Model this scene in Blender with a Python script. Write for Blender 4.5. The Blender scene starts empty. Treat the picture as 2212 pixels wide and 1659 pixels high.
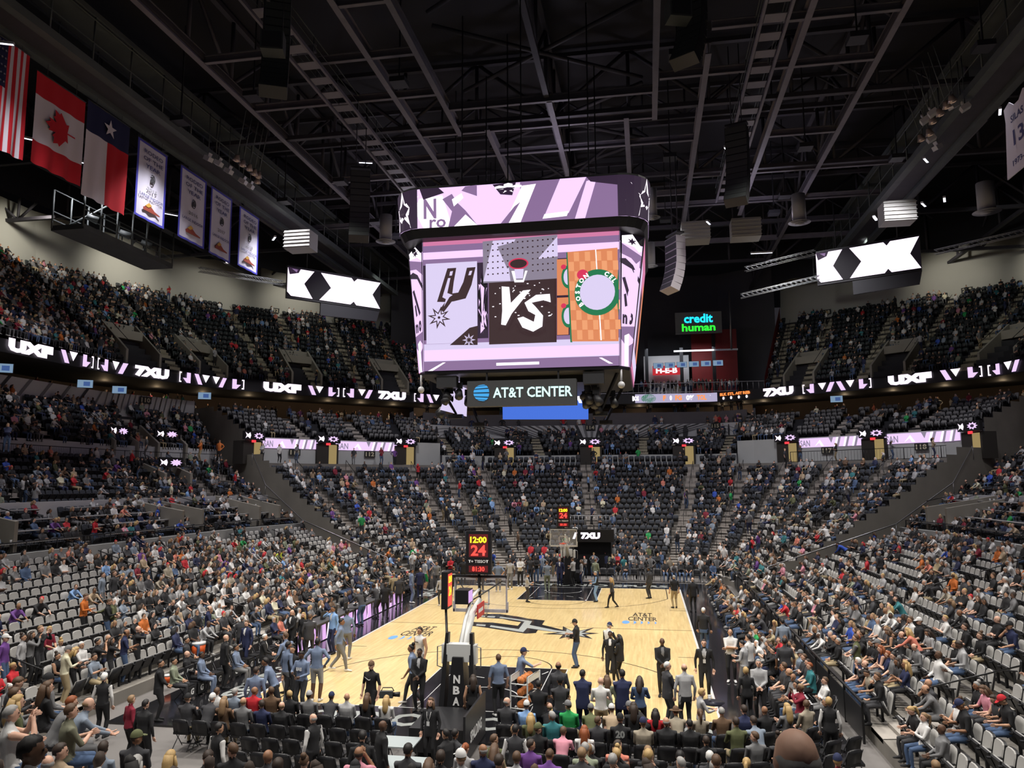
import bpy, bmesh, math, random
import numpy as np
from mathutils import Vector, Matrix, Euler
random.seed(7); rng = np.random.default_rng(7)
D = bpy.data; SC = bpy.context.scene; COL = SC.collection
pi = math.pi
# ---------------------------------------------------------------- camera
CAM = np.array([5.599, -38.876, 7.159]); FPX = 1644.48
def _rot(yaw, pitch, roll):
    cy, sy, cp, sp = math.cos(yaw), math.sin(yaw), math.cos(pitch), math.sin(pitch)
    F = np.array([-sy*cp, cy*cp, sp]); R0 = np.array([cy, sy, 0]); U0 = np.cross(R0, F)
    c, s = math.cos(roll), math.sin(roll)
    return np.array([c*R0+s*U0, -s*R0+c*U0, F])
CM = _rot(0.1728, 0.12788, -0.0035990)
def at(u, v, x=None, y=None, z=None):
    """the point of the hall seen at photo position (u, v) on a plane of known x, y or z"""
    d = ((u-1106)/FPX)*CM[0]-((v-829.5)/FPX)*CM[1]+CM[2]
    t = (z-CAM[2])/d[2] if z is not None else (y-CAM[1])/d[1] if y is not None else (x-CAM[0])/d[0]
    return CAM+t*d
def px(p):
    d = (np.atleast_2d(p)-CAM)@CM.T
    return 1106+FPX*d[:, 0]/d[:, 2], 829.5-FPX*d[:, 1]/d[:, 2], d[:, 2]
cam = D.objects.new('camera', D.cameras.new('camera')); COL.objects.link(cam)
cam.data.sensor_width = 36; cam.data.lens = 36*FPX/2212; cam.data.clip_end = 400
m4 = Matrix.Identity(4)
for i in range(3):
    m4[i][0], m4[i][1], m4[i][2], m4[i][3] = CM[0][i], CM[1][i], -CM[2][i], CAM[i]
cam.matrix_world = m4
SC.camera = cam
# ---------------------------------------------------------------- light of the hall, exposure
SC.view_settings.view_transform = 'Standard'; SC.view_settings.look = 'None'
SC.view_settings.gamma = 1; SC.view_settings.exposure = 0.12; SC.view_settings.use_curve_mapping = False
w = D.worlds.new('hall_air'); SC.world = w; w.use_nodes = True
w.node_tree.nodes['Background'].inputs[0].default_value = (.62, .58, .70, 1)
w.node_tree.nodes['Background'].inputs[1].default_value = .030
SC.cycles.max_bounces = 5; SC.cycles.diffuse_bounces = 2; SC.cycles.glossy_bounces = 3
SC.cycles.transmission_bounces = 4; SC.cycles.transparent_max_bounces = 8
SC.cycles.sample_clamp_indirect = 4; SC.cycles.sample_clamp_direct = 12
SC.cycles.use_denoising = True; SC.cycles.caustics_reflective = False; SC.cycles.caustics_refractive = False
def lamp(name, kind, loc, aim, energy, color=(1, 1, 1), size=1.0, size_y=None, spot=None, blend=.6, spread=None):
    L = D.lights.new(name, kind); L.energy = energy; L.color = color
    if kind == 'AREA':
        L.shape = 'RECTANGLE'; L.size = size; L.size_y = size_y or size
        if spread: L.spread = spread
    else:
        L.shadow_soft_size = size
        if kind == 'SPOT': L.spot_size = spot or 1; L.spot_blend = blend
    o = D.objects.new(name, L); COL.objects.link(o); o.location = loc
    o.rotation_euler = (Vector(aim)-Vector(loc)).to_track_quat('-Z', 'Y').to_euler()
    return o
# floodlight banks under the catwalks: they light the floor and the lower stands
for fx in (-16.5, -7.6, 7.8, 16.8):
    for fy in (-26, -13, 0, 13, 26):
        lamp('flood_lamp', 'SPOT', (fx, fy, 29.2), (fx*.34, fy*.72-2, 0), 8200, (1, .955, .88), .35, spot=math.radians(88), blend=.9)
# ---------------------------------------------------------------- materials
MATS = {}
def mat(name, c, rough=.6, metal=0., emit=0., spec=.4, noise=0., nscale=8., coat=0., alpha=None, bump=0.):
    if name in MATS: return MATS[name]
    m = D.materials.new(name); m.use_nodes = True; nt = m.node_tree
    b = nt.nodes['Principled BSDF']; b.inputs['Base Color'].default_value = (*c, 1)
    b.inputs['Roughness'].default_value = rough; b.inputs['Metallic'].default_value = metal
    b.inputs['Specular IOR Level'].default_value = spec
    if coat: b.inputs['Coat Weight'].default_value = coat; b.inputs['Coat Roughness'].default_value = .06
    if emit: b.inputs['Emission Color'].default_value = (*c, 1); b.inputs['Emission Strength'].default_value = emit
    if alpha is not None: b.inputs['Alpha'].default_value = alpha
    if noise or bump:
        tc = nt.nodes.new('ShaderNodeTexCoord'); n = nt.nodes.new('ShaderNodeTexNoise')
        n.inputs['Scale'].default_value = nscale; n.inputs['Detail'].default_value = 3
        nt.links.new(tc.outputs['Object'], n.inputs['Vector'])
        if noise:
            mr = nt.nodes.new('ShaderNodeMapRange')
            mr.inputs['To Min'].default_value = 1-noise; mr.inputs['To Max'].default_value = 1+noise
            mx = nt.nodes.new('ShaderNodeMix'); mx.data_type = 'RGBA'; mx.blend_type = 'MULTIPLY'
            mx.inputs[0].default_value = 1; mx.inputs[6].default_value = (*c, 1)
            nt.links.new(n.outputs['Fac'], mr.inputs['Value']); nt.links.new(mr.outputs['Result'], mx.inputs[7])
            nt.links.new(mx.outputs[2], b.inputs['Base Color'])
            if emit: nt.links.new(mx.outputs[2], b.inputs['Emission Color'])
        if bump:
            bp = nt.nodes.new('ShaderNodeBump'); bp.inputs['Strength'].default_value = bump; bp.inputs['Distance'].default_value = .02
            nt.links.new(n.outputs['Fac'], bp.inputs['Height']); nt.links.new(bp.outputs['Normal'], b.inputs['Normal'])
    MATS[name] = m
    return m
def srgb(r, g, b):
    return tuple((v/255/12.92 if v/255 <= .04045 else ((v/255+.055)/1.055)**2.4) for v in (r, g, b))
def glow(name, rgb, k=1.0):
    """a lit screen or lamp face of sRGB colour rgb"""
    if name in MATS: return MATS[name]
    m = mat(name, srgb(*rgb), .5, emit=k, spec=.1)
    m.node_tree.nodes['Principled BSDF'].inputs['Base Color'].default_value = (.02, .02, .02, 1)
    return m
# ---------------------------------------------------------------- mesh building
class MB:
    def __init__(s): s.v = []; s.f = []; s.m = []; s.sm = []
    def add(s, vs, fs, mi=0, sm=False):
        o = len(s.v); s.v += [tuple(map(float, p)) for p in vs]
        for f in fs: s.f.append(tuple(i+o for i in f)); s.m.append(mi); s.sm.append(sm)
    def box(s, c, d, mi=0, rot=0., M=None):
        x, y, z = d[0]/2, d[1]/2, d[2]/2
        vs = [Vector((i*x, j*y, k*z)) for k in (-1, 1) for j in (-1, 1) for i in (-1, 1)]
        R = M or Matrix.Rotation(rot, 3, 'Z')
        s.add([R@q+Vector(c) for q in vs], [(0, 2, 3, 1), (4, 5, 7, 6), (0, 1, 5, 4), (2, 6, 7, 3), (0, 4, 6, 2), (1, 3, 7, 5)], mi)
    def beam(s, a, b, w, h, mi=0):
        a, b = Vector(a), Vector(b); d = (b-a); L = d.length; q = d.to_track_quat('Y', 'Z').to_matrix()
        s.box((a+b)/2, (w, L, h), mi, M=q)
    def rod(s, a, b, r, mi=0, n=6, r2=None):
        s.tube([a, b], [r, r if r2 is None else r2], mi, n)
    def tube(s, pts, rad, mi=0, n=6, cap=True):
        pts = [Vector(p) for p in pts]; k = len(pts); o = len(s.v); rings = []
        up = None
        for i, p in enumerate(pts):
            t = (pts[min(i+1, k-1)]-pts[max(i-1, 0)]).normalized()
            if up is None: up = Vector((0, 0, 1)) if abs(t.z) < .9 else Vector((0, 1, 0))
            a = t.cross(up).normalized(); b = a.cross(t); up = b
            r = rad[i] if hasattr(rad, '__len__') else rad
            rings.append([p+r*(math.cos(2*pi*j/n)*a+math.sin(2*pi*j/n)*b) for j in range(n)])
        vs = [q for rg in rings for q in rg]; fs = []
        for i in range(k-1):
            for j in range(n): fs.append((i*n+j, i*n+(j+1) % n, (i+1)*n+(j+1) % n, (i+1)*n+j))
        if cap: fs += [tuple(range(n))[::-1], tuple((k-1)*n+j for j in range(n))]
        s.add(vs, fs, mi, True)
    def quad(s, a, b, c, d, mi=0): s.add([a, b, c, d], [(0, 1, 2, 3)], mi)
    def poly(s, pts, mi=0): s.add(pts, [tuple(range(len(pts)))], mi)
    def prism(s, pts, n, t, mi=0):
        """flat outline pts (3-D, one plane) extruded by t along n"""
        n = Vector(n)*t; k = len(pts); a = [Vector(p) for p in pts]
        s.add(a+[p+n for p in a], [tuple(range(k))[::-1], tuple(range(k, 2*k))]+[(i, (i+1) % k, k+(i+1) % k, k+i) for i in range(k)], mi)
    def ball(s, c, r, mi=0, nu=12, nv=8, sc=(1, 1, 1), M=None):
        vs = []; fs = []
        for i in range(nv+1):
            th = pi*i/nv
            for j in range(nu):
                ph = 2*pi*j/nu; q = Vector((sc[0]*r*math.sin(th)*math.cos(ph), sc[1]*r*math.sin(th)*math.sin(ph), sc[2]*r*math.cos(th)))
                vs.append((M@q if M else q)+Vector(c))
        for i in range(nv):
            for j in range(nu): fs.append((i*nu+j, (i+1)*nu+j, (i+1)*nu+(j+1) % nu, i*nu+(j+1) % nu))
        s.add(vs, fs, mi, True)
    def mesh(s, name, mats):
        me = D.meshes.new(name); me.from_pydata(s.v, [], s.f)
        for m in mats if isinstance(mats, (list, tuple)) else [mats]: me.materials.append(m)
        if s.f:
            me.polygons.foreach_set('material_index', s.m); me.polygons.foreach_set('use_smooth', s.sm)
        me.validate(); me.update(); return me
    def build(s, name, mats, parent=None, kind=None, loc=None):
        return put(name, s.mesh(name, mats), parent, kind, loc)
def put(name, me, parent=None, kind=None, loc=None, rz=None):
    o = D.objects.new(name, me); COL.objects.link(o)
    if parent: o.parent = parent
    if kind: o['kind'] = kind
    if loc is not None: o.location = loc
    if rz is not None: o.rotation_euler = (0, 0, rz)
    return o
LABELS = set()
def tag(o, label, cat, group=None):
    o['label'] = label; o['category'] = cat
    if group: o['group'] = group
    LABELS.add(label); return o
def thing(name, label, cat, loc=(0, 0, 0), rz=0., group=None):
    o = D.objects.new(name, None); COL.objects.link(o); o.location = loc; o.rotation_euler = (0, 0, rz)
    o.empty_display_size = .1
    return tag(o, label, cat, group)
def text_mesh(name, txt, size=1., ext=0., bold=0., shear=0., sx=1.):
    c = D.curves.new(name, 'FONT'); c.body = txt; c.size = size; c.extrude = ext; c.offset = bold; c.shear = shear
    c.align_x = 'CENTER'; c.align_y = 'CENTER'; c.resolution_u = 2; c.space_line = .8
    o = D.objects.new(name, c); COL.objects.link(o)
    dg = bpy.context.evaluated_depsgraph_get(); me = D.meshes.new_from_object(o.evaluated_get(dg))
    D.objects.remove(o); D.curves.remove(c); me.name = name
    if sx != 1: me.transform(Matrix.Diagonal((sx, 1, 1, 1)))
    return me
def text(name, txt, size, M, m, parent=None, w=None, h=None, **k):
    """lettering as a flat mesh; M maps the text plane (x right, y up) into place; w/h fit it"""
    me = text_mesh(name, txt, size, **k)
    me.materials.clear(); me.materials.append(m)
    if w or h:
        co = np.empty(len(me.vertices)*3); me.vertices.foreach_get('co', co); co = co.reshape(-1, 3)
        lo, hi = co.min(0), co.max(0); d = np.maximum(hi-lo, 1e-6)
        fx = w/d[0] if w else h/d[1]; fy = h/d[1] if h else w/d[0]
        co[:, 0] = (co[:, 0]-(lo[0]+hi[0])/2)*fx; co[:, 1] = (co[:, 1]-(lo[1]+hi[1])/2)*fy
        me.vertices.foreach_set('co', co.ravel())
    me.transform(M); me.update()
    return put(name, me, parent)
def plane_M(o, right, up, push=0.):
    r = Vector(right).normalized(); u = Vector(up).normalized(); n = r.cross(u).normalized(); u = n.cross(r)
    M = Matrix.Identity(4)
    for i in range(3): M[i][0], M[i][1], M[i][2], M[i][3] = r[i], u[i], n[i], o[i]+n[i]*push
    return M
def dup(root, loc=None, rz=None, label=None, group=None):
    r = root.copy(); COL.objects.link(r)
    if loc is not None: r.location = loc
    if rz is not None: r.rotation_euler = (0, 0, rz)
    if label: r['label'] = label
    if group: r['group'] = group
    for c in root.children:
        k = c.copy(); COL.objects.link(k); k.parent = r; k.matrix_parent_inverse = c.matrix_parent_inverse.copy()
        for g in c.children:
            q = g.copy(); COL.objects.link(q); q.parent = k
    return r
# ---------------------------------------------------------------- plan of the bowl: an inner path (first rows) and an outer path (fascia)
INN = np.array([(-11.7, -26), (-11.7, 8), (-11.2, 14), (-9.3, 18.6), (-6.5, 21.3), (-3.5, 22), (8, 22), (10, 20.6), (11.2, 17), (11.5, 13), (11.6, 6), (11.6, -26)], float)
OUT = np.array([(-38, -26), (-38, 18), (-34.5, 29), (-28, 37), (-21.8, 43), (-15, 50.5), (13.5, 51.5), (18.6, 48.3), (27.6, 41.6), (36, 34), (40, 22), (40, -26)], float)
def P2(s, w):
    s = np.asarray(s, float); i = np.clip(np.floor(s).astype(int), 0, 10); f = (s-i)[..., None]
    a = INN[i]*(1-f)+INN[i+1]*f; b = OUT[i]*(1-f)+OUT[i+1]*f
    w = np.asarray(w, float)[..., None]
    return a*(1-w)+b*w
def P3(s, w, z):
    q = P2(s, w); return np.concatenate([q, np.broadcast_to(np.asarray(z, float)[..., None], q.shape[:-1]+(1,))], -1)
# tiers: list of rows (w_front, w_back, z) per zone
SA = 1.8; SB = 9.4      # side stands run to these stations, the end stand lies between
def lin(a, b, n): return [a+(b-a)*i/(n-1) for i in range(n)]
def rows(w0, w1, zs): n = len(zs); return [(w0+(w1-w0)*i/n, w0+(w1-w0)*(i+1)/n, zs[i]) for i in range(n)]
SIDE_GREY = rows(.0, .425, [.35+.205*i for i in range(13)])
SIDE_CLUB = rows(.445, .60, lin(3.55, 4.95, 4))
SIDE_DARK = rows(.62, .86, lin(5.35, 8.35, 7))
SIDE_UP = rows(.915, 1.08, lin(10.0, 12.9, 6))
END_LOW = rows(.0, .67, [.45+.30*i+.0075*i*i for i in range(20)])
END_UP = rows(.715, .965, lin(10.0, 12.2, 7))
COR_UP = rows(.745, .985, lin(11.2, 13.5, 6))
UPPER = rows(1.0, 1.5, lin(17.35, 27.0, 16))
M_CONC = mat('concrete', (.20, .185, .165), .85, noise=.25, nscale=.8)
M_STEP = mat('step_concrete', (.34, .31, .28), .8, noise=.2, nscale=2)
M_STEPU = mat('upper_step_concrete', (.30, .27, .2), .8, noise=.2, nscale=2)
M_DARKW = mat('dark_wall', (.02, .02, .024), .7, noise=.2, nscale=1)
M_BLACK = mat('black_paint', (.012, .012, .014), .45)
M_WHITE = mat('white_wall', (.55, .55, .56), .7, noise=.08, nscale=.6)
M_PALE = mat('pale_wall', (.42, .43, .42), .8, noise=.12, nscale=.4)
M_GREYW = mat('grey_wall', (.13, .12, .13), .75, noise=.15, nscale=.7)
M_RAIL = mat('black_rail', (.015, .015, .016), .35, metal=.3)
M_STEEL = mat('steel_rail', (.35, .35, .36), .35, metal=.8)
M_GLASS = None
def terrace(name, tier, s0, s1, m, step=.25, skirt=True):
    mb = MB(); S = sorted(set([s0, s1]+[x for x in np.arange(math.ceil(s0/step)*step, s1, step)]))
    S = np.array(S)
    for k, (w0, w1, z) in enumerate(tier):
        zn = tier[k+1][2] if k+1 < len(tier) else z
        A = P3(S, w0, z); B = P3(S, w1, z); Cc = P3(S, w1, zn); o = len(mb.v)
        if k == 0: mb.add(np.vstack([P3(S, w0, z-(1.0 if skirt else .2)), A]), [(i, i+1, len(S)+i+1, len(S)+i) for i in range(len(S)-1)])
        mb.add(np.vstack([A, B, Cc]), [(i, i+1, len(S)+i+1, len(S)+i) for i in range(len(S)-1)]+[(len(S)+i, len(S)+i+1, 2*len(S)+i+1, 2*len(S)+i) for i in range(len(S)-1)])
    return mb.build(name, m, kind='structure')
def band(name, s0, s1, w0, z0, w1, z1, m, step=.25, kind='structure', thick=0.):
    """a wall or slab that follows the bowl from (w0, z0) to (w1, z1)"""
    mb = MB(); S = np.array(sorted(set([s0, s1]+list(np.arange(math.ceil(s0/step)*step, s1, step)))))
    n = len(S); A = P3(S, w0, z0); B = P3(S, w1, z1); mb.add(np.vstack([A, B]), [(i, i+1, n+i+1, n+i) for i in range(n-1)])
    if thick:
        A2 = P3(S, w0+thick, z0); B2 = P3(S, w1+thick, z1)
        mb.add(np.vstack([B, B2]), [(i, i+1, n+i+1, n+i) for i in range(n-1)]); mb.add(np.vstack([A2, B2]), [(i+1, i, n+i, n+i+1) for i in range(n-1)])
    return mb.build(name, m, kind=kind)
# floor of the hall
mb = MB(); mb.quad((-60, -60, -.06), (60, -60, -.06), (60, 75, -.06), (-60, 75, -.06)); mb.build('floor', mat('hall_floor', (.15, .14, .135), .55, noise=.2, nscale=.5), kind='structure')
for nm, a, b in (('left', 0, SA), ('right', SB, 11)):
    terrace('stand_terrace_lower_'+nm, SIDE_GREY, a, b, M_CONC); terrace('stand_terrace_club_'+nm, SIDE_CLUB, a, b, M_CONC)
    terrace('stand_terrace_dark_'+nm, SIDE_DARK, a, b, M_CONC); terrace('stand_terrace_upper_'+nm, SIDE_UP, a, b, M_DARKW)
    band('wall_club_'+nm, a, b, .43, 2.7, .43, 3.95, M_PALE, thick=.008); band('floor_club_walk_'+nm, a, b, .43, 3.5, .445, 3.5, M_CONC)
    band('wall_club_back_'+nm, a, b, .605, 4.9, .605, 6.15, M_WHITE, thick=.006); band('floor_cross_aisle_'+nm, a, b, .86, 8.6, .915, 8.6, M_CONC)
    band('wall_vomitory_'+nm, a, b, .913, 8.6, .913, 10.2, M_WHITE); band('wall_graphic_'+nm, a, b, 1.085, 12.7, 1.085, 15.0, M_WHITE, thick=.01)
    band('floor_suite_'+nm, a, b, 1.09, 14.0, 1.34, 14.0, M_GREYW); band('wall_suite_'+nm, a, b, 1.30, 13.4, 1.30, 16.3, mat('suite_wall', (.085, .06, .045), .7, noise=.3, nscale=.3))
terrace('stand_terrace_end', END_LOW, SA, SB, M_CONC)
band('floor_end_aisle', SA, SB, .665, 8.85, .745, 8.85, M_CONC)
C1, C2 = 4.35, 6.65
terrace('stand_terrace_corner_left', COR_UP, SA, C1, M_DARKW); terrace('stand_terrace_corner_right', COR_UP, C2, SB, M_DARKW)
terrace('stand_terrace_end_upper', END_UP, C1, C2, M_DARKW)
band('wall_corner_left', SA, C1, .742, 8.85, .742, 11.25, M_PALE); band('wall_corner_right', C2, SB, .742, 8.85, .742, 11.25, M_PALE)
band('wall_end_low', C1, C2, .712, 8.85, .712, 9.95, M_PALE)
band('wall_graphic_end', C1, C2, .97, 12.0, .97, 13.7, M_WHITE, thick=.01)
band('floor_end_ledge', C1, C2, .97, 13.45, 1.02, 13.45, M_DARKW); band('wall_end_suite', C1, C2, 1.02, 13.4, 1.02, 15.2, M_GREYW, thick=.01)
for nm, a, b in (('left', SA, C1), ('right', C2, SB)):
    band('floor_corner_suite_'+nm, a, b, .985, 13.6, 1.34, 13.6, M_GREYW); band('wall_corner_suite_'+nm, a, b, 1.28, 13.6, 1.28, 16.3, mat('suite_wall', (.1, .07, .05), .7, noise=.3, nscale=.3))
band('floor_end_suite', C1, C2, 1.03, 14.9, 1.3, 14.9, M_GREYW); band('wall_end_suite_back', C1, C2, 1.2, 14.9, 1.2, 16.3, mat('suite_wall_end', (.13, .10, .085), .7, noise=.3, nscale=.3))
band('ceiling_suite', 0, 11, 1.004, 16.22, 1.36, 16.22, M_DARKW); band('trim_fascia', 0, 11, 1.0, 16.2, 1.0, 17.35, M_BLACK, thick=.004)
U1, U2 = 4.45, 7.02
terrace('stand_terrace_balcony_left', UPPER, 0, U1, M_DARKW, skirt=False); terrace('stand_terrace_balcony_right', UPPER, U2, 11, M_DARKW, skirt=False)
M_UPW = mat('upper_pale_wall', (.40, .40, .36), .8, noise=.1, nscale=.25)
band('wall_upper_left', 0, U1, 1.505, 26.9, 1.55, 33.5, M_UPW); band('wall_upper_right', U2, 11, 1.505, 26.9, 1.55, 33.5, M_UPW)
# terrace bar behind the far end: floor, back wall
band('floor_bar', U1, U2, 1.0, 17.35, 1.5, 17.35, M_GREYW)
band('wall_bar_back', U1-.3, U2, 1.34, 17.3, 1.34, 34, mat('bar_back_wall', (.05, .05, .058), .8, noise=.4, nscale=.15))
# near stand below the camera
def near_row(i): return -19.6-.86*i, .16*i+.004*i*i
mb = MB()
for i in range(3, 26):
    y, z = near_row(i); y2, z2 = near_row(i+1); mb.quad((-26, y2, z), (26, y2, z), (26, y, z), (-26, y, z)); mb.quad((-26, y2, z), (26, y2, z), (26, y2, z2), (-26, y2, z2))
# ---------------------------------------------------------------- seats
M_SGREY = mat('grey_upholstery', (.37, .36, .345), .85, noise=.06, nscale=6)
M_SPAN = mat('grey_seat_pan', (.30, .295, .29), .85)
M_SDARK = mat('dark_upholstery', (.042, .047, .058), .75)
M_SDARK2 = mat('upper_dark_seat', (.018, .025, .028), .6)
M_SHELL = mat('seat_shell', (.016, .016, .018), .5)
def slab_pts(wd, h, n=6, cut=.0):
    """rounded-top outline of a seat back, from bottom left round to bottom right"""
    r = wd*.5; pts = [(-wd/2*.92, 0)]
    for i in range(n+1):
        a = pi-pi*i/n; pts.append((r*math.copysign(abs(math.cos(a))**.6, math.cos(a)), h-r*.62+r*.62*abs(math.sin(a))**.7))
    return pts+[(wd/2*.92, 0)]
def seat_parts(folded=True):
    """arena seat; x right, y towards the court, z up, origin on the tread under the seat"""
    out = {}
    b = MB(); t = math.radians(12); pts = slab_pts(.47, .56)
    def pl(q, dy): return (q[0], -.17-q[1]*math.sin(t)+dy, .36+q[1]*math.cos(t))
    k = len(pts); f = [pl(q, .03) for q in pts]; f2 = [pl((q[0]*.9, q[1]*.96+.01), .055) for q in pts]; r = [pl(q, -.03) for q in pts]
    b.add(f2+f, [tuple(range(k))[::-1]]+[(i, i+1, k+i+1, k+i) for i in range(k-1)], 0)
    b.add(f+r, [(i, i+1, k+i+1, k+i) for i in range(k-1)]+[tuple(range(k, 2*k))], 1); out['backrest'] = b
    s = MB()
    if folded:
        c = math.radians(66); M = Matrix.Rotation(c, 3, 'X'); s.box((0, .0, .50), (.43, .40, .05), 1, M=M); s.box(Vector((0, 0, .50))+M@Vector((0, .0, .035)), (.41, .37, .05), 0, M=M)
    else:
        s.box((0, .06, .40), (.43, .42, .05), 1); s.box((0, .06, .435), (.42, .41, .05), 0)
    out['seat'] = s
    a = MB()
    for x in (-.255, .255): a.box((x, 0, .60), (.045, .30, .035), 0); a.box((x, -.06, .30), (.03, .07, .60), 0)
    a.box((0, -.1, .05), (.4, .05, .06), 0); out['armrest'] = a
    return out
def merged(parts):
    m = MB(); remap = {'backrest': (0, 1), 'seat': (2, 1), 'armrest': (1,)}
    for n, p in parts.items():
        o = len(m.v); m.v += p.v; m.f += [tuple(i+o for i in f) for f in p.f]; m.m += [remap[n][i] for i in p.m]; m.sm += p.sm
    return m
SEAT = merged(seat_parts())
# seat positions: (x, y, z, heading, zone, row, number, px u, px v, depth)
AISLES = {'grey': [.25, .6, .93, 1.3, 9.84, 10.32, 10.68], 'club': [.3, .62, .93, 1.3, 9.9, 10.3], 'dark': [.3, .62, .93, 1.3, 1.6, 9.9, 10.3], 'sideup': [.45, .8, 1.15, 1.5, 9.8],
          'end': [2.15, 2.78, 3.75, 4.3, 4.9, 5.46, 5.95, 6.9, 7.5, 8.07, 8.75], 'endup': [4.52, 5.26, 5.72, 6.38], 'corner': [2.5, 3.22, 7.9, 8.07, 8.7],
          'upper': [.35, .95, 1.5, 1.95, 2.45, 2.92, 3.5, 4.1, 7.12, 7.44, 7.95, 8.34, 8.8, 9.4]}
GAPS = {'corner': [(1.8, 1.93), (2.66, 2.8), (3.74, 3.9), (7.36, 7.48), (8.29, 8.42), (9.24, 9.4)], 'endup': [(5.06, 5.14), (5.45, 5.53), (5.86, 5.94)],
        'upper': []}
VOMU = [.6, 1.24, 1.9, 2.84, 4.0, 7.34, 8.16, 9.0]
SEATS = []
def fill(zone, tier, s0, s1, hw=.62):
    for r, (w0, w1, z) in enumerate(tier):
        wm = w0+(w1-w0)*.42; S = np.linspace(s0, s1, 1500); q = P2(S, wm); L = np.concatenate([[0], np.cumsum(np.linalg.norm(np.diff(q, axis=0), axis=1))])
        n = int((L[-1]-.5)/.545); pos = np.linspace(.4, L[-1]-.4, max(n, 2)); sx = np.interp(pos, L, S); cur = P2(sx, wm)
        tg = P2(np.clip(sx+.02, s0, s1), wm)-P2(np.clip(sx-.02, s0, s1), wm)
        hd = np.arctan2(-tg[:, 0], tg[:, 1])  # row direction
        al = [float(np.interp(a, S, L)) for a in AISLES[zone] if s0 < a < s1]; num = 0
        for i in range(len(sx)):
            if any(abs(pos[i]-a) < hw for a in al): num = 0; continue
            if any(a < sx[i] < b for a, b in GAPS.get(zone, [])): continue
            if zone == 'end' and r > 17 and not C1 < sx[i] < C2: continue
            if zone == 'upper' and r < 5 and any(abs(pos[i]-float(np.interp(v, S, L))) < 2.0 for v in VOMU if s0 < v < s1): continue
            num += 1
            # the row runs along s; looking at the court means turning the row direction by a quarter
            d = P2(sx[i], 0.)-cur[i]; tgn = np.array([math.cos(hd[i]+pi/2), math.sin(hd[i]+pi/2)]); nn = np.array([tgn[1], -tgn[0]])
            if nn@d < 0: nn = -nn
            SEATS.append((cur[i][0], cur[i][1], z, math.atan2(-nn[0], nn[1]), zone, r, num, sx[i]))
for a, b in ((0, SA), (SB, 11)):
    fill('grey', SIDE_GREY, a, b); fill('club', SIDE_CLUB, a, b); fill('dark', SIDE_DARK, a, b); fill('sideup', SIDE_UP, a, b)
fill('end', END_LOW, SA, SB); fill('endup', END_UP, C1, C2); fill('corner', COR_UP, SA, C1); fill('corner', COR_UP, C2, SB)
fill('upper', UPPER, 0, U1); fill('upper', UPPER, U2, 11)
XY = np.array([s[:3] for s in SEATS]); pu, pv, pd = px(XY+np.array([0, 0, .8]))
keep = (pd > 3) & (pu > -260) & (pu < 2470) & (pv < 1900) & (pv > 300)
SEATS = [s+(pu[i], pv[i], pd[i]) for i, s in enumerate(SEATS) if keep[i]]
DENS = [(0, 1255, 225, 1440, .12), (20, 1225, 240, 1258, .3), (0, 1440, 110, 1700, .5), (640, 1130, 780, 1210, .35), (225, 1180, 900, 1360, .74), (0, 1050, 270, 1112, .14), (0, 1000, 560, 1112, .62), (0, 1112, 600, 1215, .5),
        (60, 850, 480, 965, .72), (480, 870, 880, 960, .13), (560, 960, 900, 1130, .54), (640, 1130, 950, 1200, .38), (930, 940, 1700, 1000, .2), (930, 1000, 1640, 1105, .38), (940, 1105, 1500, 1185, .24), (880, 1185, 1640, 1260, .72),
        (1500, 1000, 1830, 1130, .58), (1550, 1130, 1800, 1200, .36), (1700, 1180, 1980, 1290, .3), (1640, 1290, 1850, 1420, .72), (1990, 1330, 2300, 1470, .3), (1640, 1290, 2212, 1700, .62), (1980, 1030, 2300, 1200, .6), (1720, 870, 2110, 960, .14),
        (-300, 480, 330, 760, .9), (330, 600, 440, 800, .5), (440, 640, 620, 760, .3), (440, 640, 880, 706, .7), (620, 690, 900, 860, .42), (1600, 680, 2500, 760, .38), (1600, 760, 2500, 850, .5)]
def dens(u, v):
    for a, b, c, d, p in DENS:
        if a <= u < c and b <= v < d: return p
    return .5
OCC = []; EMPTY = []; run = rng.random(len(SEATS))
for i, s in enumerate(SEATS):
    p = dens(s[8], s[9]); k = math.sin(s[0]*1.3+s[2]*2.1)*math.sin(s[1]*1.1-s[2]*1.7)*.22   # people come in groups
    (OCC if run[i] < min(max(p+k*min(1, 4*p*(1-p)), .02), .97) else EMPTY).append(s)
def stamp(name, tv, tf, tm, items, mats, kind='stuff'):
    """many far seats as one mesh: template verts/faces/material indices copied to each item (x, y, z, heading)"""
    tv = np.array(tv); n = len(items); A = np.array([it[:4] for it in items]); c, s = np.cos(A[:, 3]), np.sin(A[:, 3])
    V = np.empty((n, len(tv), 3)); V[..., 0] = A[:, None, 0]+c[:, None]*tv[:, 0]-s[:, None]*tv[:, 1]; V[..., 1] = A[:, None, 1]+s[:, None]*tv[:, 0]+c[:, None]*tv[:, 1]; V[..., 2] = A[:, None, 2]+tv[:, 2]
    lens = np.array([len(f) for f in tf]); flat = np.concatenate([np.array(f) for f in tf]); nv = len(tv)
    me = D.meshes.new(name); me.vertices.add(n*nv); me.vertices.foreach_set('co', V.ravel())
    li = (flat[None, :]+(np.arange(n)*nv)[:, None]).ravel().astype(np.int32); me.loops.add(len(li)); me.loops.foreach_set('vertex_index', li)
    fl = np.tile(lens, n); st = np.concatenate([[0], np.cumsum(fl)[:-1]]).astype(np.int32); me.polygons.add(len(fl)); me.polygons.foreach_set('loop_start', st)
    me.polygons.foreach_set('material_index', np.tile(np.array(tm), n).astype(np.int32))
    for m in mats: me.materials.append(m)
    me.update(calc_edges=True); return put(name, me, kind=kind), n
SIMPLE = MB(); _b = seat_parts(); SIMPLE = merged({'backrest': _b['backrest'], 'seat': _b['seat']})
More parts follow.
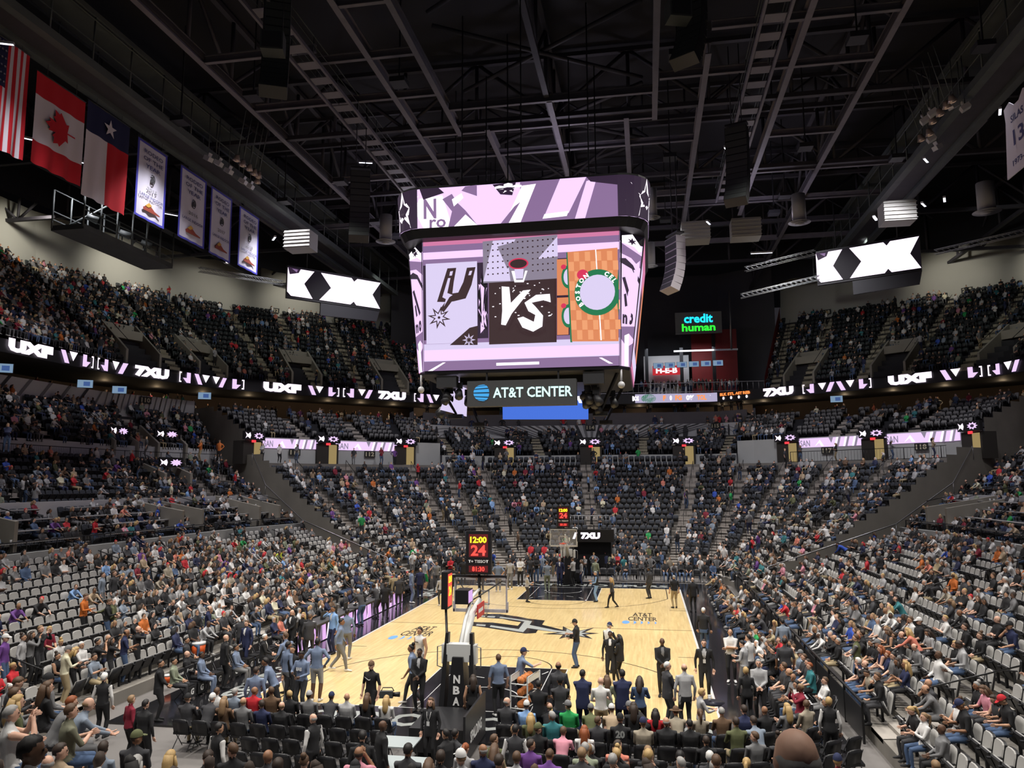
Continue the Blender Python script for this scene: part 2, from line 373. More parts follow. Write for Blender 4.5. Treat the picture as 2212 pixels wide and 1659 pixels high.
def is_grey(s): return s[4] == 'grey' or (s[4] == 'end' and s[5] < 9 and (s[7] < 2.95 or s[7] > 7.75)) 
DETAIL = [s for s in EMPTY if s[10] > 3 and -20 < s[8] < 2232 and s[9] < 1680]
gr = sorted([s for s in DETAIL if is_grey(s)], key=lambda s: s[10])[:290]; dk = sorted([s for s in DETAIL if not is_grey(s) and s[4] not in ('upper', 'corner')], key=lambda s: s[10])[:280]
picked = set(map(id, gr))|set(map(id, dk))
rest = [s for s in SEATS if id(s) not in picked]
if 1:
    for nm, sel, mats in (('grey_seat_rows', [s for s in rest if is_grey(s)], [M_SGREY, M_SHELL, M_SPAN]), ('dark_seat_rows', [s for s in rest if not is_grey(s) and s[4] not in ('upper', 'corner')], [M_SDARK, M_SHELL, M_SDARK]), ('corner_seat_rows', [s for s in rest if s[4] == 'corner'], [mat('corner_upholstery', (.13, .128, .13), .8), M_SHELL, M_SDARK]), ('balcony_seat_rows', [s for s in rest if s[4] == 'upper'], [M_SDARK2, M_SHELL, M_SDARK2])):
        o, n = stamp(nm, SIMPLE.v, SIMPLE.f, SIMPLE.m, sel, mats)
        tag(o, {'g': 'light grey padded seats further up the lower stands', 'c': 'grey backed seats above the lit corner strips', 'd': 'dark padded seats filling the stands round the far end', 'b': 'black seats of the upper balcony under the roof'}[nm[0]], 'seats')
ZN = {'grey': 'lower stand', 'club': 'club terrace', 'dark': 'dark middle stand', 'sideup': 'upper lower stand', 'end': 'far end stand', 'endup': 'top of the far end stand', 'corner': 'corner stand above the lit strip', 'upper': 'balcony'}
def seat_thing(kind):
    gm = {'g': (M_SGREY, M_SPAN), 'd': (M_SDARK, M_SDARK)}[kind[0]]; p = seat_parts()
    return {'backrest': p['backrest'].mesh('backrest', [gm[0], M_SHELL]), 'seat': p['seat'].mesh('seat', [gm[1], M_SHELL]), 'armrest': p['armrest'].mesh('armrest', [M_SHELL])}
SG = seat_thing('grey'); SD = merged(seat_parts()).mesh('tip_up_seat', [M_SDARK, M_SHELL, M_SDARK])
for s in gr:
    side = 'left' if s[0] < 0 else 'right'; o = D.objects.new('padded_seat', None); COL.objects.link(o); o.location = s[:3]; o.rotation_euler = (0, 0, s[3]); o.empty_display_size = .1
    tag(o, 'empty tip-up seat with light grey padding in the %s lower stand' % side, 'seat', 'empty grey seats of the %s lower stand' % side)
    for n in SG: put(n, SG[n], o)
for s in dk:
    side = 'left' if s[0] < -14 else 'right' if s[0] > 12 else 'far end'
    o = put('tip_up_seat', SD, loc=s[:3], rz=s[3]); tag(o, 'empty tip-up seat with dark padding in the %s stand' % side, 'seat', 'empty dark seats of the %s stand' % side)
# steps of the aisles: one flight per aisle, a step for each half tread
def flight(name, tier, s, m, hw=.55, label=None):
    root = MB()
    for k, (w0, w1, z) in enumerate(tier):
        zn = tier[k+1][2] if k+1 < len(tier) else z
        for j in range(2):
            wa = w0+(w1-w0)*j*.5; wb = w0+(w1-w0)*(j+1)*.5; zz = z+(zn-z)*.5*j+.02; a = P2(s, wa); b = P2(s, wb)
            t = P2(s+.02, wa)-P2(s-.02, wa); t = t/np.linalg.norm(t)*hw
            A0, A1, B1, B0 = a-t, a+t, b+t, b-t; h = (zn-z)*.5+.03
            root.add([(*A0, zz-h), (*A1, zz-h), (*A1, zz), (*A0, zz), (*B0, zz), (*B1, zz)], [(0, 1, 2, 3), (3, 2, 5, 4)])
    o = root.build(name, m, kind='structure'); return o
for zone, tier, m in (('grey', SIDE_GREY, M_STEP), ('dark', SIDE_DARK, M_STEP), ('sideup', SIDE_UP, M_STEP), ('end', END_LOW, M_STEP), ('endup', END_UP, M_STEPU), ('corner', COR_UP, M_STEP), ('upper', UPPER, M_STEPU)):
    for s in AISLES[zone]:
        if zone == 'upper' and U1 < s < U2: continue
        flight('floor_stair', tier, s, m)
# ---------------------------------------------------------------- the court
FT = .3048
def wood():
    m = D.materials.new('maple_floor'); m.use_nodes = True; nt = m.node_tree; b = nt.nodes['Principled BSDF']; N = nt.nodes.new; Lk = nt.links.new
    tc = N('ShaderNodeTexCoord'); mp = N('ShaderNodeMapping'); mp.inputs['Scale'].default_value = (9, .55, 1); Lk(tc.outputs['Object'], mp.inputs['Vector'])
    n1 = N('ShaderNodeTexNoise'); n1.inputs['Scale'].default_value = 1.0; n1.inputs['Detail'].default_value = 4; Lk(mp.outputs[0], n1.inputs['Vector'])
    n2 = N('ShaderNodeTexNoise'); n2.inputs['Scale'].default_value = .35; Lk(tc.outputs['Object'], n2.inputs['Vector'])
    br = N('ShaderNodeTexBrick'); mp2 = N('ShaderNodeMapping'); mp2.inputs['Rotation'].default_value = (0, 0, pi/2); Lk(tc.outputs['Object'], mp2.inputs['Vector']); Lk(mp2.outputs[0], br.inputs['Vector'])
    br.inputs['Scale'].default_value = 1; br.inputs['Brick Width'].default_value = 1.1; br.inputs['Row Height'].default_value = .075; br.inputs['Mortar Size'].default_value = .0015
    br.inputs['Color1'].default_value = (.64, .47, .215, 1); br.inputs['Color2'].default_value = (.74, .565, .275, 1); br.inputs['Mortar'].default_value = (.42, .28, .12, 1)
    cr = N('ShaderNodeValToRGB'); cr.color_ramp.elements[0].position = .3; cr.color_ramp.elements[0].color = (.86, .84, .80, 1); cr.color_ramp.elements[1].position = .7; cr.color_ramp.elements[1].color = (1.06, 1.06, 1.06, 1); Lk(n1.outputs['Fac'], cr.inputs[0])
    mx = N('ShaderNodeMix'); mx.data_type = 'RGBA'; mx.blend_type = 'MULTIPLY'; mx.inputs[0].default_value = 1; Lk(br.outputs['Color'], mx.inputs[6]); Lk(cr.outputs[0], mx.inputs[7]); Lk(mx.outputs[2], b.inputs['Base Color'])
    b.inputs['Roughness'].default_value = .32; b.inputs['Coat Weight'].default_value = .45; b.inputs['Coat Roughness'].default_value = .12
    return m
M_WOOD = wood()
M_PAINT = mat('black_floor_paint', (.012, .012, .014), .14, spec=.5, coat=.3, noise=.2, nscale=3)
M_FGREY = mat('silver_floor_paint', (.34, .36, .35), .3, coat=.3)
M_FWHITE = mat('white_floor_paint', (.62, .62, .62), .3, coat=.3)
M_FBLK = mat('line_black', (.03, .022, .018), .3, coat=.3)
M_BLUE = mat('floor_blue', (.12, .30, .72), .35)
mb = MB(); mb.box((0, 0, -.028), (15.24, 28.65, .056)); court = mb.build('floor_court', M_WOOD, kind='structure')
mb = MB()
for x0, x1, y0, y1 in ((-10.7, -7.62, -17.2, 17.4), (7.62, 10.9, -17.2, 17.4), (-7.62, 7.62, -17.2, -14.325), (-7.62, 7.62, 14.325, 17.4)): mb.box(((x0+x1)/2, (y0+y1)/2, -.029), (x1-x0, y1-y0, .056))
mb.build('floor_apron', M_PAINT, court)
def flat(pts, z=.003): return [(p[0], p[1], z) for p in pts]
def arc(mb, cx, cy, r, a0, a1, w_=.055, z=.004, mi=0, n=48, dash=None):
    t = np.linspace(math.radians(a0), math.radians(a1), n+1)
    for i in range(n):
        if dash and (i//dash) % 2: continue
        p = [(cx+q*math.cos(a), cy+q*math.sin(a), z) for q, a in ((r-w_, t[i]), (r, t[i]), (r, t[i+1]), (r-w_, t[i+1]))]; mb.quad(*p, mi)
def seg(mb, a, b, w_=.055, z=.004, mi=0):
    a, b = np.array(a, float), np.array(b, float); d = (b-a)/np.linalg.norm(b-a); n = np.array([-d[1], d[0]])*w_/2
    mb.quad(*[(q[0], q[1], z) for q in (a-n, a+n, b+n, b-n)][::-1], mi)
blk, wht, key = MB(), MB(), MB()
for s in (-1, 1):
    key.quad(*flat([(-8*FT, s*28*FT), (8*FT, s*28*FT), (8*FT, s*47*FT), (-8*FT, s*47*FT)][::1 if s > 0 else -1], .002))
    for e in (-1, 1):
        seg(blk, (e*22*FT, s*47*FT), (e*22*FT, s*33*FT)); seg(blk, (e*25*FT, s*19*FT), (e*22*FT, s*19*FT)); seg(wht, (e*8*FT, s*47*FT), (e*8*FT, s*28*FT), .04)
        seg(wht, (e*6*FT, s*28*FT), (e*6*FT, s*47*FT), .03)
    hy = s*(47-5.25)*FT; a = math.degrees(math.asin((33-41.75)*FT/(23.75*FT)))
    if s < 0: arc(blk, 0, hy, 23.75*FT, 21.6, 158.4)
    else: arc(blk, 0, hy, 23.75*FT, 201.6, 338.4)
    arc(blk, 0, s*28*FT, 6*FT, 0 if s < 0 else 180, 180 if s < 0 else 360, .055); arc(wht, 0, s*28*FT, 6*FT, 180 if s < 0 else 0, 360 if s < 0 else 180, .05, dash=4)
    arc(wht, 0, hy, 4*FT, 0 if s < 0 else 180, 180 if s < 0 else 360, .05); seg(wht, (-8*FT, s*28*FT), (8*FT, s*28*FT), .04)
    seg(wht, (-25*FT, s*47*FT), (25*FT, s*47*FT), .05)
    seg(wht, (s*25*FT, -47*FT), (s*25*FT, 47*FT), .09)
seg(blk, (-25*FT, 0), (25*FT, 0), .05)
key.build('key_paint', M_PAINT, court); blk.build('court_line', M_FBLK, court); wht.build('court_line', M_FWHITE, court)
# centre emblem: a spur lying across the middle of the floor
r1 = lambda x, y: at(880+x/9.2167, 1230+y/9.2167, z=0)[:2]; r2 = lambda x, y: at(1100+x/9.2167, 1220+y/9.2167, z=0)[:2]
logo = MB()
def lp(z, mi, *pts): logo.poly([(p[0], p[1], z) for p in pts][::-1], mi)
up_out = [r1(1330, 905), r1(1590, 888), r1(1850, 890), r1(2212, 942), r2(390, 1075), r2(710, 1110), r2(655, 1195), r2(400, 1180), r2(235, 1145), r2(0, 1110), r1(1900, 985), r1(1600, 968), r1(1300, 935)]
lp(.006, 0, *up_out)
lp(.0061, 0, r1(1190, 1045), r1(1700, 1060), r1(2212, 1125), r2(160, 1230), r2(190, 1285), r2(280, 1345), r2(570, 1300), r2(530, 1360), r2(330, 1372), r1(2212, 1258), r1(1600, 1166), r1(1130, 1105))
lp(.0062, 0, r2(235, 1145), r2(710, 1110), r2(655, 1195), r2(1060, 1295), r2(1230, 1330), r2(1230, 1385), r2(940, 1345), r2(570, 1300), r2(530, 1360), r2(330, 1372), r2(190, 1290), r2(160, 1230))
sc_ = np.array(r2(1280, 1368)); tips = [r2(665, 1380), r2(1068, 1225), r2(1300, 1270), r2(1690, 1255), r2(1795, 1366), r2(1665, 1480), r2(1290, 1480), r2(990, 1478)]
def star(tips, cen, f, z, mi, k=.30):
    T = [np.array(cen)+(np.array(t)-cen)*f for t in tips]; n = len(T); pts = []
    for i in range(n):
        m = (T[i]-cen)/np.linalg.norm(T[i]-cen)+(T[(i+1) % n]-cen)/np.linalg.norm(T[(i+1) % n]-cen); m = m/max(np.linalg.norm(m), .2)
        pts += [T[i], np.array(cen)+m*k]
    c = (cen[0], cen[1], z)
    for i in range(len(pts)): a, b = pts[i], pts[(i+1) % len(pts)]; logo.poly([(a[0], a[1], z), (b[0], b[1], z), c][::-1], mi)
star(tips, sc_, 1, .0064, 0, .62); star(tips, sc_, .62, .0067, 1, .42)
lp(.0066, 1, r2(0, 1062), r2(455, 1125), r2(405, 1200), r2(900, 1300), r2(1180, 1335), r2(1150, 1362), r2(860, 1335), r2(360, 1260), r2(280, 1342), r2(0, 1292), r1(2212, 1205), r1(1660, 1120), r1(1640, 1145), r1(2212, 1232), r2(0, 1290), r2(190, 1285), r2(315, 1135))
lp(.0068, 1, r1(1850, 942), r1(2212, 992), r2(455, 1125), r2(300, 1132), r2(0, 1085), r1(1830, 968)); lp(.0068, 1, r1(1600, 928), r1(1755, 933), r1(1735, 962), r1(1585, 955)); lp(.0068, 1, r1(1395, 915), r1(1560, 925), r1(1545, 950), r1(1360, 938))
lp(.0068, 1, r1(1190, 1068), r1(1318, 1085), r1(1300, 1116), r1(1150, 1098)); lp(.0068, 1, r1(1380, 1092), r1(1560, 1103), r1(1550, 1132), r1(1366, 1120)); lp(.0069, 1, r1(1660, 1113), r1(2212, 1190), r2(10, 1255), r2(190, 1283), r2(300, 1135), r2(400, 1150), r2(280, 1345), r1(2212, 1240), r1(1640, 1146))
for f in logo.f: pass
me = logo.mesh('floor_emblem', [M_PAINT, M_FGREY]); bm = bmesh.new(); bm.from_mesh(me); bmesh.ops.triangulate(bm, faces=bm.faces[:], ngon_method='EAR_CLIP')
for f in bm.faces:
    f.normal_update()
    if f.normal.z < 0: f.normal_flip()
bm.to_mesh(me); bm.free(); put('floor_emblem', me, court)
# floor lettering
fl = lambda x, y, rz, z=.004: Matrix.Translation((x, y, z))@Matrix.Rotation(rz, 4, 'Z')
text('floor_lettering', 'SAN ANTONIO SPURS', 1, fl(.4, -15.55, pi), M_FGREY, court, w=13.8, h=1.25, bold=.035)
text('floor_lettering', 'SAN ANTONIO SPURS', 1, fl(.2, 15.6, 0), M_FGREY, court, w=13.4, h=1.1, bold=.035)
text('floor_lettering', 'SPURS', 1, fl(-8.45, 11.0, pi/2), M_FGREY, court, w=4.2, h=.9, bold=.035)
text('floor_lettering', 'SPURS', 1, fl(-8.45, -12.0, pi/2), M_FGREY, court, w=4.2, h=.9, bold=.035)
for p, rz in ((at(1388, 1335, z=0), pi/2), (at(905, 1366, z=0), pi/2)):
    text('floor_lettering', 'AT&T\nCENTER', 1, fl(p[0], p[1]+.35, 0), M_FBLK, court, w=1.5, h=2.4, bold=.01)
    g = MB()
    for i in range(5):
        cx = p[0]-.85+i*.36
        g.poly([(cx+(.2-.02*i)*math.cos(t)*(1 if math.cos(t) > 0 else (.9 if i == 0 else -.35)), p[1]-1.35+.45*(1-.08*i)*math.sin(t), .004) for t in np.linspace(-pi/2, 1.5*pi, 21)[:-1]])
    me = g.mesh('floor_emblem', [M_BLUE]); bm = bmesh.new(); bm.from_mesh(me); bmesh.ops.triangulate(bm, faces=bm.faces[:], ngon_method='EAR_CLIP'); bm.to_mesh(me); bm.free(); put('floor_emblem', me, court)
# ---------------------------------------------------------------- baskets
M_PAD = mat('black_padding', (.014, .014, .016), .38); M_ARM = mat('white_enamel', (.62, .63, .62), .35); M_RIM = mat('orange_rim', (.75, .09, .03), .4)
M_NET = mat('white_net', (.7, .7, .7), .8); M_FRAME = mat('shaded_frame', (.42, .40, .42), .45); M_RED = mat('red_board', (.55, .02, .03), .45)
M_TXT = mat('white_lettering', (.75, .75, .75), .6)
g = D.materials.new('clear_board'); g.use_nodes = True; nt = g.node_tree; b = nt.nodes['Principled BSDF']; b.inputs['Base Color'].default_value = (.9, .92, .95, 1); b.inputs['Roughness'].default_value = .03; b.inputs['Alpha'].default_value = .13; M_GLASS = g
A_YEL = glow('amber_digit', (255, 238, 40), 1.5); A_RED = glow('red_digit', (255, 70, 60), 1.6); A_SCR = glow('clock_face', (120, 20, 30), .55); P_PINK = glow('pink_screen', (214, 170, 232), 1.0)
def clock(parent, x, y, z, fac, w_=.86, h_=1.42, th=.22):
    """hanging shot clock with a lit face; fac = +1 faces +y, -1 faces -y; made double sided"""
    b = MB(); b.box((x, y, z+h_/2), (w_, th, h_)); c = b.build('shot_clock', M_BLACK, parent)
    for f in (-1, 1):
        Mx = plane_M((x, y+f*(th/2+.004), z), (-f, 0, 0) if f > 0 else (1, 0, 0), (0, 0, 1))
        q = MB(); q.quad(*[Mx@Vector(p) for p in ((-w_*.38, h_*.40, .001), (w_*.38, h_*.40, .001), (w_*.38, h_*.93, .001), (-w_*.38, h_*.93, .001))]); q.quad(*[Mx@Vector(p) for p in ((-w_*.38, h_*.05, .001), (w_*.38, h_*.05, .001), (w_*.38, h_*.2, .001), (-w_*.38, h_*.2, .001))]); q.build('clock_face', A_SCR, c)
        T = lambda yy: Mx@Matrix.Translation((0, yy*h_, .006))
        text('digit', '12:00', 1, T(.80), A_YEL, c, w=w_*.66, h=h_*.15, bold=.04); text('digit', '24', 1, T(.555), A_RED, c, w=w_*.6, h=h_*.25, bold=.03)
        text('clock_lettering', 'T+ TISSOT', 1, T(.30), M_TXT, c, w=w_*.8, h=h_*.07, bold=.03); text('digit', '81:30', 1, T(.125), A_RED, c, w=w_*.5, h=h_*.11, bold=.03)
    return c
def hoop(fy, near):
    """a basket stand whose board hangs 4 ft inside the base line; fy = +1 for the far end"""
    lab = ('basket stand at the near end, white arm, black padded column lettered NBA' if near else 'basket stand at the far end below the players tunnel sign')
    t = thing('basketball_hoop', lab, 'basketball hoop', (0, fy*17.0, 0)); S = fy; Y = lambda y: S*(y-17.0)
    def B(name, m, mb): return mb.build(name, m, t)
    by = 13.1
    b = MB(); b.box((0, Y(by), 3.43), (1.80, .02, 1.04)); B('backboard', M_GLASS, b)
    b = MB()
    for x in (-.89, .89): b.box((x, Y(by), 3.43), (.05, .06, 1.1))
    for z in (2.9, 3.96): b.box((0, Y(by), z), (1.83, .06, .05))
    b.box((0, Y(by), 2.875), (1.86, .09, .10)); b.box((-.92, Y(by), 3.0), (.06, .09, .34)); b.box((.92, Y(by), 3.0), (.06, .09, .34)); B('board_frame', M_FRAME if near else M_ARM, b)  # near frame coloured grey for its backlit shade, far frame stays white
    b = MB()
    for x0, x1, z0, z1 in ((-.305, .305, 3.06, 3.11), (-.305, .305, 3.49, 3.54), (-.305, -.255, 3.06, 3.54), (.255, .305, 3.06, 3.54)): b.box(((x0+x1)/2, Y(by-.016), (z0+z1)/2), (x1-x0, .006, z1-z0))
    B('target_square', M_FWHITE, b)
    b = MB(); b.tube([(.225*math.cos(a), Y(by-.38)+.225*math.sin(a), 3.05) for a in np.linspace(0, 2*pi, 25)], .012, 0, 6, cap=False); b.box((0, Y(by-.09), 3.03), (.16, .18, .09)); B('rim', M_RIM, b)
    b = MB()
    for i in range(12):
        a0 = 2*pi*i/12
        for d in (-1, 1):
            b.tube([((.22-.09*k/3)*math.cos(a0+d*.26*k), Y(by-.38)+(.22-.09*k/3)*math.sin(a0+d*.26*k), 3.04-.14*k) for k in range(4)], .006, 0, 3)
    B('net', M_NET, b)
    b = MB(); b.tube([(0, Y(16.0), 1.75), (0, Y(15.3), 2.5), (0, Y(14.5), 2.98), (0, Y(13.3), 3.25)], [.17, .16, .14, .10], 0, 4); b.tube([(0, Y(16.1), 2.1), (0, Y(15.3), 2.95), (0, Y(14.4), 3.5), (0, Y(13.3), 3.6)], [.07, .06, .06, .05], 0, 6); B('arm', M_ARM, b)
    b = MB()
    for x in (-.75, .75): b.rod((x, Y(by+.04), 3.85), (0, Y(14.5), 3.4), .02)
    b.rod((0, Y(by+.1), 3.2), (0, Y(by+.25), 4.1), .05); b.box((0, Y(by+.15), 4.02), (1.85, .1, .07)); B('brace', M_BLACK, b)
    b = MB(); b.add([(-.33, Y(15.55), 0), (.33, Y(15.55), 0), (.33, Y(16.5), 0), (-.33, Y(16.5), 0), (-.16, Y(15.75), 2.05), (.16, Y(15.75), 2.05), (.16, Y(16.3), 2.05), (-.16, Y(16.3), 2.05)], [(0, 1, 5, 4), (1, 2, 6, 5), (2, 3, 7, 6), (3, 0, 4, 7), (4, 5, 6, 7)]); col = B('padded_column', M_PAD, b)
    for x in (-.46, .46): b = MB(); b.add([(x-.08, Y(15.9), .35), (x+.08, Y(15.9), .35), (x+.08, Y(16.5), .3), (x-.08, Y(16.5), .3), (x*.8-.05, Y(15.9), 2.7), (x*.8+.05, Y(15.9), 2.7), (x*.8+.05, Y(16.1), 2.7), (x*.8-.05, Y(16.1), 2.7)], [(0, 1, 5, 4), (1, 2, 6, 5), (2, 3, 7, 6), (3, 0, 4, 7), (4, 5, 6, 7)]); B('side_pad', M_PAD, b)
    b = MB(); b.box((0, Y(16.05), 2.15), (.72, .3, .5)); b.box((-.45, Y(16.0), 2.1), (.14, .3, .55)); b.box((.45, Y(16.0), 2.1), (.14, .3, .55)); B('winch_housing', M_ARM, b)
    for s in (-1, 1): b = MB(); b.tube([(s*.5, Y(16.1), 2.35), (s*.66, Y(16.1), 2.3), (s*.66, Y(16.1), 1.75), (s*.5, Y(16.1), 1.7)], .018, 0, 6); B('handle', M_STEEL, b)
    b = MB(); b.box((0, Y(17.55), .42), (1.5, 2.0, .6)); b.box((0, Y(16.5), .3), (1.0, .2, .08), 1); t_ = b.mesh('base_unit', [M_PAD, M_ARM]); put('base_unit', t_, t)
    for x in (-.6, .6):
        for y in (16.9, 18.3): b = MB(); b.tube([(x-.04, Y(y), .10), (x+.04, Y(y), .10)], .10, 0, 10); B('wheel', M_SHELL, b)
    # the words on the side that looks away from the floor
    Mx = lambda z, s: plane_M((0, Y(16.5-.098*z)+S*.012, z), (-S, 0, 0) if S > 0 else (1, 0, 0), (0, -S*.098 if True else 0, 1))
    for i, ch in enumerate('NBA'): text('lettering', ch, 1, Mx(1.45-.3*i, 1), M_TXT, t, h=.23, w=.2, bold=.04)
    sp = MB(); sp.box((0, 0, 0), (.06, 2.5, 1.15)); pan = sp.build('side_panel', M_PAD, t); pan.location = (.86, Y(17.75), .62)
    text('lettering', 'SPALDING', 1, plane_M((.036, 0, -.1), (0, 1, .0), (0, 0, 1)), M_TXT, pan, w=1.4, h=.3, bold=.03)
    clock(t, 0, Y(by+.25), 4.10, 1)
    if near:
        b = MB(); b.box((-.78, Y(14.6), 3.75), (.20, .62, 1.15)); c = B('side_clock', M_BLACK, b)
        q = MB(); q.quad((-.675, Y(14.84), 3.25), (-.675, Y(14.36), 3.25), (-.675, Y(14.36), 4.25), (-.675, Y(14.84), 4.25)); q.build('clock_face', A_RED, c)
        text('digit', '12:00', 1, plane_M((-.668, Y(14.6), 4.08), (0, 1, 0), (0, 0, 1)), A_YEL, c, w=.4, h=.22, bold=.04); text('digit', '24', 1, plane_M((-.668, Y(14.6), 3.72), (0, 1, 0), (0, 0, 1)), A_YEL, c, w=.34, h=.3, bold=.04)
        b = MB(); b.rod((-.78, Y(14.7), 3.2), (-.40, Y(15.9), 2.0), .04); B('side_pole', M_BLACK, b)
        b = MB(); b.box((-.12, Y(15.0), 3.62), (.42, .62, .42), 0); b.quad((.091, Y(15.28), 3.44), (.091, Y(14.72), 3.44), (.091, Y(14.72), 3.80), (.091, Y(15.28), 3.80), 1); put('display_box', b.mesh('display_box', [M_BLACK, P_PINK]), t)
        b = MB(); b.box((.2, Y(14.0), 3.05), (.03, 1.0, .42), 0); b.quad((.217, Y(14.4), 3.0), (.217, Y(13.7), 3.0), (.217, Y(13.7), 3.12), (.217, Y(14.4), 3.12), 1); put('advert_board', b.mesh('advert_board', [M_RED, M_TXT]), t)
    return t
hoop(-1, True); hoop(1, False)
# ---------------------------------------------------------------- ball rack
M_BALL = mat('basketball_leather', (.50, .16, .04), .6, noise=.15, nscale=30); M_SEAM = mat('ball_seam', (.03, .015, .01), .7)
RP = at(1135, 1541, z=0); rack = thing('ball_rack', 'white tubular rack full of basketballs on the near key', 'ball rack', (RP[0], RP[1], 0), math.radians(-14))
for x in (-.28, .28):
    b = MB(); b.tube([(x, -.62, 0), (x, -.5, .18), (x, -.5, 1.22), (x, .5, 1.22), (x, .5, .18), (x, .62, 0)], .025, 0, 6); b.box((x, 0, 1.12), (.012, .95, .2), 0); b.build('side_frame', M_ARM, rack)
for z in (.22, .58, .94):
    b = MB()
    for x in (-.13, .13): b.rod((x, -.5, z), (x, .5, z), .014)
    for y in (-.5, .5): b.rod((-.28, y, z+.04), (.28, y, z+.04), .02)
    b.build('shelf', M_ARM, rack)
b = MB(); b.ball((0, 0, 0), .119, 0, 16, 10)
bm_ = b.mesh('basketball', [M_BALL]); sm_ = MB()
for ax_ in range(3): sm_.tube([(np.roll([.1195*math.cos(a), .1195*math.sin(a), 0], ax_)) for a in np.linspace(0, 2*pi, 21)], .0022, 0, 3, cap=False)
seam = sm_.mesh('seam', [M_SEAM]); Rr = Matrix.Rotation(math.radians(-14), 3, 'Z')
for zi, z in enumerate((.22, .58, .94)):
    for k in range(4):
        p = Rr@Vector((0, -.36+.24*k, 0)); o = put('basketball', bm_, loc=(RP[0]+p.x, RP[1]+p.y, z+.135), rz=k); o.rotation_euler = (k*.7, zi, k)
        put('seam', seam, o); tag(o, 'basketball, %s in line on the %s shelf of the white rack' % (('nearest', 'second', 'third', 'last')[k], ('bottom', 'middle', 'top')[zi]), 'basketball', 'basketballs on the rack')
# ---------------------------------------------------------------- tables and benches along the left side
P_V1 = glow('violet_panel', (226, 176, 236), 1.05); P_V2 = glow('mauve_panel', (150, 128, 158), .7); P_V3 = glow('white_violet_panel', (244, 226, 250), 1.2)
def led_table(y0, y1, label):
    n = max(1, int(round((y1-y0)/2.4))); t = thing('scorer_table', label, 'table', (-9.1, (y0+y1)/2, 0)); L = y1-y0
    b = MB(); b.box((-.42, 0, .80), (.86, L, .05)); b.build('tabletop', mat('table_top', (.05, .05, .055), .4), t)
    b = MB(); b.box((-.05, 0, .4), (.08, L, .76)); b.build('front_board', M_BLACK, t)
    for i in range(n):
        a = -L/2+L*i/n+.02; c = -L/2+L*(i+1)/n-.02; q = MB(); rr = random.Random(i*7+int(y0)); y = a; k = i
        while y < c-.01:
            w_ = rr.choice((.55, .3, .12, .4, .7)); e = min(c, y+w_); sl = .18 if k % 2 else -.1
            q.quad((0, y, .04), (0, e, .04), (0, min(c, max(a, e+sl)), .72), (0, min(c, max(a, y+sl)), .72), (0, 1, 0, 2)[k % 4]); y = e; k += 1
        q.build('led_panel', [P_V1, P_V2, P_V3], t)
    return t
led_table(-7.6, -1.2, 'near half of the press table with violet lit front'); led_table(-1.0, 6.6, 'far half of the press table with violet lit front')
# ---------------------------------------------------------------- folding chairs
M_CHAIR = mat('black_vinyl', (.014, .014, .016), .32); M_CFRAME = mat('chair_frame', (.07, .07, .075), .35, metal=.6)
def chair_meshes():
    r = {}
    b = MB(); pts = slab_pts(.46, .40, 6); t = math.radians(13); k = len(pts)
    def pl(q, d): return (q[0]*(1), -.23-q[1]*math.sin(t)+d-.05*(q[0]/.23)**2*-1, .46+q[1]*math.cos(t))
    f = [pl(q, .025) for q in pts]; rr = [pl(q, -.025) for q in pts]; fm = [pl((q[0]*.88, q[1]*.95+.012), .045) for q in pts]
    b.add(fm+f+rr, [tuple(range(k))[::-1], tuple(range(2*k, 3*k))]+[(i, i+1, k+i+1, k+i) for i in range(k-1)]+[(k+i, k+i+1, 2*k+i+1, 2*k+i) for i in range(k-1)], 0, True); r['backrest'] = b.mesh('backrest', [M_CHAIR])
    b = MB(); b.box((0, 0, .455), (.45, .44, .06)); r['seat'] = b.mesh('seat', [M_CHAIR])
    for s in (-1, 1):
        b = MB(); b.tube([(s*.235, .24, .01), (s*.235, -.12, .47), (s*.225, -.30, .82)], .013, 0, 6); b.tube([(s*.22, -.26, .01), (s*.22, .17, .45)], .013, 0, 6); r['leg%d' % s] = b.mesh('leg', [M_CFRAME])
    b = MB(); b.rod((-.235, .19, .075), (.235, .19, .075), .011); r['stretcher'] = b.mesh('stretcher', [M_CFRAME])
    return r
CH = chair_meshes()
def chair(x, y, z, rz, label, group, cover=None):
    t = thing('folding_chair', label, 'chair', (x, y, z), rz, group)
    for n, me in CH.items(): put(n.rstrip('-1'), me, t)
    return t
BL = random.Random(5)
# near rows: they look up the court
NEAR = [(-17.95, 0), (-18.95, 0), (-19.95, 0), (-20.95, 0)]
CHAIRS = []
for r, (y, z) in enumerate(NEAR):
    for x in np.arange(-7.2, 10.6, .56):
        if -1.35 < x < 1.55 or (r > 1 and x < -4.5): continue
        u, v, d = px([x, y, .8])
        if v[0] > 1690 or u[0] < -20: continue
        xx = x+(.25 if r % 2 else 0); yy = y-(max(0, x-6.2)**2*-.09); CHAIRS.append((xx, yy, z, max(0, x-6.2)*.14, r))
rown = ('front', 'second', 'third', 'fourth')
for c in CHAIRS:
    side = 'left of the near basket' if c[0] < 0 else 'right of the near basket'
    chair(*c[:4], 'black padded folding chair in the %s near end row %s' % (rown[c[4]], side), 'folding chairs, %s near row %s' % (rown[c[4]], side))
